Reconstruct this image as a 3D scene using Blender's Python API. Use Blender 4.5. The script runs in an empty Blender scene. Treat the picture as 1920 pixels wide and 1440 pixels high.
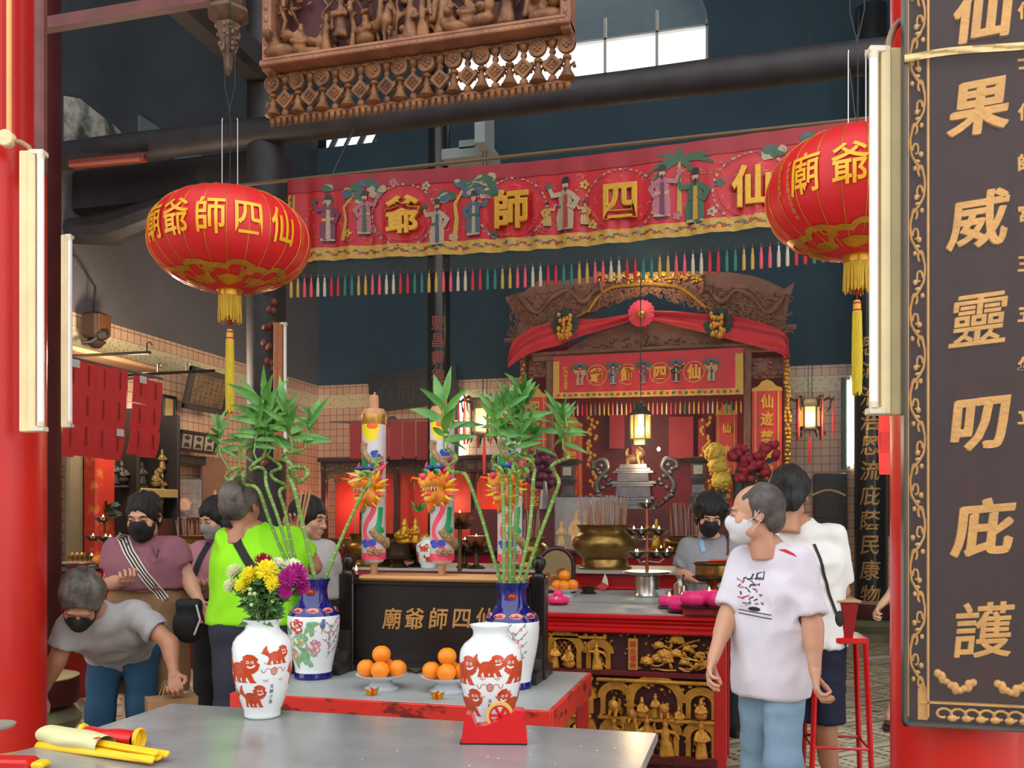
import bpy, bmesh, math, random
import numpy as np
from mathutils import Vector as V, Matrix, noise
C = bpy.context.scene.collection
SC = bpy.context.scene
R = math.radians
# ---------------------------------------------------------------- camera, sky, exposure
FPX, YAW, EYE, HOR = 1700.0, R(15), 1.55, 970.0
cd = bpy.data.cameras.new('camera'); cam = bpy.data.objects.new('camera', cd); C.objects.link(cam)
cd.sensor_width = 36; cd.lens = FPX*36/1920; cd.shift_y = (HOR-720)/1920; cd.clip_end = 200; cd.clip_start = .05
cam.location = (0, 0, EYE); cam.rotation_euler = (R(90), 0, YAW); SC.camera = cam
w = bpy.data.worlds.new('sky'); SC.world = w; w.use_nodes = True
bg = w.node_tree.nodes['Background']; bg.inputs[0].default_value = (.96, .97, 1, 1); bg.inputs[1].default_value = 1.5
SC.view_settings.view_transform = 'Standard'; SC.view_settings.look = 'None'; SC.view_settings.gamma = 1
SC.view_settings.use_curve_mapping = False; SC.view_settings.exposure = 0.65
SY, CY = math.sin(YAW), math.cos(YAW)
def P(px, py, d):
    u = (px-960)/FPX*d
    return V((u*CY-d*SY, u*SY+d*CY, EYE+(HOR-py)/FPX*d))
def atZ(px, py, z): return P(px, py, (EYE-z)*FPX/(py-HOR))
def atY(px, py, y):
    k = (px-960)/FPX; x = (k*CY-SY)*y/(CY+k*SY)
    return P(px, py, -x*SY+y*CY)
def atX(px, py, x):
    k = (px-960)/FPX; y = (CY+k*SY)*x/(k*CY-SY)
    return P(px, py, -x*SY+y*CY)
def dep(x, y): return -x*SY+y*CY
rnd = random.Random(7)
# ---------------------------------------------------------------- lamps of the place and added fill lamps
def lamp(name, loc, watts, col, rad=.04):
    l = bpy.data.lights.new(name, 'POINT'); l.energy = watts; l.color = col; l.shadow_soft_size = rad
    o = bpy.data.objects.new(name, l); C.objects.link(o); o.location = loc; return o
# ---------------------------------------------------------------- materials
def lin(h):
    if isinstance(h, str):
        h = h.lstrip('#'); c = [int(h[i:i+2], 16)/255 for i in (0, 2, 4)]
    else: c = h
    return tuple(x/12.92 if x <= .04045 else ((x+.055)/1.055)**2.4 for x in c)
MATS = {}
def M(name, col='808080', rough=.5, metal=0, var=.12, scale=6, bump=0, bscale=40, emit=0, ecol=None, col2=None, thr=.5, wid=.1, spec=.5, coat=0, trans=0, alpha=1, stretch=None):
    if name in MATS: return MATS[name]
    m = bpy.data.materials.new(name); m.use_nodes = True; nt = m.node_tree; b = nt.nodes['Principled BSDF']
    c = lin(col); b.inputs['Roughness'].default_value = rough; b.inputs['Metallic'].default_value = metal
    b.inputs['Specular IOR Level'].default_value = spec; b.inputs['Coat Weight'].default_value = coat; b.inputs['Coat Roughness'].default_value = .1
    b.inputs['Transmission Weight'].default_value = trans; b.inputs['Alpha'].default_value = alpha
    tc = nt.nodes.new('ShaderNodeTexCoord'); src = tc.outputs['Object']
    if stretch:
        mp = nt.nodes.new('ShaderNodeMapping'); mp.inputs['Scale'].default_value = stretch; nt.links.new(src, mp.inputs[0]); src = mp.outputs[0]
    if var or col2:
        n = nt.nodes.new('ShaderNodeTexNoise'); n.inputs['Scale'].default_value = scale; n.inputs['Detail'].default_value = 5; n.inputs['Roughness'].default_value = .6
        nt.links.new(src, n.inputs['Vector'])
        r = nt.nodes.new('ShaderNodeValToRGB')
        if col2:
            r.color_ramp.elements[0].position = thr-wid; r.color_ramp.elements[1].position = thr+wid
            r.color_ramp.elements[0].color = c+(1,); r.color_ramp.elements[1].color = lin(col2)+(1,)
        else:
            r.color_ramp.elements[0].position = .25; r.color_ramp.elements[1].position = .75
            r.color_ramp.elements[0].color = tuple(x*(1-var) for x in c)+(1,); r.color_ramp.elements[1].color = tuple(min(1, x*(1+var)) for x in c)+(1,)
        nt.links.new(n.outputs['Fac'], r.inputs[0]); nt.links.new(r.outputs[0], b.inputs['Base Color'])
    else: b.inputs['Base Color'].default_value = c+(1,)
    if bump:
        n2 = nt.nodes.new('ShaderNodeTexNoise'); n2.inputs['Scale'].default_value = bscale; n2.inputs['Detail'].default_value = 4; nt.links.new(src, n2.inputs['Vector'])
        bp = nt.nodes.new('ShaderNodeBump'); bp.inputs['Strength'].default_value = bump; bp.inputs['Distance'].default_value = .01
        nt.links.new(n2.outputs['Fac'], bp.inputs['Height']); nt.links.new(bp.outputs[0], b.inputs['Normal'])
    if emit:
        b.inputs['Emission Color'].default_value = lin(ecol or col)+(1,); b.inputs['Emission Strength'].default_value = emit
    MATS[name] = m; return m
# ---------------------------------------------------------------- objects
def tag(o, label=None, cat=None, group=None, kind=None):
    if label: o['label'] = label
    if cat: o['category'] = cat
    if group: o['group'] = group
    if kind: o['kind'] = kind
    return o
def thing(name, label, cat, loc=(0, 0, 0), rz=0, group=None):
    o = bpy.data.objects.new(name, None); C.objects.link(o); o.location = loc; o.rotation_euler = (0, 0, rz); o.empty_display_size = .1
    return tag(o, label, cat, group)
KIDS = {}
def dup(root, loc, rz=None, label=None, group=None, scale=None):
    r = root.copy(); C.objects.link(r); r.location = loc
    if rz is not None: r.rotation_euler = (0, 0, rz)
    if scale: r.scale = (scale,)*3 if not isinstance(scale, tuple) else scale
    if label: r['label'] = label
    if group: r['group'] = group
    for c in list(root.children):
        k = c.copy(); C.objects.link(k); k.parent = r
        for g in list(c.children):
            q = g.copy(); C.objects.link(q); q.parent = k
    return r
def rotm(a=None, ax='Z'):
    return Matrix.Rotation(a, 4, ax)
def frame(x, z, o=(0, 0, 0)):
    """matrix whose X is x, Z is z"""
    z = V(z).normalized(); x = V(x); x = (x-z*x.dot(z)).normalized(); y = z.cross(x)
    m = Matrix((x, y, z)).transposed().to_4x4(); m.translation = V(o); return m
class MB:
    def __init__(s): s.v = []; s.f = []; s.m = []; s.cm = 0; s.T = None
    def add(s, vs, fs, mi=None, T=None):
        n = len(s.v); T = T if s.T is None else (s.T @ T if T is not None else s.T)
        s.v += [tuple(T @ V(p)) for p in vs] if T is not None else [tuple(p) for p in vs]
        s.f += [tuple(i+n for i in f) for f in fs]; s.m += [s.cm if mi is None else mi]*len(fs); return s
    def box(s, c, d, T=None, mi=None, tap=(1, 1)):
        x, y, z = d[0]/2, d[1]/2, d[2]/2; a, b = tap
        vs = [(-x, -y, -z), (x, -y, -z), (x, y, -z), (-x, y, -z), (-x*a, -y*b, z), (x*a, -y*b, z), (x*a, y*b, z), (-x*a, y*b, z)]
        m = Matrix.Translation(c); m = m if T is None else m @ T
        return s.add(vs, [(3, 2, 1, 0), (4, 5, 6, 7), (0, 1, 5, 4), (1, 2, 6, 5), (2, 3, 7, 6), (3, 0, 4, 7)], mi, m)
    def bbox(s, lo, hi, mi=None):
        return s.box([(a+b)/2 for a, b in zip(lo, hi)], [abs(b-a) for a, b in zip(lo, hi)], mi=mi)
    def rbox(s, c, d, b=.004, T=None, mi=None):
        """box with chamfered long edges (8-gon section in XY, small chamfer top/bottom)"""
        x, y, z = d[0]/2, d[1]/2, d[2]/2; b = min(b, x*.9, y*.9, z*.9)
        def ring(x, y, z, b): return [(-x+b, -y, z), (x-b, -y, z), (x, -y+b, z), (x, y-b, z), (x-b, y, z), (-x+b, y, z), (-x, y-b, z), (-x, -y+b, z)]
        vs = ring(x-b, y-b, -z, b*.5)+ring(x, y, -z+b, b)+ring(x, y, z-b, b)+ring(x-b, y-b, z, b*.5)
        fs = [tuple(range(7, -1, -1)), tuple(range(24, 32))]
        for r in range(3):
            for i in range(8): fs.append((r*8+i, r*8+(i+1) % 8, r*8+8+(i+1) % 8, r*8+8+i))
        m = Matrix.Translation(c); m = m if T is None else m @ T
        return s.add(vs, fs, mi, m)
    def tube(s, pts, r, n=8, caps=True, mi=None, flat=None):
        pts = [V(p) for p in pts]; k = len(pts); rs = r if isinstance(r, (list, tuple)) else [r]*k
        d = [(pts[min(i+1, k-1)]-pts[max(i-1, 0)]).normalized() for i in range(k)]
        a = V((0, 0, 1)) if abs(d[0].z) < .9 else V((1, 0, 0)); x = d[0].cross(a).normalized(); vs = []
        for i in range(k):
            x = (x-d[i]*x.dot(d[i])).normalized(); y = d[i].cross(x)
            for j in range(n):
                t = 2*math.pi*j/n; vs.append(pts[i]+(x*math.cos(t)+y*math.sin(t)*(flat or 1))*rs[i])
        fs = [(i*n+j, i*n+(j+1) % n, i*n+n+(j+1) % n, i*n+n+j) for i in range(k-1) for j in range(n)]
        if caps: fs += [tuple(range(n-1, -1, -1)), tuple(range((k-1)*n, k*n))]
        return s.add(vs, fs, mi)
    def cyl(s, p0, p1, r0, r1=None, n=16, mi=None, caps=True): return s.tube([p0, p1], [r0, r0 if r1 is None else r1], n, caps, mi)
    def lathe(s, prof, c=(0, 0, 0), n=24, mi=None, T=None, sq=None, cap0=True, cap1=True, wob=None):
        vs = []; fs = []; k = len(prof)
        for (r, z) in prof:
            for j in range(n):
                t = 2*math.pi*j/n; q = r*(wob(t, z) if wob else 1)
                vs.append((c[0]+q*math.cos(t), c[1]+q*math.sin(t)*(sq or 1), c[2]+z))
        for i in range(k-1):
            for j in range(n): fs.append((i*n+j, i*n+(j+1) % n, i*n+n+(j+1) % n, i*n+n+j))
        if cap0 and prof[0][0] > 1e-5: fs.append(tuple(range(n-1, -1, -1)))
        if cap1 and prof[-1][0] > 1e-5: fs.append(tuple(range((k-1)*n, k*n)))
        return s.add(vs, fs, mi, T)
    def sph(s, c, r, nu=14, nv=9, mi=None, T=None):
        r = (r, r, r) if not isinstance(r, (tuple, list)) else r; vs = [(0, 0, -r[2])]; fs = []
        for i in range(1, nv):
            a = math.pi*i/nv-math.pi/2
            for j in range(nu):
                t = 2*math.pi*j/nu; vs.append((r[0]*math.cos(a)*math.cos(t), r[1]*math.cos(a)*math.sin(t), r[2]*math.sin(a)))
        vs.append((0, 0, r[2])); L = len(vs)-1
        for j in range(nu): fs.append((0, 1+(j+1) % nu, 1+j)); fs.append((L, L-nu+j, L-nu+(j+1) % nu))
        for i in range(nv-2):
            for j in range(nu): fs.append((1+i*nu+j, 1+i*nu+(j+1) % nu, 1+i*nu+nu+(j+1) % nu, 1+i*nu+nu+j))
        m = Matrix.Translation(c); m = m if T is None else m @ T
        return s.add(vs, fs, mi, m)
    def grid(s, fn, nu, nv, mi=None, T=None, closeu=False):
        vs = [fn(i/nu, j/nv) for j in range(nv+1) for i in range(nu+1)]
        fs = [(j*(nu+1)+i, j*(nu+1)+i+1, (j+1)*(nu+1)+i+1, (j+1)*(nu+1)+i) for j in range(nv) for i in range(nu)]
        return s.add(vs, fs, mi, T)
    def sheet(s, fn, nu, nv, th, mi=None, T=None):
        """grid with thickness th along fn's own normal"""
        vs = []; W = nu+1
        for j in range(nv+1):
            for i in range(nu+1):
                u, v = i/nu, j/nv; p = V(fn(u, v)); e = .01
                a = V(fn(min(u+e, 1), v))-V(fn(max(u-e, 0), v)); b = V(fn(u, min(v+e, 1)))-V(fn(u, max(v-e, 0)))
                n = a.cross(b); n = n.normalized() if n.length > 1e-12 else V((0, 0, 1)); vs.append((p+n*th/2, p-n*th/2))
        K = len(vs); al = [a for a, b in vs]+[b for a, b in vs]; fs = []
        for j in range(nv):
            for i in range(nu):
                q = (j*W+i, j*W+i+1, (j+1)*W+i+1, (j+1)*W+i); fs.append(q); fs.append(tuple(K+t for t in reversed(q)))
        bd = [i for i in range(nu)]+[j*W+nu for j in range(nv)]+[nv*W+i for i in range(nu, 0, -1)]+[j*W for j in range(nv, 0, -1)]
        for a, b in zip(bd, bd[1:]+bd[:1]): fs.append((a, K+a, K+b, b))
        return s.add(al, fs, mi, T)
    def prism(s, poly, h, T=None, mi=None, ch=0):
        """2D outline in XY extruded to z 0..h, optional chamfer on top"""
        n = len(poly); vs = [(x, y, 0) for x, y in poly]; fs = [tuple(range(n-1, -1, -1))]
        if ch:
            cx = sum(p[0] for p in poly)/n; cy = sum(p[1] for p in poly)/n
            vs += [(x, y, h-ch) for x, y in poly]; k = []
            for i in range(n):
                a, b, c = V(poly[i-1]), V(poly[i]), V(poly[(i+1) % n]); e = ((a-b).normalized()+(c-b).normalized())
                cr = (b-a).x*(c-b).y-(b-a).y*(c-b).x
                t = V((-(c-a).y, (c-a).x)); t = t.normalized() if t.length else t
                q = b+t*ch; k.append((q.x, q.y, h))
            vs += k; L = 2
        else: vs += [(x, y, h) for x, y in poly]; L = 1
        for r in range(L):
            for i in range(n): fs.append((r*n+i, r*n+(i+1) % n, r*n+n+(i+1) % n, r*n+n+i))
        fs.append(tuple(range(L*n, L*n+n)))
        return s.add(vs, fs, mi, T)
    def build(s, name, mats, parent=None, smooth=35, loc=None, rz=None):
        me = bpy.data.meshes.new(name); me.from_pydata(s.v, [], s.f); mats = mats if isinstance(mats, (list, tuple)) else [mats]
        for m in mats: me.materials.append(m)
        if len(mats) > 1: me.polygons.foreach_set('material_index', s.m)
        bm = bmesh.new(); bm.from_mesh(me); bmesh.ops.recalc_face_normals(bm, faces=bm.faces); bm.to_mesh(me); bm.free()
        if smooth:
            me.polygons.foreach_set('use_smooth', [True]*len(me.polygons)); me.set_sharp_from_angle(angle=R(smooth))
        me.update(); o = bpy.data.objects.new(name, me); C.objects.link(o)
        if parent is not None: o.parent = parent
        if loc is not None: o.location = loc
        if rz is not None: o.rotation_euler = (0, 0, rz)
        return o
# ---------------------------------------------------------------- distance-field modelling
class SDF:
    def __init__(s, lo, hi, h):
        s.h = h; s.lo = np.array(lo, float); s.n = np.ceil((np.array(hi)-s.lo)/h).astype(int)+1
        s.F = np.full(s.n, 9., dtype=np.float32); s.ax = [s.lo[i]+h*np.arange(s.n[i]) for i in range(3)]
    def blk(s, lo, hi):
        a = np.clip(np.floor((np.array(lo)-s.lo)/s.h).astype(int), 0, s.n); b = np.clip(np.ceil((np.array(hi)-s.lo)/s.h).astype(int)+1, 0, s.n)
        if np.any(b <= a): return None, None
        sl = tuple(slice(x, y) for x, y in zip(a, b)); return sl, np.meshgrid(*[s.ax[i][sl[i]] for i in range(3)], indexing='ij', sparse=True)
    def put(s, sl, d, k, sub):
        f = s.F[sl]; d = d.astype(np.float32)
        if sub: d = -d; s.F[sl] = np.maximum(f, d) if not k else -SDF.smin(-f, -d, k)
        else: s.F[sl] = np.minimum(f, d) if not k else SDF.smin(f, d, k)
    @staticmethod
    def smin(a, b, k):
        h = np.clip(.5+.5*(b-a)/k, 0, 1); return b*(1-h)+a*h-k*h*(1-h)
    def cap(s, a, b, ra, rb=None, k=.02, sub=False, sq=None):
        rb = ra if rb is None else rb; a = np.array(a, float); b = np.array(b, float); r = max(ra, rb)+k*1.5+3*s.h
        sl, g = s.blk(np.minimum(a, b)-r, np.maximum(a, b)+r)
        if sl is None: return s
        ba = b-a; L = ba.dot(ba) or 1e-9; px, py, pz = g[0]-a[0], g[1]-a[1], g[2]-a[2]
        t = np.clip((px*ba[0]+py*ba[1]+pz*ba[2])/L, 0, 1)
        d = np.sqrt((px-t*ba[0])**2+(py-t*ba[1])**2+(pz-t*ba[2])**2)-(ra+(rb-ra)*t); s.put(sl, d, k, sub); return s
    def path(s, pts, rs, k=.02):
        for i in range(len(pts)-1): s.cap(pts[i], pts[i+1], rs[i], rs[i+1], k)
        return s
    def ell(s, c, r, k=.02, sub=False, M3=None):
        c = np.array(c, float); r = np.array(r, float); R_ = r.max()+k*1.5+3*s.h; sl, g = s.blk(c-R_, c+R_)
        if sl is None: return s
        p = [g[i]-c[i] for i in range(3)]
        if M3 is not None:
            m = np.array(M3)[:3, :3]; p = [p[0]*m[0, i]+p[1]*m[1, i]+p[2]*m[2, i] for i in range(3)]
        k0 = np.sqrt(sum((p[i]/r[i])**2 for i in range(3))); k1 = np.sqrt(sum((p[i]/r[i]**2)**2 for i in range(3)))+1e-9
        s.put(sl, k0*(k0-1)/k1, k, sub); return s
    def cut(s, n, d):
        """keep the side where n.p < d"""
        X, Y, Z = np.meshgrid(*s.ax, indexing='ij', sparse=True); s.F = np.maximum(s.F, (X*n[0]+Y*n[1]+Z*n[2]-d).astype(np.float32)); return s
    def net(s):
        F = s.F; F[0] = F[-1] = np.maximum(F[0], .001); F[0] = np.maximum(F[0], 1e-4); F[-1] = np.maximum(F[-1], 1e-4)
        for a in (1, 2):
            for e in (0, -1):
                ix = [slice(None)]*3; ix[a] = e; F[tuple(ix)] = np.maximum(F[tuple(ix)], 1e-4)
        I = F < 0; nx, ny, nz = F.shape
        cor = [(i, j, k) for i in (0, 1) for j in (0, 1) for k in (0, 1)]
        cs = lambda A, c: A[c[0]:nx-1+c[0], c[1]:ny-1+c[1], c[2]:nz-1+c[2]]
        cnt = sum(cs(I, c).astype(np.int8) for c in cor); act = (cnt > 0) & (cnt < 8); idx = np.argwhere(act)
        if len(idx) == 0: return [], []
        vals = np.stack([F[idx[:, 0]+c[0], idx[:, 1]+c[1], idx[:, 2]+c[2]] for c in cor], 1)
        acc = np.zeros((len(idx), 3)); n = np.zeros(len(idx)); ca = np.array(cor, float)
        for a in range(8):
            for b in range(a+1, 8):
                if abs(ca[a]-ca[b]).sum() != 1: continue
                va, vb = vals[:, a], vals[:, b]; m = (va < 0) != (vb < 0); t = np.where(m, va/np.where(m, va-vb, 1), 0)
                acc += np.where(m[:, None], ca[a]+(ca[b]-ca[a])*t[:, None], 0); n += m
        vs = (idx+acc/n[:, None])*s.h+s.lo; mp = np.full(act.shape, -1, int); mp[tuple(idx.T)] = np.arange(len(idx)); fs = []
        for ax in range(3):
            sa = [slice(0, None)]*3; sb = [slice(0, None)]*3; sa[ax] = slice(0, -1); sb[ax] = slice(1, None)
            ch = I[tuple(sa)] != I[tuple(sb)]; e = np.argwhere(ch); o1, o2 = [(1, 2), (2, 0), (0, 1)][ax]
            e = e[(e[:, o1] > 0) & (e[:, o2] > 0) & (e[:, o1] < F.shape[o1]-1) & (e[:, o2] < F.shape[o2]-1)]
            if len(e) == 0: continue
            d1 = np.zeros(3, int); d1[o1] = 1; d2 = np.zeros(3, int); d2[o2] = 1
            q = np.stack([mp[tuple((e-d1-d2).T)], mp[tuple((e-d2).T)], mp[tuple(e.T)], mp[tuple((e-d1).T)]], 1)
            ins = I[tuple(e.T)]; q[~ins] = q[~ins][:, ::-1]; fs.append(q[(q >= 0).all(1)])
        return vs, np.concatenate(fs)
def addnp(mb, vs, fs, mi=None, T=None):
    if len(vs) == 0: return
    if T is not None:
        m = np.array(T); vs = vs @ m[:3, :3].T+m[:3, 3]
    n = len(mb.v); mb.v += [tuple(p) for p in vs]; mb.f += [tuple(int(i)+n for i in f) for f in fs]; mb.m += [mb.cm if mi is None else mi]*len(fs)
# ---------------------------------------------------------------- lettering and flat shapes laid on surfaces
_tx = {}
def glyphs(txt, bold=.0, ext=0., bev=0., res=3):
    """text outline filled, 1 unit em, centred on its box; returns verts, faces"""
    key = (txt, bold, ext, bev)
    if key not in _tx:
        cu = bpy.data.curves.new('lettering', 'FONT'); cu.body = txt; cu.size = 1; cu.offset = bold; cu.extrude = ext; cu.bevel_depth = bev; cu.bevel_resolution = 1; cu.resolution_u = res
        o = bpy.data.objects.new('lettering', cu); C.objects.link(o); dg = bpy.context.evaluated_depsgraph_get(); me = bpy.data.meshes.new_from_object(o.evaluated_get(dg))
        vs = [tuple(v.co) for v in me.vertices]; fs = [tuple(p.vertices) for p in me.polygons]
        bpy.data.objects.remove(o); bpy.data.curves.remove(cu); bpy.data.meshes.remove(me)
        if vs:
            cx = (min(v[0] for v in vs)+max(v[0] for v in vs))/2; cy = (min(v[1] for v in vs)+max(v[1] for v in vs))/2
            vs = [(a-cx, b-cy, c) for a, b, c in vs]
        _tx[key] = (vs, fs)
    return _tx[key]
def fine(vs, fs, L):
    """split long edges so that flat shapes can bend"""
    bm = bmesh.new(); bv = [bm.verts.new(p) for p in vs]
    for f in fs:
        try: bm.faces.new([bv[i] for i in f])
        except ValueError: pass
    bmesh.ops.triangulate(bm, faces=bm.faces)
    for _ in range(4):
        e = [e for e in bm.edges if e.calc_length() > L]
        if not e: break
        bmesh.ops.subdivide_edges(bm, edges=e, cuts=1); bmesh.ops.triangulate(bm, faces=bm.faces)
    bm.verts.index_update(); r = [tuple(v.co) for v in bm.verts], [tuple(v.index for v in f.verts) for f in bm.faces]; bm.free(); return r
def lay(mb, vs, fs, fn, mi=None, L=None):
    if L: vs, fs = fine(vs, fs, L)
    mb.add([fn(*p) for p in vs], fs, mi)
def poly(pts): return [(x, y, 0) for x, y in pts], [tuple(range(len(pts)))]
def blob(cx, cy, rx, ry, n=10, jit=.25, rot=0, seed=None):
    q = random.Random(seed if seed is not None else rnd.random()); o = []
    for i in range(n):
        t = 2*math.pi*i/n; k = 1+q.uniform(-jit, jit); x, y = rx*k*math.cos(t), ry*k*math.sin(t)
        o.append((cx+x*math.cos(rot)-y*math.sin(rot), cy+x*math.sin(rot)+y*math.cos(rot)))
    return o
def ribbon(pts, w):
    """2D stroke outline from a polyline; w is a width or a list"""
    k = len(pts); ws = w if isinstance(w, list) else [w]*k; a = []; b = []
    for i in range(k):
        p = V(pts[i]); d = V(pts[min(i+1, k-1)])-V(pts[max(i-1, 0)]); d = d.normalized() if d.length else V((1, 0)); n = V((-d.y, d.x))*ws[i]/2
        a.append((p+n)[:]); b.append((p-n)[:])
    vs = [(x, y, 0) for x, y in a+b]; return vs, [(i, i+1, k+i+1, k+i) for i in range(k-1)]
def bez(p0, p1, p2, n=8):
    return [tuple((1-t)**2*a+2*t*(1-t)*b+t*t*c for a, b, c in zip(p0, p1, p2)) for t in [i/n for i in range(n+1)]]
# ================================================================= ROOM
def st(mb, name, mat, label, cat, smooth=35):
    return tag(mb.build(name, mat, smooth=smooth), label, cat, kind='structure')
def nodes(m): return m.node_tree, m.node_tree.nodes, m.node_tree.links
def mth(nt, op, a, b=None):
    n = nt.nodes.new('ShaderNodeMath'); n.operation = op
    for i, x in enumerate((a, b)):
        if x is None: continue
        if isinstance(x, (int, float)): n.inputs[i].default_value = x
        else: nt.links.new(x, n.inputs[i])
    return n.outputs[0]
def mixc(nt, f, a, b):
    n = nt.nodes.new('ShaderNodeMix'); n.data_type = 'RGBA'
    for k, x in ((0, f), (6, a), (7, b)):
        if isinstance(x, (int, float)): n.inputs[k].default_value = x
        elif isinstance(x, tuple): n.inputs[k].default_value = x+(1,)
        else: nt.links.new(x, n.inputs[k])
    return n.outputs[2]
def floor_mat():
    m = M('floor_tile', 'b5ab8c', rough=.35, var=0); nt, ns, ln = nodes(m); b = ns['Principled BSDF']
    tc = ns.new('ShaderNodeTexCoord'); sp = ns.new('ShaderNodeSeparateXYZ'); ln.new(tc.outputs['Object'], sp.inputs[0]); S = .62
    x = mth(nt, 'ABSOLUTE', mth(nt, 'SUBTRACT', mth(nt, 'FRACT', mth(nt, 'DIVIDE', sp.outputs[0], S)), .5))
    y = mth(nt, 'ABSOLUTE', mth(nt, 'SUBTRACT', mth(nt, 'FRACT', mth(nt, 'DIVIDE', sp.outputs[1], S)), .5))
    d = mth(nt, 'ADD', x, y); f = mth(nt, 'FRACT', mth(nt, 'MULTIPLY', d, 5)); lines = mth(nt, 'LESS_THAN', f, .3)
    dash = mth(nt, 'GREATER_THAN', mth(nt, 'FRACT', mth(nt, 'MULTIPLY', mth(nt, 'SUBTRACT', sp.outputs[0], sp.outputs[1]), 14)), .28)
    ed = mth(nt, 'LESS_THAN', mth(nt, 'ABSOLUTE', mth(nt, 'SUBTRACT', d, .5)), .045)
    c1 = mixc(nt, mth(nt, 'MULTIPLY', lines, dash), lin('cfc6a6'), lin('642e20'))
    c2 = mixc(nt, mth(nt, 'LESS_THAN', d, .1), c1, lin('7a4433'))
    c3 = mixc(nt, ed, c2, lin('8d9078'))
    n = ns.new('ShaderNodeTexNoise'); n.inputs['Scale'].default_value = 3; n.inputs['Detail'].default_value = 6; ln.new(tc.outputs['Object'], n.inputs[0])
    c4 = mixc(nt, mth(nt, 'MULTIPLY', n.outputs[0], .22), c3, lin('6b6350')); ln.new(c4, b.inputs['Base Color']); return m
def tile_mat(name, ax):
    m = M(name, 'd2a68e', rough=.25, var=0); nt, ns, ln = nodes(m); b = ns['Principled BSDF']
    tc = ns.new('ShaderNodeTexCoord'); sp = ns.new('ShaderNodeSeparateXYZ'); cb = ns.new('ShaderNodeCombineXYZ'); ln.new(tc.outputs['Object'], sp.inputs[0])
    ln.new(sp.outputs[ax], cb.inputs[0]); ln.new(sp.outputs[2], cb.inputs[1]); br = ns.new('ShaderNodeTexBrick'); br.offset = 0
    for k, v in (('Scale', 1), ('Mortar Size', .004), ('Brick Width', .108), ('Row Height', .108), ('Mortar Smooth', .1)): br.inputs[k].default_value = v
    br.inputs['Color1'].default_value = lin('dcb494')+(1,); br.inputs['Color2'].default_value = lin('d2a888')+(1,); br.inputs['Mortar'].default_value = lin('6d5148')+(1,); ln.new(cb.outputs[0], br.inputs[0])
    vo = ns.new('ShaderNodeTexVoronoi'); vo.inputs['Scale'].default_value = 22; ln.new(tc.outputs['Object'], vo.inputs[0])
    pat = mixc(nt, mth(nt, 'GREATER_THAN', vo.outputs['Distance'], .38), lin('c8b47c'), lin('ded0a4'))
    z = sp.outputs[2]; band = mth(nt, 'MULTIPLY', mth(nt, 'GREATER_THAN', z, 3.24), mth(nt, 'LESS_THAN', z, 3.456))
    c = mixc(nt, band, br.outputs[0], pat); ln.new(c, b.inputs['Base Color']); return m
plaster = M('dark_plaster', '333a40', rough=.9, var=.35, scale=1.2, bump=.2, bscale=15)
teal = M('teal_plaster', '26404e', rough=.9, var=.25, scale=.9)
greyp = M('grey_plaster', '5e5a5c', rough=.9, var=.2, scale=1.1, bump=.2, bscale=20)
timber = M('black_timber', '2a2628', rough=.6, var=.5, scale=5, bump=.3, bscale=12)
redpaint = M('red_paint', 'c8261e', rough=.3, col2='b21f1a', thr=.6, wid=.25, scale=2.5, bump=.08, bscale=25, spec=.35)
maroon = M('maroon_paint', '4a1a1a', rough=.6, var=.3, scale=4, spec=.25)
sawn = M('maroon_timber', '6b3a36', rough=.6, var=.3, scale=5)
XL, XR, YB, ZT, ZC = -6.6, 4.6, 12.9, 3.6, 10.0
fm = MB(); fm.bbox((-9, -7, -.2), (7, 13.2, 0)); st(fm, 'floor', floor_mat(), 'cream and maroon diamond pattern tiled temple floor', 'floor')
wl = MB(); wl.bbox((XL-.25, 2.2, 0), (XL, 13.2, ZC)); st(wl, 'wall_left', [plaster], 'dark soot-stained plaster wall on the left side of the hall', 'wall')
wl2 = MB(); wl2.bbox((XL, 2.3, ZT), (XL+.012, YB, 5.1)); st(wl2, 'wall_left_plaster', greyp, 'grey plaster band of the left wall above the pink tiles', 'wall')
t = MB(); t.bbox((XL, 2.3, 0), (XL+.025, YB, ZT)); st(t, 'wall_left_tiles', tile_mat('tile_left', 1), 'pink square tiles with a yellow floral band on the left wall', 'wall')
t = MB(); t.bbox((XL+.025, YB-.025, 0), (XR, YB, ZT)); st(t, 'wall_back_tiles', tile_mat('tile_back', 0), 'pink square tiles with a yellow floral band on the back wall', 'wall')
t = MB(); t.bbox((XR, 5.5, 0), (XR+.25, 13.2, ZC)); st(t, 'wall_right', plaster, 'dark plaster wall on the right side of the hall', 'wall')
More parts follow.
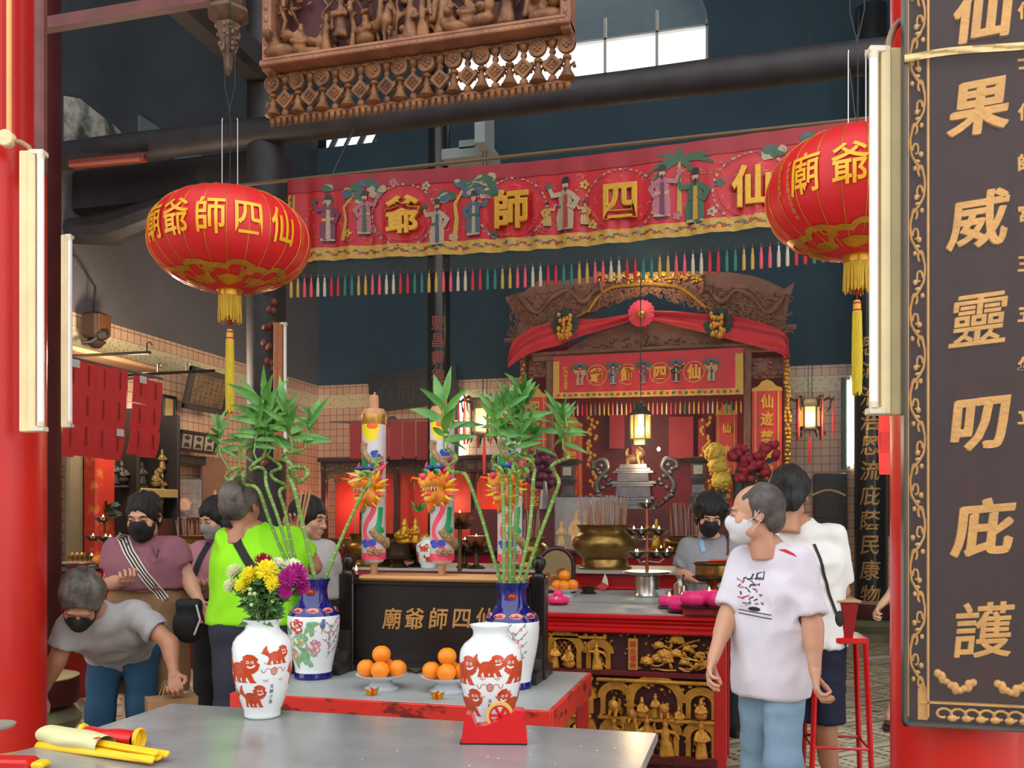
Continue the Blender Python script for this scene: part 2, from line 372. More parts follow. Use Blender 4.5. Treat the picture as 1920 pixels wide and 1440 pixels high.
# back wall with the arched skylight and the low strip window left open
A0 = atY(1000, 170, YB); A1 = atY(1328, 110, YB); ax0, ax1, az0 = A0.x-1.3, A1.x, atY(1200, 165, YB).z; azs = az0+.75; azt = azs+1.35
S0 = atY(572, 272, YB); S1 = atY(706, 262, YB); sz0, sz1 = S0.z-.08, S0.z+.17
b = MB(); y0, y1 = YB, YB+.3
b.bbox((XL, y0, 0), (S0.x, y1, ZC)); b.bbox((S0.x, y0, 0), (S1.x, y1, sz0)); b.bbox((S0.x, y0, sz1), (S1.x, y1, ZC))
b.bbox((S1.x, y0, 0), (ax0, y1, ZC)); b.bbox((ax0, y0, 0), (ax1, y1, az0)); b.bbox((ax1, y0, 0), (XR, y1, ZC))
N = 20; am, ar = (ax0+ax1)/2, (ax1-ax0)/2
for i in range(N):
    u0, u1 = math.pi*i/N, math.pi*(i+1)/N; xa, xb = am+ar*math.cos(u0), am+ar*math.cos(u1); za, zb = azs+1.35*math.sin(u0), azs+1.35*math.sin(u1)
    b.add([(xa, y0, za), (xb, y0, zb), (xb, y0, ZC), (xa, y0, ZC), (xa, y1, za), (xb, y1, zb), (xb, y1, ZC), (xa, y1, ZC)], [(0, 1, 2, 3), (7, 6, 5, 4), (0, 4, 5, 1), (3, 2, 6, 7)])
st(b, 'wall_back', teal, 'dark teal smoke-stained upper back wall of the hall', 'wall')
wt = M('window_white', 'c9c7bd', rough=.6); g = MB()
zb = atY(1200, 66, YB+.8).z
g.bbox((ax0-.3, YB+.8, zb), (ax1+.3, YB+.86, azt+.2)); wo = tag(g.build('window_1', M('window_panel', '6d7f86', rough=.9)), 'bright arched skylight window high on the back wall', 'window', kind='structure')
g = MB()
for px in (1037, 1135, 1232, 1326):
    x = atY(px, 100, YB+.4).x; g.bbox((x-.02, YB+.36, az0-.4), (x+.02, YB+.42, zb+.1))
zb = atY(1200, 66, YB+.4).z
for z in (az0+.02, az0+(zb-az0)*.42, zb): g.bbox((ax0-.2, YB+.36, z-.014), (ax1+.2, YB+.42, z+.014))
g.build('window_frame', wt, wo)
g = MB(); g.bbox((S0.x, YB+.2, sz0), (S1.x, YB+.24, sz0+.02))
for k in range(5):
    x = S0.x+(S1.x-S0.x)*(k+.5)/5; g.box((x, YB+.22, (sz0+sz1)/2), (.05+.03*(k % 2), .04, sz1-sz0), rotm(.5, 'Y'))
tag(g.build('window_2', M('soot_bar', '50585c', rough=.8)), 'low bright strip window under the roof beam in back wall', 'window', kind='structure')
g = MB(); g.bbox((-9, -7.2, 0), (7, -7, 4.2)); st(g, 'wall_front_blocker', M('blocker_plaster', '8a7f74', rough=.9), 'unseen front hall wall across the court, added to cut front light', 'wall')  # out of view, added to block front light and reflections
c = MB(); c.bbox((XL-.25, 4.6, ZC), (XR+.25, 13.2, ZC+.2))
st(c, 'ceiling', teal, 'dark soot-covered roof over the hall', 'ceiling')
# roof timbers
def log(p0, p1, r, label, mat=timber, name='beam', n=18):
    m = MB(); p0, p1 = V(p0), V(p1); K = 14; pts = [p0.lerp(p1, i/K) for i in range(K+1)]
    m.tube(pts, [r*(1+.05*math.sin(i*1.7)) for i in range(K+1)], n); return st(m, name, mat, label, 'beam', 60)
Zb = atY(1020, 182, 7.3).z; rb = (atY(1020, 152, 7.3).z-atY(1020, 210, 7.3).z)/2
log((XL, 7.3, Zb), (XR, 7.3, Zb), rb, 'long round black timber beam crossing the hall below the skylight')
zz = atY(240, 20, 4.6).z; m = MB(); m.bbox((-5.2, 4.57, zz-.04), (atY(390, 10, 4.6).x, 4.63, zz+.03)); st(m, 'beam', sawn, 'thin maroon tie beam at the top left by the hanging finial', 'beam')
zz = atY(440, 165, 7.3).z; m = MB(); m.rbox((-4.3, 4.9, zz+.14), (.26, 4.8, .3), .05); st(m, 'beam', timber, 'square black beam running back to the column top on the left', 'beam')
zz = atY(300, 340, 7.6).z; m = MB(); m.rbox((-5.45, 7.75, zz), (2.3, .3, .42), .03)
m.tube([(XL, 7.6, zz-.4), (-6.1, 7.6, zz-.42), (-5.6, 7.6, zz-.3), (-5.2, 7.6, zz-.16)], [.12, .16, .14, .05], 10); st(m, 'beam', timber, 'deep dark lintel with a carved bracket beside the left wall', 'beam')
m = MB(); p = atY(885, 290, 10.5); m.bbox((p.x-.32, 10.3, p.z-.1), (p.x+.3, 10.7, p.z+.02)); m.bbox((p.x+.22, 9.9, p.z-.12), (p.x+.34, 10.3, p.z+.34))
m.bbox((p.x-.1, 10.3, p.z), (p.x+.1, YB, p.z+.1)); st(m, 'beam', M('pale_soffit', '8c9896', rough=.9), 'short pale bracket slab on the back wall above the banner', 'beam')
# pale peeled plaster high on the left wall
q = [atX(122, 180, XL+.02), atX(150, 185, XL+.02), atX(175, 205, XL+.02), atX(215, 235, XL+.02), atX(240, 262, XL+.02), atX(122, 270, XL+.02)]
m = MB(); pp = [(v.y, v.z) for v in q]; vs, fs = poly(pp); m.add([(XL+.002, a, b_) for a, b_, c_ in vs]+[(XL+.02, a, b_) for a, b_, c_ in vs], [tuple(range(6)), tuple(range(11, 5, -1))]+[(i, (i+1) % 6, 6+(i+1) % 6, 6+i) for i in range(6)])
st(m, 'wall_left_patch', M('peeled', 'a8aaa0', rough=.95, col2='3b4142', thr=.5, wid=.1, scale=4), 'pale peeled plaster patch high on the left wall', 'wall')
m = MB(); q = atX(360, 300, XL); m.bbox((XL, q.y-1., q.z-.12), (XL+.02, q.y+1.8, q.z+.12)); st(m, 'wall_left_light_strip', M('strip', '566468', rough=.9, var=.2), 'pale blue-grey strip painting light on the left wall under the beam', 'wall')  # thin pale slab: light on the upper wall, put into its colour
# columns
def column(x, y, r, h, mats, label, base=True, z0=0.0, basemat=None):
    c = thing('column', label, 'column', (x, y, 0)); c['kind'] = 'structure'
    m = MB(); m.lathe([(r, z0+.35), (r, h*.5), (r*.97, h)], n=40); m.build('shaft', mats, c, 60)
    if base:
        m = MB(); m.lathe([(r*1.55, 0), (r*1.55, .06), (r*1.4, .1), (r*1.62, .16), (r*1.7, .2), (r*1.45, .26), (r*1.15, .28), (r*1.15, .3)], n=40); m.build('plinth', M('plinth_stone', '6c6a4c', rough=.6, var=.2), c)
        m = MB(); m.lathe([(r*1.2, .3), (r*1.55, .3), (r*1.62, .34), (r*1.62, .43), (r*1.58, .47), (r*1.05, .5)], n=40); m.build('collar', [maroon], c)
        m = MB(); m.lathe([(r*1.02, .5), (r*1.56, .468), (r*1.6, .474), (r*1.6, .48), (r*1.02, .506)], n=40); m.build('rim', M('tan_stone', 'a89468', rough=.6), c)
    return c
col_fl = column(-3.37, 3.42, .205, 6, redpaint, 'bright red round column at the left edge with a light fixture')
col_fr = column(.675, 3.46, .21, 6, redpaint, 'bright red round column behind the tall gold-lettered board on right')
col_l2 = column(-4.7, 5.05, .185, 6.5, maroon, 'dark maroon column on stone plinth behind the red front column')
col_m = column(-4.3, 7.4, .175, 7, timber, 'black column beside the left lantern with carved board')
col_m2 = column(1.85, 7.4, .175, 7, timber, 'black column hidden behind the gold-lettered board')
cpos = P(1633, 1190, 11.5)
col_b2 = column(cpos.x, cpos.y, .2, 8, M('black_lacquer', '14110f', rough=.25, var=.3), 'black lacquered column with gold running-script couplet at right rear')
cq = P(823, 1000, 11.9)
col_b1 = column(cq.x, cq.y, .15, 8, M('black_lacquer'), 'black column with dim red carved characters behind the dragon candles')
gold_dim = M('dim_gold', 'b08a4a', rough=.4, metal=.6, var=.2)
gold = M('gold_leaf', 'd9a24a', rough=.35, metal=.35, var=.15, scale=20, bump=.3, bscale=90)
# couplet lettering wrapped on the round columns
def wrap_text(par, txt, r, ztop, step, size, mat, ang0, dz=.004, bold=.012, name='lettering', slant=0.):
    m = MB()
    for i, ch in enumerate(txt):
        vs, fs = glyphs(ch, bold); zc = ztop-step*i
        lay(m, vs, fs, lambda u, v, _: ((r+dz)*math.cos(ang0+(u+slant*v)*size/r), (r+dz)*math.sin(ang0+(u+slant*v)*size/r), zc+v*size*1.05), L=.25)
    return m.build(name, mat, par)
face = math.atan2(-cpos.y, -cpos.x); zt = P(1626, 690, 11.3).z
wrap_text(col_b2, '恩沛浩浩恩流庇蔭民康物阜', .2, zt+.28, (zt-P(1626, 1125, 11.3).z+.0)/9.3, .25, gold_dim, face-.05, slant=.12)
face = math.atan2(-cq.y, -cq.x)
wrap_text(col_b1, '聖昌靈德恩', .15, P(815, 605, 11.75).z, .23, .19, M('dull_red_letter', '7c3a34', rough=.6), face-.1)
# carved couplet board hugging the middle left column
bd = thing('carved_board', 'dark carved couplet board with rosy reliefs on the black column left', 'carved board', (-4.3, 7.4, 0))
fa = math.atan2(-7.4, 4.3)+.12; m = MB(); z1, z0 = P(450, 470, 8).z, P(450, 880, 8).z
m.grid(lambda u, v: (.19*math.cos(fa-.75+1.5*u), .19*math.sin(fa-.75+1.5*u), z0+(z1-z0)*v), 12, 1); m.grid(lambda u, v: (.178*math.cos(fa-.75+1.5*u), .178*math.sin(fa-.75+1.5*u), z0+(z1-z0)*v), 12, 1); m.build('panel', timber, bd)
m = MB(); rq = random.Random(4)
for i in range(11):
    zc = z1-.12-(z1-z0-.2)*i/10
    for k in range(3):
        a = fa+rq.uniform(-.25, .25); m.sph((.19*math.cos(a), .19*math.sin(a), zc+rq.uniform(-.05, .05)), (.03+rq.random()*.03, .03, .035), 8, 6, T=rotm(a)@rotm(rq.uniform(-.6, .6), 'X'))
m.build('relief', M('rosy_relief', '7a4438', rough=.7), bd)
# ================================================================= FRONT FIXTURES, COLUMNS, LETTERED BOARD
cream = M('cream_enamel', 'e6d3a4', rough=.45, col2='d2bd92', thr=.62, wid=.2, scale=4)
whiteglass = M('tube_glass', 'f0ede6', rough=.2, var=0)
chrome = M('chrome', 'c9c9c9', rough=.2, metal=.9, var=0)
bar_dk = M('dull_batten', '6a6e68', rough=.6)
def fixture(loc, rz, label, L=1.22, w=.075, lit=0, mat=None, group=None):
    """wall batten: X across, front towards -Y, tube to the +X side"""
    t = thing('fluorescent_light', label, 'light fixture', loc, rz, group); mat = mat or (bar_dk if lit else cream)
    m = MB(); m.rbox((-w*.35, 0, 0), (w*.55, .045, L), .004); m.rbox((w*.02, -.012, 0), (w*.32, .05, L), .004); m.build('batten', mat, t)
    m = MB(); m.cyl((w*.42, -.03, -L/2+.035), (w*.42, -.03, L/2-.035), .0145, n=14)
    m.build('tube', M('lit_tube%d' % lit, 'f4fff8', var=0, emit=lit, ecol='e6fff2') if lit else whiteglass, t, 60)
    m = MB()
    for s in (-1, 1):
        m.rbox((w*.3, -.015, s*(L/2-.012)), (w*.55, .05, .022), .003); m.cyl((w*.42, -.03, s*(L/2-.022)), (w*.42, -.03, s*(L/2-.042)), .0155, n=12)
    m.build('end_holder', M('holder_white', 'd8cfb8', rough=.5), t); return t
pa = P(66, 548, 3.95); fixture((pa.x, pa.y, pa.z), YAW, 'cream fluorescent batten with unlit tube on the red left column', w=.095)
pb = P(1655, 437, 3.03); f = fixture((pb.x, pb.y, pb.z), YAW, 'cream fluorescent batten with unlit tube beside the gold-lettered board', w=.1); f.scale = (-1, 1, 1)
pc = P(128, 622, 5.75); fixture((pc.x, pc.y, pc.z), YAW, 'narrow cream fluorescent batten on the dark maroon column behind', w=.06)
pd = P(527, 735, 8.0); fixture((pd.x, pd.y, pd.z), YAW, 'wooden batten with unlit tube beside the black middle column', w=.1, mat=M('bare_wood', 'a8683c', rough=.6, var=.3, stretch=(20, 20, 2)))
pe = atY(856, 815, YB-.15); fixture((pe.x, YB-.05, pe.z), 0, 'glowing white fluorescent tube on back wall behind the dragon candles', lit=22, w=.09)
pf = atY(1589, 790, YB-.3); fixture((pf.x, YB-.05, pf.z), 0, 'glowing white fluorescent tube beside the right rear couplet column', lit=30, w=.09)
pg = P(203, 302, 8.4); m = MB(); t = thing('roof_batten_light', 'red-brown wooden lamp batten under the long black beam on left', 'light fixture', pg, YAW*.2)
m.rbox((0, 0, 0), (.78, .09, .06), .006); m.build('batten', M('red_wood', '7c3226', rough=.5), t); m = MB(); m.cyl((-.37, -.05, -.03), (.37, -.05, -.03), .016); m.build('tube', M('dusty_tube', '9c5a48', rough=.4), t)
# conduit and junction box on the left column
jb = P(16, 263, 3.95); t = thing('conduit_box', 'round cream junction box with conduit pipe on the red left column', 'conduit', jb, YAW)
m = MB(); m.cyl((0, .0, 0), (0, -.03, 0), .036, n=24); m.cyl((0, -.03, 0), (0, -.034, 0), .033, n=24); m.build('box_lid', cream, t)
m = MB(); m.tube([(.0, .005, .02), (.0, .005, .9)], .011, 10); m.build('riser_pipe', M('yellow_conduit', 'd8a860', rough=.5), t)
m = MB(); m.tube([(.02, -.005, -.005), (.06, -.005, -.012), (.09, -.005, -.03), (.103, 0, -.06)], .011, 10); m.build('elbow_pipe', M('grimy_pipe', '9a7c60', rough=.6), t)
e = P(1672, 70, 3.06); m = MB(); m.tube([P(1688, 40, 3.1), P(1676, 52, 3.08), P(1668, 75, 3.06), P(1666, 102, 3.05)], .012, 10); tag(m.build('conduit_bend', M('grimy_pipe')), 'bent brown conduit feeding the light beside the lettered board', 'conduit')
# maroon trim strip down the left column (upper part)
m = MB(); q0 = P(76, 300, 4.02); m.rbox((0, 0, 0), (.045, .05, 2.2), .01); tag(m.build('trim_board', sawn, loc=(q0.x, q0.y, q0.z+1.03), rz=YAW), 'maroon plank above the light on the red left column', 'board')
# -------- the lettered board
sg = thing('couplet_board', 'tall dark framed board with large gold characters on right column', 'sign board', (0, 0, 0))
YS = 3.2; xl = atY(1692, 970, YS).x; zb = atY(1700, 1358, YS).z; W = .49; xr = xl+W; zt = 3.75; cxs = (xl+xr)/2
lac = M('board_lacquer', '200c0d', rough=.4, col2='381718', thr=.5, wid=.3, scale=3, stretch=(14, 14, .6), spec=.15)
m = MB(); m.bbox((xl+.006, YS, zb+.005), (xr-.006, YS+.03, zt)); m.build('panel', lac, sg)
bar = M('dark_frame', '3a332b', rough=.35, var=.25); m = MB(); fw = .012
m.bbox((xl, YS-.03, zb), (xl+fw, YS+.035, zt)); m.bbox((xr-fw, YS-.03, zb), (xr, YS+.035, zt)); m.bbox((xl, YS-.03, zb), (xr, YS+.035, zb+fw)); m.build('frame', bar, sg)
gp = M('gold_paint', 'c08c44', rough=.42, metal=.2, var=.18, scale=12, bump=.5, bscale=60)
m = MB(); bw = .075
for x in (xl+.014, xl+bw, xr-.014, xr-bw):
    m.bbox((x-.003, YS-.02, zb+.03), (x+.003, YS, zt))
m.bbox((xl+.05, YS-.02, zb+bw), (xr-.05, YS, zb+bw+.006)); m.build('gold_fillet', gp, sg)
m = MB(); rq = random.Random(3)
def scroll(m, x0, x1, za, zb_, q, y=YS-.012, th=.0045):
    w = x1-x0; n = max(1, int(round((zb_-za)/.135)))
    for i in range(n):
        z = za+(zb_-za)*i/n; h = (zb_-za)/n; s = 1 if i % 2 else -1; xm = (x0+x1)/2; a = lambda u, v: (xm+s*u*w/2, y, z+v*h)
        m.tube([a(-.9, 0), a(-.6, .25), a(.2, .42), a(.75, .62), a(.9, .85), a(.9, 1)], th, 6)
        k = [a(.2+.45*(1-t*.12)*math.cos(t), .72+.2*(1-t*.12)*math.sin(t)) for t in [j*.6 for j in range(10)]]; m.tube(k, [th*(1-.04*j) for j in range(10)], 6)
        k = [a(-.3-.4*(1-t*.12)*math.cos(t), .2+.19*(1-t*.12)*math.sin(t)) for t in [j*.6 for j in range(9)]]; m.tube(k, th*.9, 6)
        m.sph(a(q.uniform(-.6, .0), .62), (.008, .006, .01), 8, 6); m.sph(a(q.uniform(.3, .7), .3), (.007, .006, .009), 8, 6); m.sph(a(.05, .46), (.01, .006, .007), 8, 6)
scroll(m, xl+.019, xl+bw-.006, zb+.11, zt, rq); scroll(m, xr-bw+.006, xr-.019, zb+.11, zt, rq); m.build('scroll_border', gp, sg, 60)
m = MB(); q = random.Random(8)
for i in range(7):
    x = xl+.12+(W-.24)*i/6; k = [(x+.026*(1-t*.1)*math.cos(t*(1 if i % 2 else -1)), YS-.012, zb+.042+.022*(1-t*.1)*math.sin(t)) for t in [j*.6 for j in range(10)]]; m.tube(k, .005, 6); m.sph((x+.028, YS-.012, zb+.03), (.016, .007, .012), 8, 6)
for s in (1, -1):      # corner leaves and little bats
    cx = cxs+s*(W/2-.045); m.prism([(x*s, z) for x, z in ((0, 0), (-.03, .0), (-.03, .09), (-.015, .13), (0, .1))][::s], .012, Matrix.Translation((cx, YS, zb+.02))@rotm(R(90), 'X'))
    for k in range(9): m.sph((cxs+s*(W/2-.105-.013*k), YS-.008, zb+.12+.052*abs(1-k/5.)**1.3), (.013, .01, .015+.006*math.sin(k*2)), 8, 6)
m.build('corner_ornament', gp, sg, 60)
zs = [(1840, 25), (1835, 203), (1833, 413), (1834, 600), (1836, 795), (1842, 988), (1843, 1180)]
m = MB()
for (px, py), ch in zip(zs, '仙果威靈叨庇護'):
    c0 = atY(px, py, YS); vs, fs = glyphs(ch, .004 if ch in '靈護' else .012, .035, .004); hs = .178
    kq = .25 if ch in '靈護' else .55 if ch == '威' else 1.05
    for ka, kb, kc in ((.0, .0, 0), (.022*kq, .012*kq, .002), (-.022*kq, -.012*kq, .004), (.01*kq, -.02*kq, .006)): m.add([(c0.x+(a+ka+.10*b_)*hs, YS-.006-(c_+kc)*hs, c0.z+(b_+kb+.08*a)*hs*1.05) for a, b_, c_ in vs], fs)
m.build('lettering', gp, sg, 50)
m = MB()
for i, ch in enumerate('信士仙師宮王五年立'):
    c0 = atY(1925, 20+i*95, YS); vs, fs = glyphs(ch, .02, .03, .02); m.add([(min(c0.x, xr-bw-.03)+a*.055, YS-.003-c_*.05, c0.z+b_*.055) for a, b_, c_ in vs], fs)
m.build('inscription', gp, sg, 50)
# clear cover: two sheets with a taped joint
glassy = M('clear_cover', 'ffffff', rough=.04, var=0, trans=1, spec=.4); jz = atY(1800, 100, YS-.03).z
m = MB(); m.bbox((xl+.002, YS-.036, zb+.004), (xr-.002, YS-.033, jz)); m.bbox((xl+.002, YS-.036, jz), (xr-.002, YS-.033, zt)); m.build('cover_sheet', M('cover', 'ffffff', rough=.1, var=0, alpha=.02, spec=.1), sg)
m = MB(); m.sheet(lambda u, v: (xl+W*u, YS-.04-.004*math.sin(u*17+v*4)*math.sin(v*3.1), jz-.012+.024*v+.006*math.sin(u*6)), 24, 4, .001); m.build('tape_joint', M('shiny_tape', 'cdb37c', rough=.15, metal=.3, var=.3, scale=9), sg)
# -------- hanging carved finial and chain at upper left
fp = P(428, 40, 6.2); t = thing('hanging_finial', 'carved wooden hexagonal pendant hanging from the tie beam', 'pendant', fp)
wd = M('carved_wood', '6b5240', rough=.7, var=.4, scale=14, bump=.6, bscale=50); sc = 6.2/FPX
m = MB(); m.lathe([(r_*sc, -z*sc) for r_, z in ((10, 62), (16, 40), (22, 20), (24, 8))], n=6); m.lathe([(r_*sc, -z*sc) for r_, z in ((12, 8), (26, 2), (42, -12), (38, -20), (26, -24), (34, -40), (36, -60))], n=6); m.lathe([(r_*sc, -z*sc) for r_, z in ((3, 100), (8, 92), (9, 66), (12, 62))], n=8); m.build('body', wd, t, 20)
m = MB(); q = random.Random(5)
for i in range(40):
    a = q.uniform(0, 6.28); z = q.uniform(10, 58); r_ = (22-(z-10)*.2)*sc; m.sph((r_*math.cos(a), r_*math.sin(a), -z*sc), q.uniform(3, 5)*sc, 6, 5)
m.build('fretwork', M('carved_wood_pale', '846648', rough=.6, var=.3), t)
# lanterns hang on rods and an electric cord
# ================================================================= FRONT TABLES AND OFFERINGS
stone = M('grey_top', '8b8d8c', rough=.22, var=.16, scale=5, bump=.03, bscale=30)
stone2 = M('pale_grey_top', 'a0a6a4', rough=.4, var=.08, scale=6)
worn = M('worn_red', 'd42e22', rough=.45, col2='6e2018', thr=.57, wid=.03, scale=7, stretch=(1, 1, 2.2))
red = M('glossy_red', 'c01418', rough=.25, var=.12, coat=.2)
dkred = M('dark_red', '8c1518', rough=.35, var=.15)
t1 = thing('offering_table', 'large grey-topped table at the very front with vases and packets', 'table', (-1.3, 2.5, 0))
m = MB(); m.rbox((.0, .05, .785), (1.95, 1.26, .03), .006); m.build('tabletop', stone, t1)
m = MB(); m.bbox((-.93, -.55, .69), (.93, -.52, .77)); m.bbox((-.93, .62, .69), (.93, .65, .77)); m.bbox((-.94, -.55, .69), (-.91, .65, .77)); m.bbox((.91, -.55, .69), (.94, .65, .77)); m.build('apron', dkred, t1)
for sx in (-1, 1):
    for y in (-.5, .6): m = MB(); m.rbox((sx*.9, y, .385), (.07, .07, .77), .006); m.build('leg', dkred, t1)
m = MB(); q = random.Random(2)
for i in range(26):
    m.sph((q.uniform(.1, .95), q.uniform(-.2, .6), .8), (q.uniform(.002, .005), q.uniform(.002, .004), .0008), 6, 4)
m.build('wax_speck', M('white_speck', 'd8d8d2', rough=.6), t1)
t2 = thing('offering_table', 'low red-edged table with grey top, peeling paint, bearing oranges and name board', 'table', (-1.466, 3.885, 0))
m = MB(); m.rbox((0, 0, .79), (1.375, .87, .02), .003); m.build('tabletop', stone2, t2)
m = MB(); m.rbox((0, -.445, .745), (1.405, .022, .108), .004); m.rbox((0, .445, .745), (1.405, .022, .108), .004)
for s in (-1, 1): m.rbox((s*.697, 0, .745), (.02, .87, .108), .004)
m.build('apron', worn, t2)
for sx in (-1, 1):
    for y in (-.41, .41): m = MB(); m.rbox((sx*.665, y, .37), (.055, .055, .74), .005); m.build('leg', red, t2)
m = MB(); pts = [atZ(765, 1255, .803), atZ(780, 1262, .803), atZ(805, 1250, .803), atZ(798, 1258, .803)]; m.tube(pts, .004, 6); tag(m.build('cable', M('black_rubber', '151515', rough=.5)), 'short black cable on the low red table behind the oranges', 'cable')
# --- porcelain
porc = M('porcelain', 'e6ecea', rough=.1, var=.03, coat=.4)
cobalt = M('cobalt', '10186a', rough=.12, var=.3, scale=12, coat=.4)
iron = M('iron_red', 'c2431c', rough=.25, var=.3, scale=30)
pink_l = M('pale_red_line', 'c06a50', rough=.3)
ink = M('ink', '1c1a1a', rough=.4, var=0)
def prof_r(prof, z):
    for (r0, z0), (r1, z1) in zip(prof, prof[1:]):
        if z0 <= z <= z1: return r0+(r1-r0)*(z-z0)/max(z1-z0, 1e-6)
    return prof[-1][0]
def wrapper(prof, ang, zc, off=.0009, s=1):
    def fn(u, v, w=0):
        z = zc+v*s; r = prof_r(prof, z)+off+w*s; a = ang+u*s/.11; return (r*math.cos(a), r*math.sin(a), z)
    return fn
def lion(m, fn, flip=1, pose=0):
    q = random.Random(pose+3); A = lambda pts, mi: lay(m, *poly([(flip*x, y) for x, y in pts][::flip]), fn, mi, L=.02)
    A(blob(-.008, .0, .037, .023, 20, .08, seed=1), 0)
    hx, hy = (.028, .018) if pose != 1 else (.03, .024); A([(hx+(.028+.004*math.cos(i*math.pi))*math.cos(2*math.pi*i/22), hy+(.026+.004*math.cos(i*math.pi))*math.sin(2*math.pi*i/22)) for i in range(22)], 0)
    for x, dx in ((-.03, -.012), (-.018, .004), (.012, -.006), (.022, .014)):
        A([(x-.011, -.006), (x+.01, -.006), (x+.007+dx, -.03), (x+.014+dx, -.037), (x-.007+dx, -.038)], 0)
    vs, fs = ribbon([(flip*x, y) for x, y in bez((-.036, .005), (-.07, .02), (-.05, .05), 8)], [.012, .016, .02, .022, .022, .02, .016, .01, .004]); lay(m, vs, fs, fn, 0)
    for k in range(3):
        vs, fs = ribbon([(flip*x, y) for x, y in bez((-.045, .01), (-.06-.012*k, .02), (-.066-.004*k, .045-.012*k), 5)], [.008, .008, .007, .005, .002, .001]); lay(m, vs, fs, fn, 0)
    f2 = lambda u, v, w=0: fn(u, v, w+.0005); f3 = lambda u, v, w=0: fn(u, v, w+.0009)
    for ex in (hx-.004, hx+.01):
        lay(m, *poly([(flip*(ex+.0048*math.cos(t)), hy+.006+.0048*math.sin(t)) for t in [i*.7 for i in range(9)]]), f2, 1); lay(m, *poly([(flip*(ex+.0022*math.cos(t)), hy+.006+.0022*math.sin(t)) for t in [i*.9 for i in range(7)]]), f3, 2)
    vs, fs = ribbon([(flip*x, y) for x, y in bez((hx-.006, hy-.006), (hx+.006, hy-.014), (hx+.018, hy-.002), 6)], .005); lay(m, vs, fs, f2, 1)
    for k in range(6):
        x = -.03+.009*k; vs, fs = ribbon([(flip*x, .012), (flip*(x+.004), .004), (flip*x, -.006)], .0016); lay(m, vs, fs, f2, 3)
LV = [(.0, .006), (.06, .0), (.066, .004), (.067, .012), (.068, .03), (.082, .06), (.097, .11), (.107, .17), (.111, .22), (.111, .26), (.107, .283), (.094, .303), (.075, .318), (.064, .33), (.062, .343), (.065, .354), (.074, .364), (.076, .369), (.072, .369), (.06, .352), (.055, .33), (.0, .3)]
LVo = LV[1:18]
def ribbon_ball(m, fn, mi):
    for k in range(2):
        lay(m, *ribbon([((.012-.004*k)*math.cos(t), (.014-.004*k)*math.sin(t)) for t in [i*.45 for i in range(15)]], .0028), fn, mi)
    lay(m, *ribbon([(-.01, 0), (.01, 0)], .003), fn, mi); lay(m, *ribbon([(0, -.012), (0, .012)], .003), fn, mi)
    for s in (1, -1):
        lay(m, *ribbon([(s*x, y) for x, y in bez((.012, .006), (.028, .02), (.034, .0), 6)+bez((.034, 0), (.042, -.012), (.048, .01), 6)[1:]], .0028), fn, mi)
        for (x, y) in ((.03, -.03), (.026, .034)):
            for j in (-1, 0, 1): lay(m, *ribbon([(s*x+.009*j, y), (s*x+.006*j, y-.01+.004*abs(j))], .003), fn, mi)
def lion_vase(loc, rz, label, lays):
    v = thing('lion_vase', label, 'vase', loc, rz); m = MB(); m.lathe(LV, n=56, cap0=False, cap1=False); m.build('body', porc, v, 60)
    m = MB(); w3 = lambda a, z, s: wrapper(LVo, a, z, s=s)
    for (a, z, s, fl, ps) in lays: lion(m, w3(R(a), z, s), fl, ps)
    m.build('painted_lions', [iron, porc, ink, pink_l], v)
    return v
p = atZ(492, 1343, .8); lv = lion_vase(p, YAW, 'white porcelain vase with red lions filled with chrysanthemums', [(-118, .19, 1.25, 1, 0), (-96, .085, .95, 1, 1), (-45, .24, .8, 1, 2), (-170, .16, 1., 1, 3), (-165, .08, .8, -1, 1), (20, .16, 1., 1, 0), (100, .18, 1.2, 1, 1)])
m = MB(); ribbon_ball(m, wrapper(LVo, R(-52), .185, s=1), 0); m.build('painted_ball', pink_l, lv)
m = MB()
for i, ch in enumerate('太師少保'): vs, fs = glyphs(ch, .01); lay(m, vs, fs, (lambda zc: lambda u, v, _: wrapper(LVo, R(-55), zc, s=.017)(u, v))(.13-.02*i))
m.build('inscription', ink, lv)
p = atZ(920, 1366, .8); rv = lion_vase(p, YAW, 'empty white porcelain vase with red lions behind the tape dispenser', [(-90, .235, .9, 1, 2), (-150, .215, 1.2, 1, 0), (-30, .22, 1.2, -1, 0), (-140, .1, 1.1, 1, 1), (-42, .1, 1.1, -1, 1), (60, .2, 1.2, 1, 3), (120, .1, 1., 1, 0)])
m = MB(); ribbon_ball(m, wrapper(LVo, R(-90), .165, s=1.), 0); m.build('painted_ball', pink_l, rv)
m = MB()
for i, ch in enumerate('太師少'): vs, fs = glyphs(ch, .01); lay(m, vs, fs, (lambda zc: lambda u, v, _: wrapper(LVo, R(-90), zc, s=.016)(u, v))(.118-.019*i))
m.build('inscription', ink, rv)
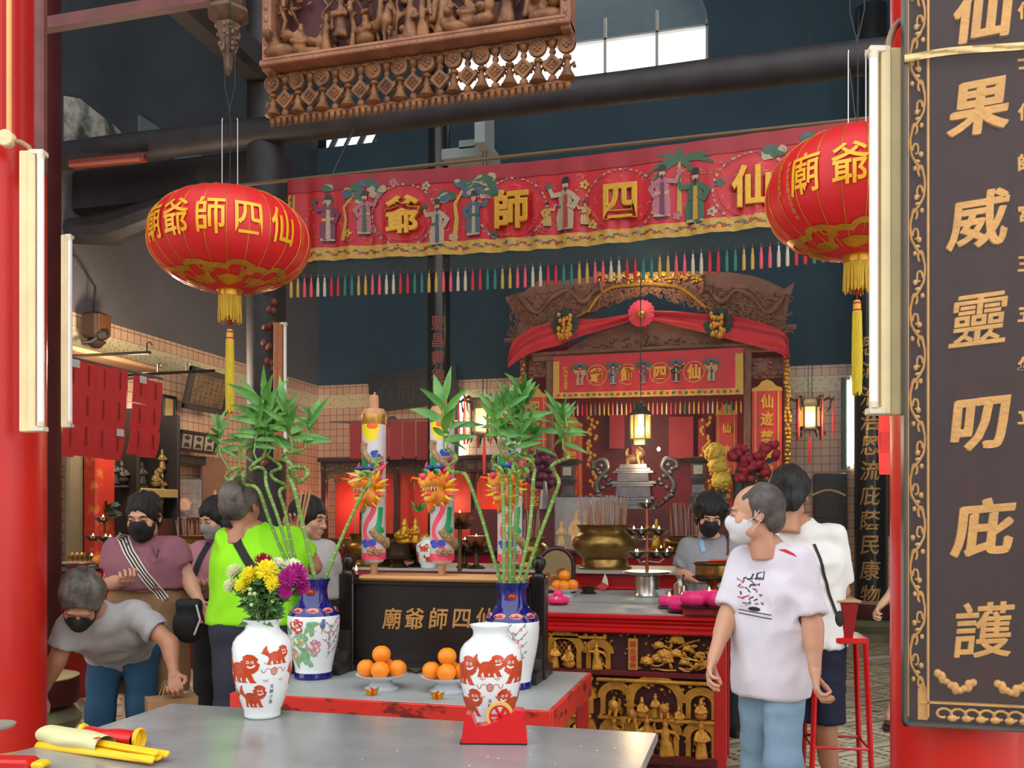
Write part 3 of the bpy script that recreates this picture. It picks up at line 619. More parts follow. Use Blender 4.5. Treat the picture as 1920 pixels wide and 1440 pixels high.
# --- blue and white bamboo vases
BV = [(.0, .004), (.086, 0), (.09, .006), (.088, .014), (.085, .03), (.087, .05), (.097, .1), (.11, .16), (.119, .22), (.122, .265), (.12, .295), (.112, .318), (.095, .335), (.078, .352), (.067, .372), (.063, .4), (.064, .425), (.07, .445), (.077, .458), (.078, .464), (.072, .464), (.06, .44), (.055, .4), (0, .37)]
BVo = BV[1:20]
peony = [M('peony_red', 'c2283a', rough=.25, var=.4, scale=60), M('leaf_pale', '7fae80', rough=.25, var=.35, scale=40), M('peony_pink', 'd687a8', rough=.25, var=.35, scale=60), M('bird_blue', '3f6ea8', rough=.25), M('ochre', 'c8a04a', rough=.3), M('twig', '4a3a38', rough=.4), M('peony_gold', 'd08a78', rough=.25, var=.4, scale=50), porc]
def flower2(m, fn, cx, cy, r, mi, seed, rim=7):
    q = random.Random(seed)
    for k in range(3):
        n = 9-2*k; rr = r*(1-.3*k); f = (lambda kk: lambda u, v, w=0: fn(u, v, w+.00025*(kk+1)))(k)
        for i in range(n):
            a = 2*math.pi*i/n+k; x, y = cx+rr*.62*math.cos(a), cy+rr*.62*math.sin(a)
            lay(m, *poly(blob(x, y, rr*.42, rr*.4, 9, .22, seed=seed+i+k*20)), f, mi if (i+k) % 3 else rim)
    lay(m, *poly(blob(cx, cy, r*.25, r*.25, 8, .2, seed=seed)), lambda u, v, w=0: fn(u, v, w+.0012), 4)
def blue_vase(loc, rz, label, a0):
    v = thing('bamboo_vase', label, 'vase', loc, rz)
    m = MB(); n = 56; m.lathe(BV, n=n, cap0=False, cap1=False)
    for i, f in enumerate(m.f):
        row = i//n; m.m[i] = 1 if row <= 3 or row >= 10 else 0
    m.build('body', [porc, cobalt], v, 60); W = lambda a, z, s=1: wrapper(BVo, R(a), z, s=s)
    m = MB()
    for k in range(9):      # lappets round the shoulder and cartouches on neck
        f = W(k*40, .322); lay(m, *poly(blob(0, 0, .03, .012, 12, .05, seed=1)), f, 6, L=.02); lay(m, *poly(blob(0, 0, .012, .006, 8, .2, seed=k)), lambda u, v_, w=0, f=f: f(u, v_, .0006), 0)
        f = W(k*90, .405); lay(m, *poly(blob(0, 0, .04, .016, 12, .15, seed=3)), f, 6 if k < 4 else 0, L=.02); lay(m, *poly(blob(.0, 0, .02, .008, 8, .2, seed=5)), lambda u, v_, w=0, f=f: f(u, v_, .0006), 4)
    f = W(a0, .18); q = random.Random(6)
    for i in range(24):
        x, y = q.uniform(-.1, .07), q.uniform(-.1, .085); lay(m, *poly(blob(x, y, .03, .012, 9, .3, rot=q.uniform(0, 3), seed=i)), f, 1, L=.02)
    flower2(m, f, -.035, .07, .036, 0, 1); flower2(m, f, -.02, .0, .046, 1, 40); flower2(m, f, .045, -.025, .036, 2, 80); flower2(m, f, -.07, -.06, .03, 6, 120)
    g = W(a0+68, .2)
    for i in range(7):
        k = bez((-.02, -.1+.02*i), (.01, -.06+.02*i), (.05*(-1)**i, -.03+.022*i), 6); lay(m, *ribbon(k, .0022), g, 5)
        for j in range(4): lay(m, *poly(blob(k[2+j][0]+q.uniform(-.01, .01), k[2+j][1]+q.uniform(-.008, .01), .006, .006, 6, .3, seed=i*9+j)), g, 2 if (i+j) % 3 else 1)
    h = W(a0+42, .255); lay(m, *poly(blob(0, 0, .011, .019, 10, .12, seed=2)), h, 3); lay(m, *poly(blob(.003, .022, .009, .009, 9, .1, seed=4)), h, 3)
    lay(m, *ribbon([(-.004, .012), (-.018, .006), (-.03, .016)], [.012, .01, .002]), h, 4); lay(m, *ribbon([(0, -.015), (-.006, -.04)], [.008, .003]), h, 4); lay(m, *ribbon([(-.03, -.025), (.03, -.012)], .003), h, 5)
    for i in range(12):
        w2 = W(a0+150+i*12, .1+.16*((i*7) % 10)/10); lay(m, *poly(blob(0, 0, .02, .01, 8, .3, rot=i, seed=i)), w2, 1 if i % 3 else 2)
    m.build('painted_flowers', peony, v); return v
pl = atZ(588, 1270, .8); pr = atZ(960, 1288, .8)
blue_vase(pl, YAW, 'blue-necked peony vase holding the lucky bamboo on the left', -100)
blue_vase(pr, YAW, 'blue-necked bird-painted vase holding bamboo behind the empty lion vase', -150)
# --- lucky bamboo
green = M('bamboo_green', '7da24a', rough=.4, col2='5f8c3a', thr=.5, wid=.3, scale=18)
leafm = M('bamboo_leaf', '3c7a2c', rough=.35, col2='6ea648', thr=.56, wid=.14, scale=7)
ylw = M('yellow_leaf', 'd2b04a', rough=.4, var=.2)
def smooth_path(pts, per=6):
    pts = [V(p) for p in pts]; o = []; n = len(pts)
    for i in range(n-1):
        a, b, c, d = pts[max(i-1, 0)], pts[i], pts[i+1], pts[min(i+2, n-1)]
        for j in range(per):
            t = j/per; o.append(.5*((2*b)+(c-a)*t+(2*a-5*b+4*c-d)*t*t+(3*b-a-3*c+d)*t**3))
    return o+[pts[-1]]
def leaf(m, base, tip, w, droop=.12, mi=0):
    base, tip = V(base), V(tip); d = tip-base; L = d.length; s = d.cross(V((0.25, -1, .2))).normalized(); up = s.cross(d).normalized(); K = 7; a = []
    for i in range(K+1):
        t = i/K; c = base+d*t+V((0, 0, -droop*L*t*t))+up*.03*L*math.sin(t*3); ww = w*math.sin(math.pi*min(1, t**.75*.93+.07))*(1 if t < 1 else .02); a.append((c+s*ww/2+up*ww*.15, c-up*ww*.04, c-s*ww/2+up*ww*.15))
    vs = [p for r_ in a for p in r_]; n = len(vs); vs += [p-up*.0008 for p in vs]; fs = []
    for i in range(K):
        for j in (0, 1):
            q = (i*3+j, i*3+j+1, i*3+j+4, i*3+j+3); fs.append(q); fs.append(tuple(n+k for k in q[::-1]))
    for i in range(K): fs += [(i*3, i*3+3, n+i*3+3, n+i*3), (i*3+2, n+i*3+2, n+i*3+5, i*3+5)]
    m.add(vs, fs, mi)
def stalk(px, d, tops, label, group, seed, r=.0085, tipcol=leafm, wig=.028):
    """px: stem outline points in the picture plane at depth d (spirals swing in depth); tops: shoots (x, y, height px, n leaves)"""
    q = random.Random(seed); pts = []
    for i, (x, y) in enumerate(px):
        pts.append(P(x, y, d+(wig*(-1)**i if i > 2 else q.uniform(-.01, .01))))
    pts[0] = P(px[0][0], px[0][1], d); b0 = pts[0].copy(); dirn = (pts[0]-pts[1]).normalized(); pts = [pts[0]+V((dirn.x*.4, dirn.y*.4, dirn.z))*.1]+pts
    t = thing('lucky_bamboo', label, 'bamboo stalk', pts[0], 0, group); sp = smooth_path(pts, 7); L = 0; rs = []
    for i, p in enumerate(sp):
        if i: L += (p-sp[i-1]).length
        rs.append(r*(1.0-.12*i/len(sp)))
    m = MB(); o = V(pts[0]); m.tube([p-o for p in sp], rs, 10)
    acc = 0; nxt = .03; rings = MB()
    for i in range(1, len(sp)-1):
        acc += (sp[i]-sp[i-1]).length
        if acc > nxt:
            nxt = acc+.035; dd = (sp[i+1]-sp[i-1]).normalized()*.0014; rings.tube([sp[i]-o-dd, sp[i]-o+dd], rs[i]*1.1, 10)
    m.build('stem', green, t, 60); rings.build('node_ring', M('node_pale', 'c2c492', rough=.5), t)
    m = MB(); sh = MB(); k = d/FPX
    for (x, y, h, n) in tops:
        base = P(x, y, d+q.uniform(-.03, .03)); tp = P(x+q.uniform(-.12, .12)*h, y-h*.55, d+q.uniform(-.03, .03)); sh.tube([base-o, base.lerp(tp, .5)-o, tp-o], [r*.55, r*.42, r*.25], 7)
        near = min(sp, key=lambda s_: (s_-base).length); sh.tube([near-o, base-o], r*.5, 7)
        n = int(n*1.5)
        for i in range(n):
            f = (i+.5)/n; c = base.lerp(tp, .15+.85*f); a = i*2.4+q.uniform(-.4, .4); ln = h*k*q.uniform(.36, .62)*(1.1-.35*abs(f-.5)); el = .0+1.15*f+q.uniform(-.35, .3)
            tip = c+V((math.cos(a)*math.cos(el)*CY+.0, math.sin(a)*math.cos(el)*.8, math.sin(el)))*ln; leaf(m, c-o, tip-o, ln*q.uniform(.14, .21), q.uniform(.02, .35), 0)
    m.build('leaves', tipcol, t, 60); sh.build('shoot', green, t, 60); return t
g1 = 'lucky bamboo in the left blue vase'; dl = 4.25
stalk([(578, 1098), (535, 1046), (505, 975), (484, 918), (460, 908), (456, 893), (458, 880), (440, 878), (424, 893), (432, 900), (449, 884)], dl, [(412, 850, 90, 8), (449, 860, 80, 8)], 'bamboo stalk leaning furthest left in the left vase, curled low top', g1, 1)
stalk([(583, 1098), (547, 1046), (519, 964), (500, 911), (497, 884), (485, 876), (469, 881), (478, 868), (494, 857)], dl-.03, [(476, 850, 120, 9), (500, 840, 130, 10)], 'bamboo stalk second from left in the left vase', g1, 2)
stalk([(588, 1098), (554, 1049), (535, 960), (524, 922), (538, 911), (514, 898), (509, 886), (527, 876), (512, 862), (494, 852)], dl+.03, [(492, 830, 150, 11), (515, 830, 120, 9)], 'zigzag-topped bamboo stalk with tallest leaves in the left vase', g1, 3)
stalk([(593, 1098), (585, 1060), (566, 977), (552, 918), (541, 890), (548, 876), (572, 878), (576, 892), (560, 903), (545, 870), (528, 858), (548, 846), (562, 850)], dl, [(548, 838, 130, 10), (572, 840, 110, 9)], 'thick looped bamboo stalk in the left vase', g1, 4, r=.0105)
stalk([(606, 1098), (640, 1010), (680, 925), (694, 908), (690, 892), (676, 890), (684, 884), (702, 888)], dl+.02, [(702, 884, 44, 4)], 'lone bamboo stalk leaning right across the first dragon candle', g1, 5)
o = MB(); bb = P(686, 893, dl+.02)
for tx, ty in ((648, 886), (650, 904), (664, 880)): leaf(o, (0, 0, 0), P(tx, ty, dl+.02)-bb, .018, .02)
tag(o.build('withered_leaves', ylw, loc=bb), 'yellowing leaf tuft on the stalk leaning over the first dragon candle', 'leaves')
g2 = 'lucky bamboo in the right blue vase'; dr = 4.01
stalk([(938, 1092), (922, 1035), (900, 960), (876, 896), (864, 887), (846, 884), (842, 874), (856, 862), (852, 850)], dr+.03, [(832, 845, 170, 6), (838, 838, 90, 4)], 'bamboo stalk leaning left across the middle dragon candle', g2, 11)
stalk([(945, 1092), (945, 1000), (942, 905), (940, 880), (924, 868), (930, 852), (950, 858), (962, 845), (940, 838)], dr-.02, [(940, 830, 110, 9), (952, 815, 110, 8)], 'upright bamboo stalk with left-turning curl in the right vase', g2, 12)
stalk([(955, 1092), (956, 1000), (957, 910), (955, 888), (975, 876), (990, 884), (978, 896), (962, 880), (970, 858), (985, 850)], dr, [(980, 840, 150, 11)], 'upright bamboo stalk with big centre loop in the right vase', g2, 13, r=.0095)
stalk([(963, 1092), (966, 1000), (970, 920), (974, 890), (990, 874), (1000, 862), (985, 850)], dr+.03, [(985, 790, 110, 9), (1004, 850, 110, 8)], 'upright bamboo stalk with the highest leaves in the right vase', g2, 14)
stalk([(972, 1092), (990, 1010), (998, 940), (1000, 900), (1002, 880), (992, 862), (976, 860)], dr-.03, [(965, 850, 110, 8)], 'bamboo stalk second from the right in the right vase', g2, 15)
stalk([(982, 1092), (1010, 1010), (1036, 940), (1048, 905), (1040, 886), (1034, 874), (1050, 864), (1066, 858), (1064, 846)], dr, [(1056, 842, 120, 9), (1064, 800, 70, 4)], 'bamboo stalk leaning furthest right with its own leaf tuft', g2, 16)
# --- chrysanthemums
def bloom(m, r, n, layers, mi=0):
    q = random.Random(n)
    for L in range(layers):
        el = -.35+1.7*L/(layers-1); k = max(5, int(n*math.cos(max(el, -.2))*1.0)); ln = r*(1-.18*L/layers)
        for i in range(k):
            a = 2*math.pi*(i+.5*(L % 2))/k+q.uniform(-.1, .1); e = el+q.uniform(-.1, .1); d = V((math.cos(a)*math.cos(e), math.sin(a)*math.cos(e), math.sin(e))); s = V((-math.sin(a), math.cos(a), 0)); up = d.cross(s)*-1; w_ = r*.13
            c = [d*ln*t+up*ln*(.14*math.sin(t*2.6)) for t in (.12, .5, .85, 1)]; ws = (.5, 1, .8, .15); vs = []
            for p_, ww in zip(c, ws): vs += [p_+s*w_*ww, p_-s*w_*ww]
            vs += [p_-up*.0012 for p_ in vs]; m.add(vs, [(0, 2, 3, 1), (2, 4, 5, 3), (4, 6, 7, 5), (9, 11, 10, 8), (11, 13, 12, 10), (13, 15, 14, 12), (0, 8, 10, 2), (2, 10, 12, 4), (4, 12, 14, 6), (1, 3, 11, 9), (3, 5, 13, 11), (5, 7, 15, 13)], mi)
    m.sph((0, 0, r*.1), (r*.4, r*.4, r*.35), 10, 6, mi)
stemm = M('stem_green', '4c7038', rough=.5, var=.2); fol = M('mum_leaf', '3f6a34', rough=.5, col2='55803f', thr=.5, wid=.2, scale=20)
cols = {'yellow': M('petal_yellow', 'f2e22a', rough=.6, var=.08), 'white': M('petal_white', 'eef0d8', rough=.6, var=.05), 'magenta': M('petal_magenta', 'b01e86', rough=.6, var=.25, scale=30), 'crimson': M('petal_crimson', '9c1832', rough=.6, var=.25, scale=30), 'green': M('petal_pale', 'dfe6b8', rough=.6, var=.08)}
mouth = atZ(492, 1343, .8)+V((0, 0, .355)); dv = dep(mouth.x, mouth.y)
def mum(px, py, dd, r, col, label, tilt, n=16, lay_=6, seed=0):
    q = random.Random(seed); hp = P(px, py, dv+dd); t = thing('chrysanthemum', label, 'flower', mouth, 0, 'chrysanthemums in the left lion vase')
    h = hp-mouth; foot = V((q.uniform(-.02, .02), q.uniform(-.02, .02), -.12)); ax = (h-foot).normalized()*.6+V(tilt); m = MB(); bloom(m, r, n, lay_); o = m.build('bloom', cols[col], t, 60); o.location = h
    o.rotation_euler = ax.to_track_quat('Z', 'Y').to_euler(); m = MB(); m.tube(smooth_path([foot, V((h.x*.2, h.y*.2, .02)), h*.6, h], 4), .0028, 6); m.build('stem', stemm, t, 60)
    m = MB()
    for k in range(5):
        b = h*(.15+.15*k); a = q.uniform(0, 6.28)
        for j in (-.5, 0, .5): leaf(m, b, b+V((math.cos(a+j)*.05, math.sin(a+j)*.05, .012+.02*(j == 0))), .018, .3)
    m.build('leaves', fol, t, 60)
for i, a in enumerate([(470, 1078, -.02, .042, 'yellow', 'yellow chrysanthemum at the left of the bouquet', (-.3, -.5, .3)), (500, 1068, -.045, .046, 'yellow', 'yellow chrysanthemum at the centre of the bouquet', (0, -.6, .4)), (455, 1098, -.03, .036, 'yellow', 'small yellow chrysanthemum lowest on the bouquet left side', (-.5, -.5, .1)), (512, 1092, -.06, .034, 'yellow', 'yellow chrysanthemum bud-sized below the magenta heads', (.1, -.8, 0)),
    (440, 1072, .02, .038, 'green', 'pale greenish-white chrysanthemum at the upper left', (-.6, -.2, .3)), (432, 1098, .0, .032, 'green', 'pale greenish-white chrysanthemum at far left edge', (-.8, -.3, 0)), (548, 1064, .04, .045, 'white', 'white chrysanthemum behind the magenta heads', (.2, 0, .6)), (520, 1058, .04, .034, 'white', 'white chrysanthemum peeping out at the bouquet top', (.1, .2, .6)),
    (494, 1053, .02, .042, 'crimson', 'dark crimson chrysanthemum at the bouquet top', (0, -.1, .7)), (556, 1076, -.02, .05, 'magenta', 'large magenta chrysanthemum at right of the bouquet', (.4, -.5, .3)), (540, 1082, -.06, .04, 'magenta', 'magenta chrysanthemum in front of the large one', (.2, -.8, .2)), (566, 1098, .0, .036, 'magenta', 'magenta chrysanthemum lowest right of the large one', (.7, -.4, -.1)), (534, 1108, -.06, .03, 'magenta', 'small magenta chrysanthemum hanging low in front', (.2, -.9, -.1))]):
    mum(*a, seed=i)
fb = thing('bouquet_foliage', 'dark green chrysanthemum leaves and buds filling the vase mouth', 'foliage', mouth); m = MB(); q = random.Random(3)
for i in range(46):
    a = q.uniform(0, 6.28); rr = q.uniform(.01, .075); z = q.uniform(-.005, .15); b = V((rr*.6*math.cos(a), rr*.6*math.sin(a), z)); 
    for j in (-.6, 0, .6): leaf(m, b, b+V((math.cos(a+j)*.055, math.sin(a+j)*.055, q.uniform(-.01, .03))), .02, .3)
m.build('leaves', fol, fb, 60); m = MB()
for i in range(9):
    a = q.uniform(-2.6, -.4); e = V((.075*math.cos(a), .075*math.sin(a), q.uniform(.05, .14))); m.tube([(0, 0, -.1), e*.6, e], .0018, 5); m.sph(e, .008, 8, 6)
m.build('buds', M('bud', 'b8c48a', rough=.5), fb)
# --- name board
black = M('black_wood', '18110f', rough=.28, var=.3, scale=4, stretch=(3, 3, 12), coat=.1)
nb = thing('name_board', 'black wooden stand board with gold characters on the low table', 'sign board', (0, 0, 0)); YN = 4.1
bl, br = atY(668, 1160, YN), atY(1000, 1160, YN); zt, zb = atY(668, 1086, YN).z, .83
m = MB(); m.rbox(((bl.x+br.x)/2, YN, (zt+zb)/2), (br.x-bl.x, .035, zt-zb), .004); m.rbox(((bl.x+br.x)/2, YN-.02, zt-.012), (br.x-bl.x, .03, .024), .003); m.rbox(((bl.x+br.x)/2, YN-.02, zb+.012), (br.x-bl.x, .03, .024), .003); m.build('panel', black, nb)
for x in (atY(654, 1100, YN).x, atY(1010, 1100, YN).x):
    m = MB(); m.rbox((x, YN, (.8+zt+.03)/2), (.078, .07, zt+.03-.8), .006); m.build('post', black, nb)
    m = MB(); m.lathe([(.034, 0), (.03, .012), (.016, .02), (.02, .028), (.032, .045), (.036, .062), (.03, .08), (.014, .09), (0, .092)], (x, YN, zt+.03), n=22); m.build('finial', black, nb)
    m = MB(); m.prism([(-.17, 0), (-.17, .05), (-.1, .06), (-.06, .1), (-.045, .2), (.045, .2), (.06, .1), (.1, .06), (.17, .05), (.17, 0)], .06, Matrix.Translation((x-.03, YN, .8))@Matrix(((0, 0, 1, 0), (1, 0, 0, 0), (0, 1, 0, 0), (0, 0, 0, 1)))); m.build('foot', M('grey_black_wood', '2e2828', rough=.4), nb)
m = MB(); lw = M('pale_plank', 'c9935a', rough=.45, var=.2, scale=3, stretch=(2, 30, 30)); x0, x1 = atY(676, 1080, YN-.03).x, atY(985, 1080, YN-.03).x
m.rbox(((x0+x1)/2, YN+.06, zt+.012), (x1-x0, .24, .024), .01); tag(m.build('candle_plank', lw), 'pale wooden plank along the top of black name board', 'plank')
m = MB(); mg = M('carved_gold', 'b98545', rough=.45, metal=.2, var=.2, scale=40)
for px, ch in zip((738, 780, 825, 868, 912), '廟爺師四仙'):
    c0 = atY(px, 1159, YN); vs, fs = glyphs(ch, .006, .02, .01); m.add([(c0.x+(a+.12*b_)*.098, YN-.0185-(c_+.02)*.05, c0.z+b_*.108) for a, b_, c_ in vs], fs)
m.build('lettering', mg, nb)
ZPL = zt+.024
# --- oranges on pedestal plates
whitep = M('white_plastic', 'dfe1e2', rough=.25, var=.03)
orange = M('orange_peel', 'f08a12', rough=.42, var=.08, scale=5, bump=.12, bscale=220)
def plate(loc, label, group=None):
    t = thing('pedestal_plate', label, 'plate', loc, 0, group); m = MB(); m.lathe([(.0, .004), (.075, .0), (.076, .006), (.055, .016), (.045, .035), (.05, .042), (.0, .042)], n=32); m.build('foot', M('translucent_foot', 'c4cad0', rough=.2), t, 50)
    m = MB(); m.lathe([(.0, .041), (.05, .041), (.09, .052), (.108, .062), (.112, .067), (.106, .067), (.085, .058), (.05, .048), (0, .047)], n=36); m.build('dish', whitep, t, 50); return t
def fruit(loc, label, r=.041, cat='orange', name='orange', mat=None, group=None, seed=0):
    t = thing(name, label, cat, loc, seed*1.3, group); m = MB(); m.lathe([(0, -r*.93), (r*.45, -r*.86), (r*.78, -r*.6), (r*.97, -r*.2), (r, .05*r), (r*.93, r*.38), (r*.72, r*.68), (r*.4, r*.88), (r*.15, r*.92), (0, r*.89)], n=24, cap0=False, cap1=False); m.build('peel', mat or orange, t, 60)
    m = MB(); m.lathe([(0, r*.86), (r*.1, r*.9), (r*.07, r*.94), (0, r*.95)], n=8); m.build('stem_scar', M('scar', '8a6a20', rough=.7), t); return t
for (px, py, nm) in ((715, 1291, 'left'), (838, 1296, 'right')):
    p = atZ(px, py, .8); plate(p, 'white pedestal plate of oranges '+('nearest the left blue vase' if nm == 'left' else 'beside the empty lion vase')); top = p+V((0, 0, .047)); r = .041
    at = 'left plate' if nm == 'left' else 'plate by the empty lion vase'
    for i, (x, y, z, l) in enumerate(((-.066, -.012, r, 'leftmost orange on the '), (.014, -.046, r, 'front orange on the '), (.07, .012, r, 'rightmost orange on the '), (-.004, .052, r, 'rear orange hidden behind on the '), (.002, -.003, r+.062, 'topmost orange on the '))):
        fruit(top+V((x, y, z)), l+at, group='oranges on the '+at, seed=i)
ingm = M('gold_plastic', 'd9a520', rough=.2, metal=.7, var=.1)
for px, py, rz, lb in ((697, 1304, .35, 'small gold ingot with red band before the left orange plate'), (820, 1311, -.1, 'small gold ingot with red band before the right orange plate')):
    p = atZ(px, py, .8); t = thing('gold_ingot', lb, 'ingot', p, YAW+rz); m = MB()
    def boat(u, v):
        a = 2*math.pi*u; k = .6+.4*v; z = v*(.022+.016*abs(math.cos(a))**3); return (.034*k*math.cos(a), .019*k*math.sin(a), z)
    m.grid(boat, 28, 6); m.lathe([(0, 0), (.02, 0)], n=28, sq=.55); m.grid(lambda u, v: (.034*(1-.5*v)*math.cos(2*math.pi*u), .019*(1-.5*v)*math.sin(2*math.pi*u), (.022+.016*abs(math.cos(2*math.pi*u))**3)*(1-.45*v)), 28, 3); m.sph((0, 0, .016), (.017, .011, .014), 12, 8); m.build('body', ingm, t, 60)
    m = MB(); m.rbox((0, 0, .0165), (.011, .0405, .031), .004); m.build('band', M('ribbon_red', 'c81e28', rough=.3), t)
# --- tape dispenser
p = atZ(926, 1392, .8); t = thing('tape_dispenser', 'red plastic tape dispenser on the front table', 'tape dispenser', p, YAW-.03); pr_ = M('red_plastic', 'cf1218', rough=.3, var=.06, coat=.2)
m = MB(); m.prism([(-.107, 0), (.11, 0), (.112, .012), (.1, .108), (.07, .112), (.048, .09), (-.02, .062), (-.058, .056), (-.07, .092), (-.092, .1), (-.1, .06)], .066, Matrix.Translation((0, .033, .002))@rotm(R(90), 'X')); m.build('body', pr_, t)
m = MB(); m.box((-.0, 0, .002), (.222, .07, .006)); m.build('base_pad', M('black_rubber'), t)
m = MB(); m.lathe([(.046, -.009), (.046, .009), (.036, .009), (.036, -.009), (.046, -.009)], n=36, T=Matrix.Translation((.02, 0, .09))@rotm(R(90), 'X'), cap0=False, cap1=False); m.build('tape_roll', M('tape_yellow', 'd9b45a', rough=.25), t, 50)
m = MB(); T_ = Matrix.Translation((.02, 0, .09))@rotm(R(90), 'X'); m.lathe([(.0355, -.008), (.0355, .008), (.03, .008), (.03, -.008), (.0355, -.008)], n=30, T=T_, cap0=False, cap1=False)
for k in range(3): m.box((.02, 0, .09), (.06, .012, .008), rotm(k*1.047, 'Y'))
m.build('hub', pr_, t); m = MB(); m.box((-.084, 0, .099), (.012, .05, .002)); m.build('cutter', chrome, t)
# --- joss packets
yel = M('joss_yellow', 'f3c416', rough=.45, var=.08); crm = M('joss_cream', 'd9d8a0', rough=.5, var=.08, bump=.15, bscale=15); jr = M('joss_red', 'cc1a1c', rough=.35, var=.12, bump=.2, bscale=20)
a, b_ = atZ(78, 1392, .8), atZ(292, 1432, .8); t = thing('joss_stick_bundle', 'cream-wrapped bundle of yellow joss sticks on the front table', 'joss sticks', (a+b_)/2, math.atan2((b_-a).y, (b_-a).x)); L = (b_-a).length
m = MB()
for i, (y, z) in enumerate(((-.018, .017), (.012, .017), (-.003, .034), (.026, .02), (-.033, .012))): m.rbox((L*.02+i*.004, y, z), (L*.98, .024, .014), .004, T=rotm(.2*i, 'X')@rotm(.02*(i-2)))
m.build('sticks', yel, t); m = MB()
def wrapf(u, v):
    x = -L*.45+L*.53*u; k = 1-.25*(abs(u-.45)*1.6)**3; an = 2*math.pi*v; return (x, (.046*math.cos(an)+.004*math.sin(9*u+an*2))*k, .032+.031*math.sin(an)*k)
m.grid(wrapf, 16, 18); m.build('wrapper', crm, t, 60); m = MB(); m.box((L*.08, -.03, .058), (.014, .02, .002)); m.build('seal', jr, t)
a, b_ = atZ(160, 1400, .8), atZ(250, 1410, .8); a = atZ(162, 1392, .8); b_ = atZ(255, 1400, .8)
t = thing('joss_paper_packet', 'red packet with yellow ends lying behind the joss sticks', 'joss paper', (a+b_)/2, math.atan2((b_-a).y, (b_-a).x)); L = (b_-a).length
m = MB(); m.grid(lambda u, v: (-L/2+L*u, .035*math.cos(2*math.pi*v)+.003*math.sin(u*14), .026+.025*math.sin(2*math.pi*v)*(1+.1*math.sin(u*9+v*8))), 18, 16); m.build('wrapper', jr, t, 60); m = MB()
for s in (-1, 1): m.lathe([(.02, 0), (.034, .004), (.038, .016), (.033, .02), (.028, .004)], T=Matrix.Translation((s*L/2, 0, .026))@rotm(s*R(90), 'Y'), n=14, sq=.8, cap0=True, cap1=False)
m.build('end_fold', yel, t)
a = atZ(40, 1440, .8); t = thing('joss_paper_packet', 'flat red packet with yellow tip at the front left corner', 'joss paper', a, .18); m = MB(); m.rbox((-.06, 0, .016), (.2, .07, .03), .008); m.build('wrapper', jr, t); m = MB(); m.rbox((.06, 0, .013), (.04, .05, .02), .006); m.build('tip', yel, t)
m = MB(); p = P(0, 1362, 2.9); m.lathe([(0, 0), (.05, 0), (.07, .008), (.072, .016), (.066, .016), (.05, .006), (0, .004)], n=24); tag(m.build('small_dish', M('ledge_grey', '8a8478', rough=.5), loc=(p.x-.035, p.y, p.z-.012)), 'grey dish edge fixed to the red left column', 'dish')
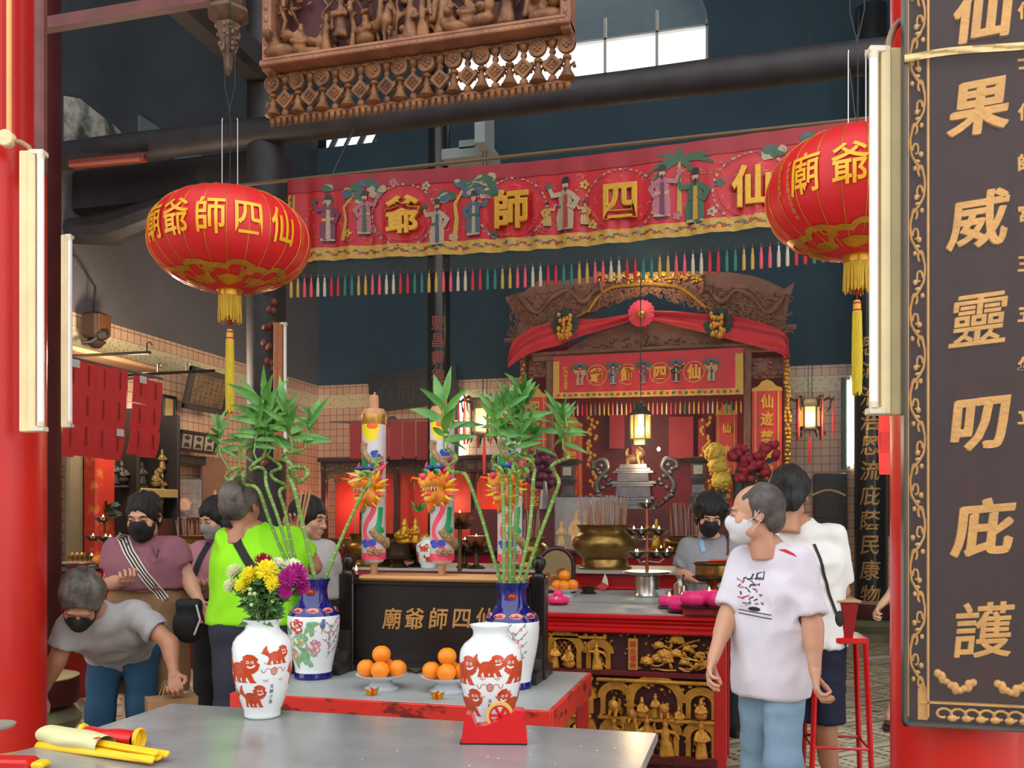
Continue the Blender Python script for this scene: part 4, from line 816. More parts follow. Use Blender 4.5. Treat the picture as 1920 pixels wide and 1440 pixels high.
# ================================================================= LANTERNS, BANNER, CARVED PANEL
lanr = M('lantern_red', 'd0181c', rough=.5, var=.06, scale=3)
lgold = M('lantern_gold', 'f0b322', rough=.35, metal=.15, var=.08)
lfoil = M('gold_foil', 'c98f2a', rough=.3, metal=.55, var=.3, scale=14)
fringe = M('yellow_fringe', 'c8a428', rough=.7, var=.3, scale=40, stretch=(6, 6, .6))
def lantern(c, rx, rz_, label, chars, ang, insc=None, rot0=0):
    t = thing('paper_lantern', label, 'lantern', c); NR = 24
    def sr(z): return rx*max(0, 1-abs(z/rz_)**2.15)**.5
    pr = [(-rz_*.985, 0)]
    zs = [-rz_*math.cos(math.pi*i/30)*.985 for i in range(31)]; prof = [(max(sr(z), .06), z) for z in zs]
    m = MB(); m.lathe(prof, n=96, wob=lambda a, z: 1-.012*abs(math.sin(a*NR/2+rot0))**.6+.004); m.build('shade', lanr, t, 60)
    m = MB()
    for k in range(NR):
        a = 2*math.pi*k/NR+rot0*2/NR; m.tube([((sr(z)+.0025)*math.cos(a), (sr(z)+.0025)*math.sin(a), z) for z in zs[3:-2]], .0022, 5)
    m.build('rib', lfoil, t, 60)
    toc = math.atan2(-c.y, -c.x)
    def fn(a0, z0, sx, sz, off=.007):
        def f(u, v, w=0):
            z = z0+v*sz; r = sr(z)+off; a = a0+u*sx/max(sr(z0), .1); return (r*math.cos(a), r*math.sin(a), z)
        return f
    m = MB()
    for ch, dg in zip(chars, ang):
        vs, fs = glyphs(ch, .012); lay(m, vs, fs, fn(toc+R(dg), rz_*.03, .17, .21), L=.12)
    m.build('lettering', lgold, t)
    if insc:
        m = MB()
        for j, (txt, dg) in enumerate(insc):
            for i, ch in enumerate(txt): vs, fs = glyphs(ch, .01); lay(m, vs, fs, fn(toc+R(dg), rz_*(.25-.1*i), .026, .03), L=.5)
        m.build('inscription', M('thread_gold', 'b58a3a', rough=.4), t)
    m = MB()      # cloud ornament round the underside
    for k in range(8):
        a0 = toc+2*math.pi*k/8; f = fn(a0, -rz_*.83, .85, .7, .006)
        lay(m, *ribbon(bez((-.17, -.03), (-.12, .05), (-.02, .02), 8)+bez((-.02, .02), (0, .06), (.05, .05), 6)[1:]+bez((.05, .05), (.12, .05), (.12, .0), 6)[1:], .03), f); lay(m, *ribbon([(-.12+.026*math.cos(x*.7), .02+.022*math.sin(x*.7)) for x in range(9)], .014), f); lay(m, *ribbon([(.09+.026*math.cos(x*.7), .03+.022*math.sin(x*.7)) for x in range(9)], .014), f)
        lay(m, *poly(blob(0, -.035, .1, .022, 14, .2, seed=k)), f, L=.03)
    m.build('cloud_ornament', lfoil, t)
    m = MB(); m.lathe([(.062, -rz_-.035), (.066, -rz_-.03), (.066, -rz_), (.1, -rz_+.02), (.07, -rz_+.03)], n=28); m.lathe([(.05, rz_-.012), (.066, rz_-.008), (.066, rz_+.012), (.05, rz_+.014)], n=28); m.build('collar', lfoil, t)
    m = MB(); q = random.Random(1)
    for k in range(44):
        a = 2*math.pi*k/44; r = .06; dx = q.uniform(-.006, .006); m.tube([(r*math.cos(a), r*math.sin(a), -rz_-.03), (r*1.04*math.cos(a)+dx, r*1.04*math.sin(a), -rz_-.16-q.random()*.03)], [.0055, .0035], 5)
    m.lathe([(.058, -rz_-.03), (.056, -rz_-.15)], n=20); m.build('fringe', fringe, t)
    m = MB(); z0 = -rz_-.03; m.tube([(0, 0, z0), (0, 0, z0-.26)], .003, 6); m.sph((0, 0, z0-.15), (.02, .02, .014), 10, 6); m.build('cord', M('red_cord', 'a01c1c', rough=.6), t)
    m = MB(); zt_ = z0-.19; m.lathe([(.014, zt_), (.019, zt_-.01), (.02, zt_-.05), (.022, zt_-.055), (.023, zt_-.07)], n=14); m.build('tassel_head', M('tassel_head', 'd8a43a', rough=.5), t)
    m = MB()
    for k in range(16):
        a = 2*math.pi*k/16; m.tube([(.016*math.cos(a), .016*math.sin(a), zt_-.06), (.021*math.cos(a), .021*math.sin(a), zt_-.3), (.02*math.cos(a), .02*math.sin(a), zt_-.47-q.random()*.02)], [.0075, .0065, .004], 5)
    m.build('tassel', M('tassel_yellow', 'c6ae1e', rough=.7, var=.3, scale=50, stretch=(5, 5, .4)), t)
    m = MB(); m.lathe([(.0195, zt_-.012), (.0205, zt_-.014), (.0205, zt_-.018), (.0195, zt_-.02)], n=14); m.lathe([(.0215, zt_-.048), (.0225, zt_-.05), (.0225, zt_-.055), (.0215, zt_-.058)], n=14); m.build('tassel_band', M('red_cord'), t)
    m = MB(); ct, st_ = math.cos(YAW), math.sin(YAW)
    for s in (-1, 1): m.tube([(s*.045*ct, s*.045*st_, rz_), (s*.045*ct, s*.045*st_, rz_+.4), (s*.043*ct, s*.043*st_, rz_+.42)], .0025, 6)
    m.build('hanging_rod', chrome, t)
    m = MB(); m.tube([(0, 0, rz_), (.004, 0, rz_+.4), (-.006, 0, rz_+.46), (0, 0, rz_+.5)], .003, 6)
    m.tube([(0, 0, rz_+.46), (-.035, 0, rz_+.62), (-.03, 0, rz_+.9)], .003, 6); m.tube([(0, 0, rz_+.46), (.035, 0, rz_+.62), (.03, 0, rz_+.95), (0, 0, rz_+1.1)], .003, 6); m.build('cable', M('black_rubber'), t); return t
lantern(P(431, 452, 5.24), .452, .29, 'big red oval lantern with gold characters on the left', '廟爺師四仙', [-62, -38, -12.5, 12.5, 38], [('公沙大哥公', 60)])
lantern(P(1607, 365, 4.64), .452, .32, 'big red oval lantern partly behind the light on right', '廟爺師四仙', [-32, -4, 22, 47, 72], [('癸卯年孟春吉旦敬奉', -44), ('信女何明月', -52)], .1)
p = P(431, 452, 5.24); m = MB(); k = P(432, 105, 6.2)
m.tube([(p.x, p.y, p.z+1.38), (k.x, k.y, k.z+.02)], .004, 6); tag(m.build('hanging_wire', M('black_rubber')), 'thin black wire from the carved finial to the left lantern', 'wire')
# -------- embroidered banner
YB1 = 6.8; satin = M('red_satin', 'ae1422', rough=.45, var=.1, scale=2.5); bl, br = atY(540, 330, YB1), atY(1690, 245, YB1); zt = (bl.z+atY(1440, 262, YB1).z)/2+.01; BH = .66
bn = thing('altar_banner', 'long red embroidered banner with gold characters hung across the hall', 'banner', (bl.x, YB1, zt)); BW = br.x-bl.x
def fold(x, t): return .012*math.sin(x*21+2*math.sin(x*3))*(.35+t)+.006*math.sin(x*57)*t+.02*math.sin(x*2.1)
def bz(x, t): return -BH*t-.05*math.sin(math.pi*x/BW)*(1)
def BF(x, z, off=0):      # x along, z metres below the top edge (negative)
    t = -z/BH; return (x, -fold(x, t)-off, z-.05*math.sin(math.pi*x/BW))
m = MB(); m.sheet(lambda u, v: BF(BW*u, -BH*v), 220, 14, .004); m.build('cloth', satin, bn, 60)
m = MB(); m.sheet(lambda u, v: BF(BW*u, -.115*v+.01, .006), 220, 3, .003); m.build('top_hem', M('dark_satin', '8e1822', rough=.5, var=.15), bn, 60)
bord = M('yellow_border', 'b48c38', rough=.55, var=.15, scale=30); m = MB(); m.sheet(lambda u, v: BF(BW*u, -BH+.105*(1-v)-.015, .005), 220, 3, .003); m.sheet(lambda u, v: BF(.005+.065*u, -.12-(BH-.13)*v, .005), 3, 12, .003); m.build('border', bord, bn, 60)
tp = MB(); tp.cyl((-.95, .01, .015), (BW+.3, .01, .015), .014, n=10); tp.build('pole', M('bamboo_pole', '6b5238', rough=.5), bn)
emb = [M('thread_red', '9c2c24', rough=.5), M('thread_green', '2f5538', rough=.5, var=.3, scale=60), M('thread_cream', 'a08e74', rough=.5, var=.2, scale=60), M('thread_gold', 'b58a3a'), M('thread_blue', '3e5468', rough=.5), M('thread_pink', 'a05c68', rough=.5, var=.2, scale=60), M('ink'), M('skin_thread', 'b48c6c', rough=.6), M('thread_purple', '6a3048', rough=.5)]
m = MB(); q = random.Random(12)
for i in range(int(BW*16)):
    x = (i+.5)/16; f = lambda u, v, w=0, x=x: BF(x+u, -BH+.04+v, .009+w)
    lay(m, *poly(blob(0, .012*math.sin(i), .016, .015, 7, .3, seed=i)), f, (0, 3, 5, 0)[i % 4]); 
    for s in (-1, 1): lay(m, *poly(blob(s*.022, -.01*s*(-1)**i, .014, .006, 6, .2, rot=s*.7, seed=i+s)), f, 1)
for i in range(7):
    f = lambda u, v, w=0, i=i: BF(.037+u, -.16-.065*i+v, .009); lay(m, *poly(blob(0, 0, .018, .02, 7, .3, seed=i)), f, (0, 1, 3)[i % 3]); lay(m, *poly(blob(.01, .03, .01, .012, 6, .3, seed=i)), f, 1)
m.build('border_flowers', emb, bn)
def bpos(px, py): a = atY(px, py, YB1); x = a.x-bl.x; return x, a.z-zt+.05*math.sin(math.pi*x/BW)
def emb_fig(m, cx, cz, h, robe, sash, bow, seed):
    q = random.Random(seed); f = lambda u, v, w=0: BF(cx+u*h, cz+v*h, .012+w); g = lambda u, v, w=0: f(u, v, .004)
    s = -1 if seed % 2 else 1
    lay(m, *poly([(-.18, -.48), (.16, -.5), (.17, -.2), (.13, .08), (.17, .22), (.06, .3), (-.06, .3), (-.17, .2), (-.13, .05), (-.2, -.25)]), f, robe, L=.1)
    lay(m, *ribbon([(s*.1, .22), (s*.24, .08), (s*.16, -.06), (s*.03, -.02)], [.1, .13, .13, .05]), g, robe); lay(m, *ribbon([(-s*.1, .22), (-s*.27, .2), (-s*.33, .34)], [.1, .12, .07]), g, robe)
    lay(m, *poly([(-.05, -.46), (.05, -.46), (.04, .2), (-.04, .2)]), g, sash); lay(m, *poly([(-.15, .0), (.14, .02), (.14, -.04), (-.15, -.06)]), g, bow)
    lay(m, *poly([(-.17, -.44), (.16, -.46), (.16, -.5), (-.18, -.5)]), g, 2)
    lay(m, *poly(blob(0, .39, .065, .085, 12, .03, seed=1)), g, 7); lay(m, *poly([(-.08, .42), (.08, .42), (.07, .53), (.03, .56), (-.05, .55)]), lambda u, v, w=0: f(u, v, .006), 6); lay(m, *poly([(-.03, .35), (.03, .35), (.0, .22)]), lambda u, v, w=0: f(u, v, .006), 6 if seed % 3 else 2)
    lay(m, *poly(blob(-s*.35, .4, .08, .07, 8, .4, seed=seed)), f, 5 if seed % 2 else 1)
    for x in (-.08, .07): lay(m, *poly(blob(x, -.52, .06, .025, 8, .1, seed=2)), f, 6)
m = MB(); k = 7.05/FPX
for i, (px, py, hh, r, s, b) in enumerate(((618, 412, 88, 8, 2, 3), (686, 402, 80, 5, 1, 3), (822, 420, 82, 2, 4, 1), (889, 402, 80, 4, 2, 1), (1060, 383, 92, 2, 0, 4), (1026, 402, 42, 3, 2, 0), (1096, 398, 42, 3, 2, 0), (1242, 362, 88, 5, 8, 2), (1304, 370, 90, 1, 3, 1), (1560, 330, 80, 4, 2, 3))):
    x, z = bpos(px, py); emb_fig(m, x, z, hh*k, r, s, b, i)
def emb_tree(px, py, h, lean, palm=0, seed=0):
    x, z = bpos(px, py); q = random.Random(seed); h *= k; f = lambda u, v, w=0: BF(x+u*h, z+v*h, .009+w)
    lay(m, *ribbon([(0, -.5), (lean*.3, -.1), (lean*.1, .15), (lean, .4)], [.09, .07, .06, .04]), f, 3)
    for i in range(11):
        a = q.uniform(0, 6.28)
        if palm: lay(m, *ribbon(bez((lean, .4), (lean+.25*math.cos(a), .5+.1*math.sin(a)), (lean+.55*math.cos(a), .3+.3*math.sin(a)), 5), [.03, .08, .09, .07, .04, .01]), f, 1)
        else:
            cx, cy = lean+q.uniform(-.6, .6), .4+q.uniform(-.12, .2)
            for j in range(3): lay(m, *poly(blob(cx+q.uniform(-.08, .08), cy+q.uniform(-.05, .05), .1, .07, 9, .25, seed=i*5+j)), lambda u, v, w=0, j=j: f(u, v, .001*j), (1, 4, 1, 2)[(i+j) % 4])
emb_tree(645, 405, 100, .25, seed=1); emb_tree(852, 400, 110, .15, seed=2); emb_tree(885, 375, 60, .1, seed=5); emb_tree(1274, 350, 110, 0, 1, seed=3); emb_tree(1490, 330, 110, .1, seed=4)
for i, (px, py) in enumerate(((655, 440), (700, 430), (850, 445), (925, 440), (1015, 430), (1110, 420), (1270, 405), (1335, 400), (1350, 345), (1030, 350), (1095, 345), (740, 345), (800, 350))):
    x, z = bpos(px, py)
    for j in range(5): a = j*1.256; lay(m, *poly(blob(.022*math.cos(a), .022*math.sin(a), .017, .014, 7, .2, seed=j)), lambda u, v, w=0: BF(x+u, z+v, .009), (3, 5, 2, 1, 0)[i % 5])
for i in range(420):      # scattered gold thread curls
    x, z = q.uniform(.15, BW-.05), -q.uniform(.14, BH-.12); a0 = q.uniform(0, 6.28); r_ = q.uniform(.008, .028)
    lay(m, *ribbon([(r_*math.cos(a0+t*.7), r_*math.sin(a0+t*.7)*.6) for t in range(q.randint(3, 6))], .004), lambda u, v, w=0: BF(x+u, z+v, .007), (3, 2, 3, 0)[i % 4])
for px, py in ((758, 405), (960, 393), (1163, 378), (1408, 352)):
    x, z = bpos(px, py)
    for i in range(40):
        a = 2*math.pi*i/40; lay(m, *poly(blob(.27*math.cos(a), .245*math.sin(a), .015, .008, 6, .3, rot=a+1.57, seed=i)), lambda u, v, w=0: BF(x+u, z+v, .009), (2, 5, 3, 2, 4)[i % 5])
    lay(m, *poly([(.235*math.cos(a*.26), .21*math.sin(a*.26)) for a in range(24)]), lambda u, v, w=0: BF(x+u, z+v, .0065), 9, L=.06)
m.build('embroidery', emb+[M('bright_satin', 'b81722', rough=.4)], bn)
m = MB(); pad = M('padded_gold', 'c9962e', rough=.4, metal=.3, var=.15, scale=30)
for (px, py), ch in zip(((758, 405), (960, 393), (1163, 378), (1408, 352)), '爺師四仙'):
    x, z = bpos(px, py); vs, fs = glyphs(ch, .016, .03, .02); m.add([(x+a*.29, BF(x, z, .014)[1]-.008-c_*.3, BF(x, z)[2]+b_*.31) for a, b_, c_ in vs], fs)
m.build('lettering', pad, bn, 50)
net_m = M('net_thread', '4c4a40', rough=.7); m = MB(); zb0 = lambda x: -BH-.03-.05*math.sin(math.pi*x/BW); n = 150
for i in range(n):
    for s in (1, -1):
        x0 = BW*i/n; x1 = x0+s*BW/n*5; pts = [(x0+(x1-x0)*j/4, 0, zb0(x0)-.12*j/4) for j in range(5)]
        if 0 <= x1 <= BW: m.tube(pts, .0014, 3, caps=False)
m.tube([(.4, 0, .02), (.4, .5, atY(1020, 182, 7.3).z-zt)], .004, 5); m.tube([(BW-.3, 0, .02), (BW-.3, .5, atY(1020, 182, 7.3).z-zt)], .004, 5); m.build('netting', net_m, bn)
tcol = [M('tassel_red', 'b02028', rough=.7), M('tassel_green', '2c6a58', rough=.7), M('tassel_gold', 'b08c3a', rough=.7), M('tassel_pink', 'c84c58', rough=.7), M('tassel_white', 'b8a890', rough=.7)]
tm = {}; seq = [2, 2, 3, 3, 4, 4, 0, 0, 1, 1]
def tassel_mesh(i):
    m = MB(); m.lathe([(.0, .02), (.008, .018), (.009, .005), (.007, 0), (.012, -.03), (.014, -.09), (.012, -.135), (0, -.135)], n=8); m.tube([(0, 0, .02), (0, 0, .05)], .0015, 4); return m
nt_ = 78
for i in range(nt_):
    c_ = seq[i % 10]; x = BW*(i+.5)/nt_
    if c_ not in tm: o = tassel_mesh(i).build('tassel', tcol[c_], bn, 60); tm[c_] = o
    else: o = tm[c_].copy(); C.objects.link(o); o.parent = bn
    o.location = (x, 0, zb0(x)-.14)
# -------- small carved figures used in all the carvings
FIGS = {}
def figurine(kind, h=.0095):
    """a carved figure about 0.3 high, standing on z=0, facing -Y"""
    if kind in FIGS: return FIGS[kind]
    s = SDF((-.13, -.09, -.01), (.13, .09, .36), h); k = .012
    if kind in ('robe', 'staff', 'fan', 'warrior'):
        s.cap((0, 0, .02), (0, 0, .17), .05, .034, k).cap((0, 0, .17), (0, 0, .22), .036, .03, k).cap((0, -.035, .01), (0, -.03, .12), .012, .01, k); s.cap((-.025, -.02, .005), (-.02, -.01, .1), .03, .02, k).cap((.03, -.01, .005), (.02, -.01, .1), .028, .02, k)
        s.ell((0, 0, .265), (.027, .028, .033), .006); s.ell((0, .0, .305), (.022, .022, .018), .004); s.cap((0, -.02, .245), (0, -.022, .215), .01, .004, .004)
        if kind == 'robe': s.path([(-.035, 0, .205), (-.055, -.03, .16), (-.01, -.055, .15)], [.018, .02, .014], .01); s.path([(.035, 0, .205), (.055, -.03, .16), (.01, -.055, .15)], [.018, .02, .014], .01)
        if kind == 'staff': s.path([(-.035, 0, .205), (-.075, -.02, .17), (-.085, -.03, .23)], [.016, .017, .012], .01); s.cap((-.09, -.035, .0), (-.088, -.035, .34), .007, .007, .003); s.path([(.035, 0, .205), (.06, -.02, .15), (.04, -.05, .13)], [.018, .018, .013], .01)
        if kind == 'fan': s.path([(.035, 0, .205), (.08, -.02, .18), (.085, -.03, .25)], [.016, .017, .012], .01); s.ell((.088, -.03, .285), (.03, .008, .03), .004); s.path([(-.035, 0, .205), (-.06, -.01, .14), (-.06, -.02, .09)], [.018, .02, .022], .01)
        if kind == 'warrior': s.path([(-.035, 0, .205), (-.09, 0, .2), (-.1, -.02, .27)], [.018, .016, .012], .01); s.cap((-.1, -.02, .25), (-.06, -.03, .35), .006, .004, .003); s.path([(.035, 0, .205), (.085, -.01, .19), (.11, -.03, .15)], [.018, .017, .012], .01); s.cap((.03, -.0, .1), (.06, -.01, .0), .028, .02, .01); s.path([(.0, .03, .2), (.05, .05, .12), (.09, .05, .06)], [.02, .025, .012], .01)
    elif kind == 'seated':
        s.ell((0, 0, .05), (.075, .06, .055), k).cap((0, .01, .06), (0, .01, .15), .055, .04, k).ell((0, 0, .2), (.027, .028, .033), .006).ell((0, .005, .238), (.02, .02, .02), .005); s.path([(-.045, 0, .14), (-.06, -.04, .1), (0, -.055, .085)], [.02, .02, .016], .01).path([(.045, 0, .14), (.06, -.04, .1), (0, -.055, .085)], [.02, .02, .016], .01)
    elif kind == 'horse':
        s.cap((-.07, 0, .15), (.06, 0, .15), .045, .042, .02).cap((.06, 0, .16), (.09, 0, .24), .035, .024, .02).cap((.09, 0, .245), (.125, 0, .215), .022, .013, .01).path([(-.1, 0, .17), (-.125, 0, .13), (-.12, 0, .07)], [.014, .018, .008], .01)
        for x, dx in ((-.08, -.01), (-.06, .02), (.05, .02), (.07, -.01)): s.path([(x, .02*(1 if dx > 0 else -1), .14), (x+dx, .02*(1 if dx > 0 else -1), .07), (x+dx*.3, .02*(1 if dx > 0 else -1), .005)], [.024, .014, .012], .012)
        s.cap((0, 0, .19), (0, 0, .27), .03, .026, .01).ell((0, 0, .31), (.022, .022, .028), .005)
    elif kind == 'rock':
        q = random.Random(3); s.ell((0, 0, .03), (.1, .05, .04), .02)
        for i in range(9): s.ell((q.uniform(-.08, .08), q.uniform(-.03, .03), q.uniform(.03, .12)), (q.uniform(.02, .04), .03, q.uniform(.02, .045)), .01)
    elif kind == 'tree':
        s.path([(0, 0, 0), (.02, 0, .1), (-.01, 0, .18), (.03, 0, .27)], [.018, .014, .012, .008], .008); q = random.Random(5)
        for i in range(26): s.ell((q.uniform(-.1, .11), q.uniform(-.03, .03), q.uniform(.17, .33)), (q.uniform(.016, .028), .014, q.uniform(.01, .018)), .003)
    elif kind == 'lion':
        s.ell((0, .01, .06), (.05, .07, .045), k).ell((0, -.05, .105), (.045, .045, .045), k).ell((0, -.095, .09), (.026, .022, .02), .01); 
        for i in range(10): a = i*.628; s.ell((.045*math.cos(a), -.045, .11+.042*math.sin(a)), (.016, .018, .016), .004)
        s.path([(0, .07, .07), (0, .085, .12), (0, .07, .15)], [.014, .02, .012], .01)
        for x in (-.035, .035): s.cap((x, -.05, .06), (x, -.065, .01), .018, .018, .01).cap((x, .05, .05), (x, .05, .01), .02, .018, .01)
    elif kind == 'peony':
        s.ell((0, 0, 0.0), (.03, .02, .03), .006)
        for i in range(8): a = i*.785; s.ell((.038*math.cos(a), 0, .038*math.sin(a)), (.022, .014, .022), .003)
        for i in range(5): a = i*1.256; s.ell((.018*math.cos(a), -.014, .018*math.sin(a)), (.014, .012, .014), .003)
    v, f = s.net(); FIGS[kind] = (np.array(v), f); return FIGS[kind]
def stamp(mb, kind, p, sc, rz=0, mi=None, sq=1, tilt=0):
    v, f = figurine(kind); addnp(mb, v, f, mi, Matrix.Translation(p)@rotm(rz)@rotm(tilt, 'Y')@Matrix.Diagonal((sc, sc*sq, sc, 1)))
# -------- carved gilt panel hung high in front
cw = M('gilt_wood', '8c5e36', rough=.5, metal=.25, bump=.6, scale=11, bscale=45, col2='4e3022', thr=.54, wid=.16)
cw2 = M('pink_gilt', 'a06e50', rough=.55, scale=7, bump=.4, bscale=40, col2='6e4636', thr=.55, wid=.2)
yp = 4.9; xa, xb = atY(503, 100, yp).x, atY(1075, 60, yp).x; zf = 4.2; zlow = 3.905
cp = thing('hanging_carving', 'gilded carved wooden panel of figures with pendant fringe at the top', 'carving', (xa, yp, zlow)); W = xb-xa; zo = zf-zlow; HT = 1.05
m = MB(); m.bbox((.03, .05, zo), (W-.03, .08, zo+HT)); m.build('backboard', M('maroon_board', '4a1a20', rough=.6, var=.2), cp)
m = MB(); m.rbox((W/2, -.03, zo+.035), (W, .16, .035), .006); m.box((W/2, -.06, zo+.06), (W-.05, .11, .03), tap=(1, .5)); m.rbox((.03, -.01, zo+HT/2), (.06, .14, HT), .008); m.rbox((W-.03, -.01, zo+HT/2), (.06, .14, HT), .008)
for i in range(44):
    x = W*(i+.5)/44; m.sph((x, -.105, zo+.034), (.012, .008, .009), 8, 5)
for s in (0.03, W-.03):
    for i in range(14): m.sph((s, -.082, zo+.1+i*.07), (.014, .008, .022), 8, 5)
m.build('frame', cw2, cp, 40)
m = MB(); q = random.Random(21)
for i, (u, kd, sc, z) in enumerate(((.07, 'rock', 1.5, 0), (.06, 'tree', 1.2, .14), (.13, 'seated', .95, .0), (.19, 'rock', .9, 0), (.215, 'fan', .9, .0), (.27, 'robe', .9, .08), (.30, 'tree', 1.5, .0), (.345, 'seated', 1.0, .02), (.40, 'horse', 1.0, .0), (.43, 'tree', 1.5, .06), (.46, 'rock', 1.0, .0), (.50, 'staff', 1.0, .0), (.535, 'warrior', .95, .0), (.60, 'staff', 1.15, .02), (.57, 'tree', 1.7, .1), (.655, 'rock', 1.2, 0), (.685, 'seated', 1.05, .02), (.68, 'tree', 1.6, .15), (.72, 'rock', 1.2, .02), (.80, 'robe', 1.15, .03), (.86, 'tree', 1.7, .06), (.905, 'warrior', 1.0, .03), (.93, 'rock', 1.4, .0), (.96, 'tree', 1.4, .1), (.16, 'rock', 1.1, -.02), (.5, 'rock', .8, -.02), (.25, 'staff', 1., .34), (.6, 'robe', 1, .42), (.4, 'warrior', 1, .45), (.75, 'fan', 1, .45), (.1, 'horse', 1, .45), (.9, 'seated', 1, .5))):
    stamp(m, kd, (W*u, -.035+q.uniform(-.02, .02), zo+.07+z), sc*.82, q.uniform(-.5, .5))
for i in range(150): x, z = q.uniform(.06, W-.06), zo+q.uniform(.08, HT); m.sph((x, q.uniform(-.02, .04), z), (.022, .012, .01), 6, 4, T=rotm(q.uniform(0, 3), 'Y'))
for i in range(60):
    x, z = q.uniform(.06, W-.06), zo+q.uniform(.1, HT); d0 = q.uniform(-.03, .03)
    m.tube(smooth_path([(x, .03, z), (x+q.uniform(-.08, .08), .0+d0, z+.07), (x+q.uniform(-.1, .1), .0, z+.15)], 3), [.008]*6+[.004], 5)
m.build('carved_scene', cw, cp, 60)
m = MB(); m.tube([(.2, .03, zo+HT-.1), (.2, .03, 10-zlow)], .008, 6); m.tube([(W-.2, .03, zo+HT-.1), (W-.2, .03, 10-zlow)], .008, 6); m.build('hanging_rod', M('black_rubber'), cp)
fr = MB(); n = 11; pt = (W-.07)/n; zt_ = zo-.0
for i in range(n+1):
    x = .035+pt*i; T = Matrix.Translation((x, -.01, zt_-.05))@rotm(R(90), 'X'); fr.lathe([(.0, -.012), (.05, -.012), (.053, 0), (.05, .014), (.04, .016), (.039, .01), (0, .01)], n=18, T=T)
    for j in range(4): fr.sph((x+.014*math.cos(j*1.571), -.024, zt_-.05+.014*math.sin(j*1.571)), (.012, .006, .012), 7, 5)
    fr.lathe([(.012, -.1), (.024, -.11), (.026, -.125), (.014, -.135), (.016, -.15), (.024, -.165), (.022, -.185), (.044, -.225), (.052, -.235), (.026, -.25)], (x, 0, zt_), 10)
    for s in (-1, 1): fr.tube([(x+s*.02, 0, zt_-.165), (x+s*.04, 0, zt_-.15), (x+s*.042, 0, zt_-.175)], [.008, .01, .012], 6)
    if i < n:
        c = x+pt/2; fr.lathe([(.01, .0), (.02, -.01), (.028, -.03), (.02, -.05), (.01, -.058), (.018, -.07), (.02, -.08), (.01, -.095)], (c, 0, zt_), 10)
        fr.box((c, -.004, zt_-.15), (.084, .03, .084), rotm(R(45), 'Y')); fr.tube([(c-.03, -.022, zt_-.15), (c, -.022, zt_-.12), (c+.03, -.022, zt_-.15), (c, -.022, zt_-.18), (c-.03, -.022, zt_-.15)], .005, 5); fr.tube([(c-.017, -.022, zt_-.137), (c+.017, -.022, zt_-.163)], .004, 5); fr.tube([(c+.017, -.022, zt_-.137), (c-.017, -.022, zt_-.163)], .004, 5)
        for s in (-1, 1): fr.sph((c+s*.045, 0, zt_-.132), (.014, .012, .016), 8, 5); fr.tube([(c+s*.05, .01, zt_-.14), (x+pt*(.5+s*.5), .01, zt_-.12)], .007, 5)
        fr.lathe([(.012, -.205), (.022, -.215), (.026, -.235), (.014, -.25)], (c, 0, zt_), 9)
k = 46
for i in range(k+1): x = .03+(W-.06)*i/k; fr.lathe([(0, -.3), (.012, -.295), (.019, -.275), (.016, -.255), (.01, -.245)], (x, 0, zt_), 8)
fr.tube([(.02, 0, zt_-.25), (W-.02, 0, zt_-.25)], .013, 8); fr.tube([(.02, 0, zt_-.005), (W-.02, 0, zt_-.005)], .014, 8)
for i in range(n*2): x = .035+pt*(i+.5)/2; fr.lathe([(.03, .01), (.034, 0), (.022, -.02), (0, -.028)], (x, .02, zt_), 8)
fr.build('pendant_fringe', cw, cp, 50)
# ================================================================= DRAGON CANDLES AND MAIN ALTAR
brass = M('aged_brass', '8a6f3c', rough=.32, metal=.85, var=.35, scale=7)
dbrass = M('dark_bronze', '4a3a28', rough=.4, metal=.7, var=.4, scale=9)
steel = M('steel', 'b8b4ac', rough=.25, metal=.9, var=.1)
copper = M('copper', 'a85c3c', rough=.3, metal=.8, var=.2)
flame_m = M('flame', 'ffdca0', var=0, emit=14, ecol='ffc06a')
goldm = M('gold_statue', 'c8952a', rough=.35, metal=.6, var=.25, scale=30, bump=.3, bscale=90)
def one(mb, name, mat, label, cat, loc=None, group=None, rz=None, smooth=40):
    return tag(mb.build(name, mat, loc=loc, rz=rz, smooth=smooth), label, cat, group)
def flame(par, p, s=1.):
    m = MB(); m.lathe([(0, 0), (.005*s, .004*s), (.007*s, .012*s), (.004*s, .024*s), (0, .036*s)], p, 8); return m.build('flame', flame_m, par, 60)
wax = M('white_wax', 'd6cfd2', rough=.4, var=.06); dtan = M('dragon_scale', '8a6f4e', rough=.6, col2='b08f64', thr=.5, wid=.08, scale=90)
cm = [M('wax_yellow', 'f0d818', rough=.4), M('wax_orange', 'f0641c', rough=.4), M('wax_green', '149a58', rough=.4, var=.25, scale=30), M('wax_pink', 'ea4a62', rough=.4, var=.12), M('wax_blue', '2c48b4', rough=.4, var=.3, scale=40), M('ink'), M('wax_white', 'e8e2e0', rough=.4)]
capw = M('wood_cap', 'c8946a', rough=.6, col2='b47c58', thr=.5, wid=.2, scale=20, stretch=(1, 1, .3)); foil = M('cap_foil', 'b88a3c', rough=.3, metal=.5, var=.2, scale=30)
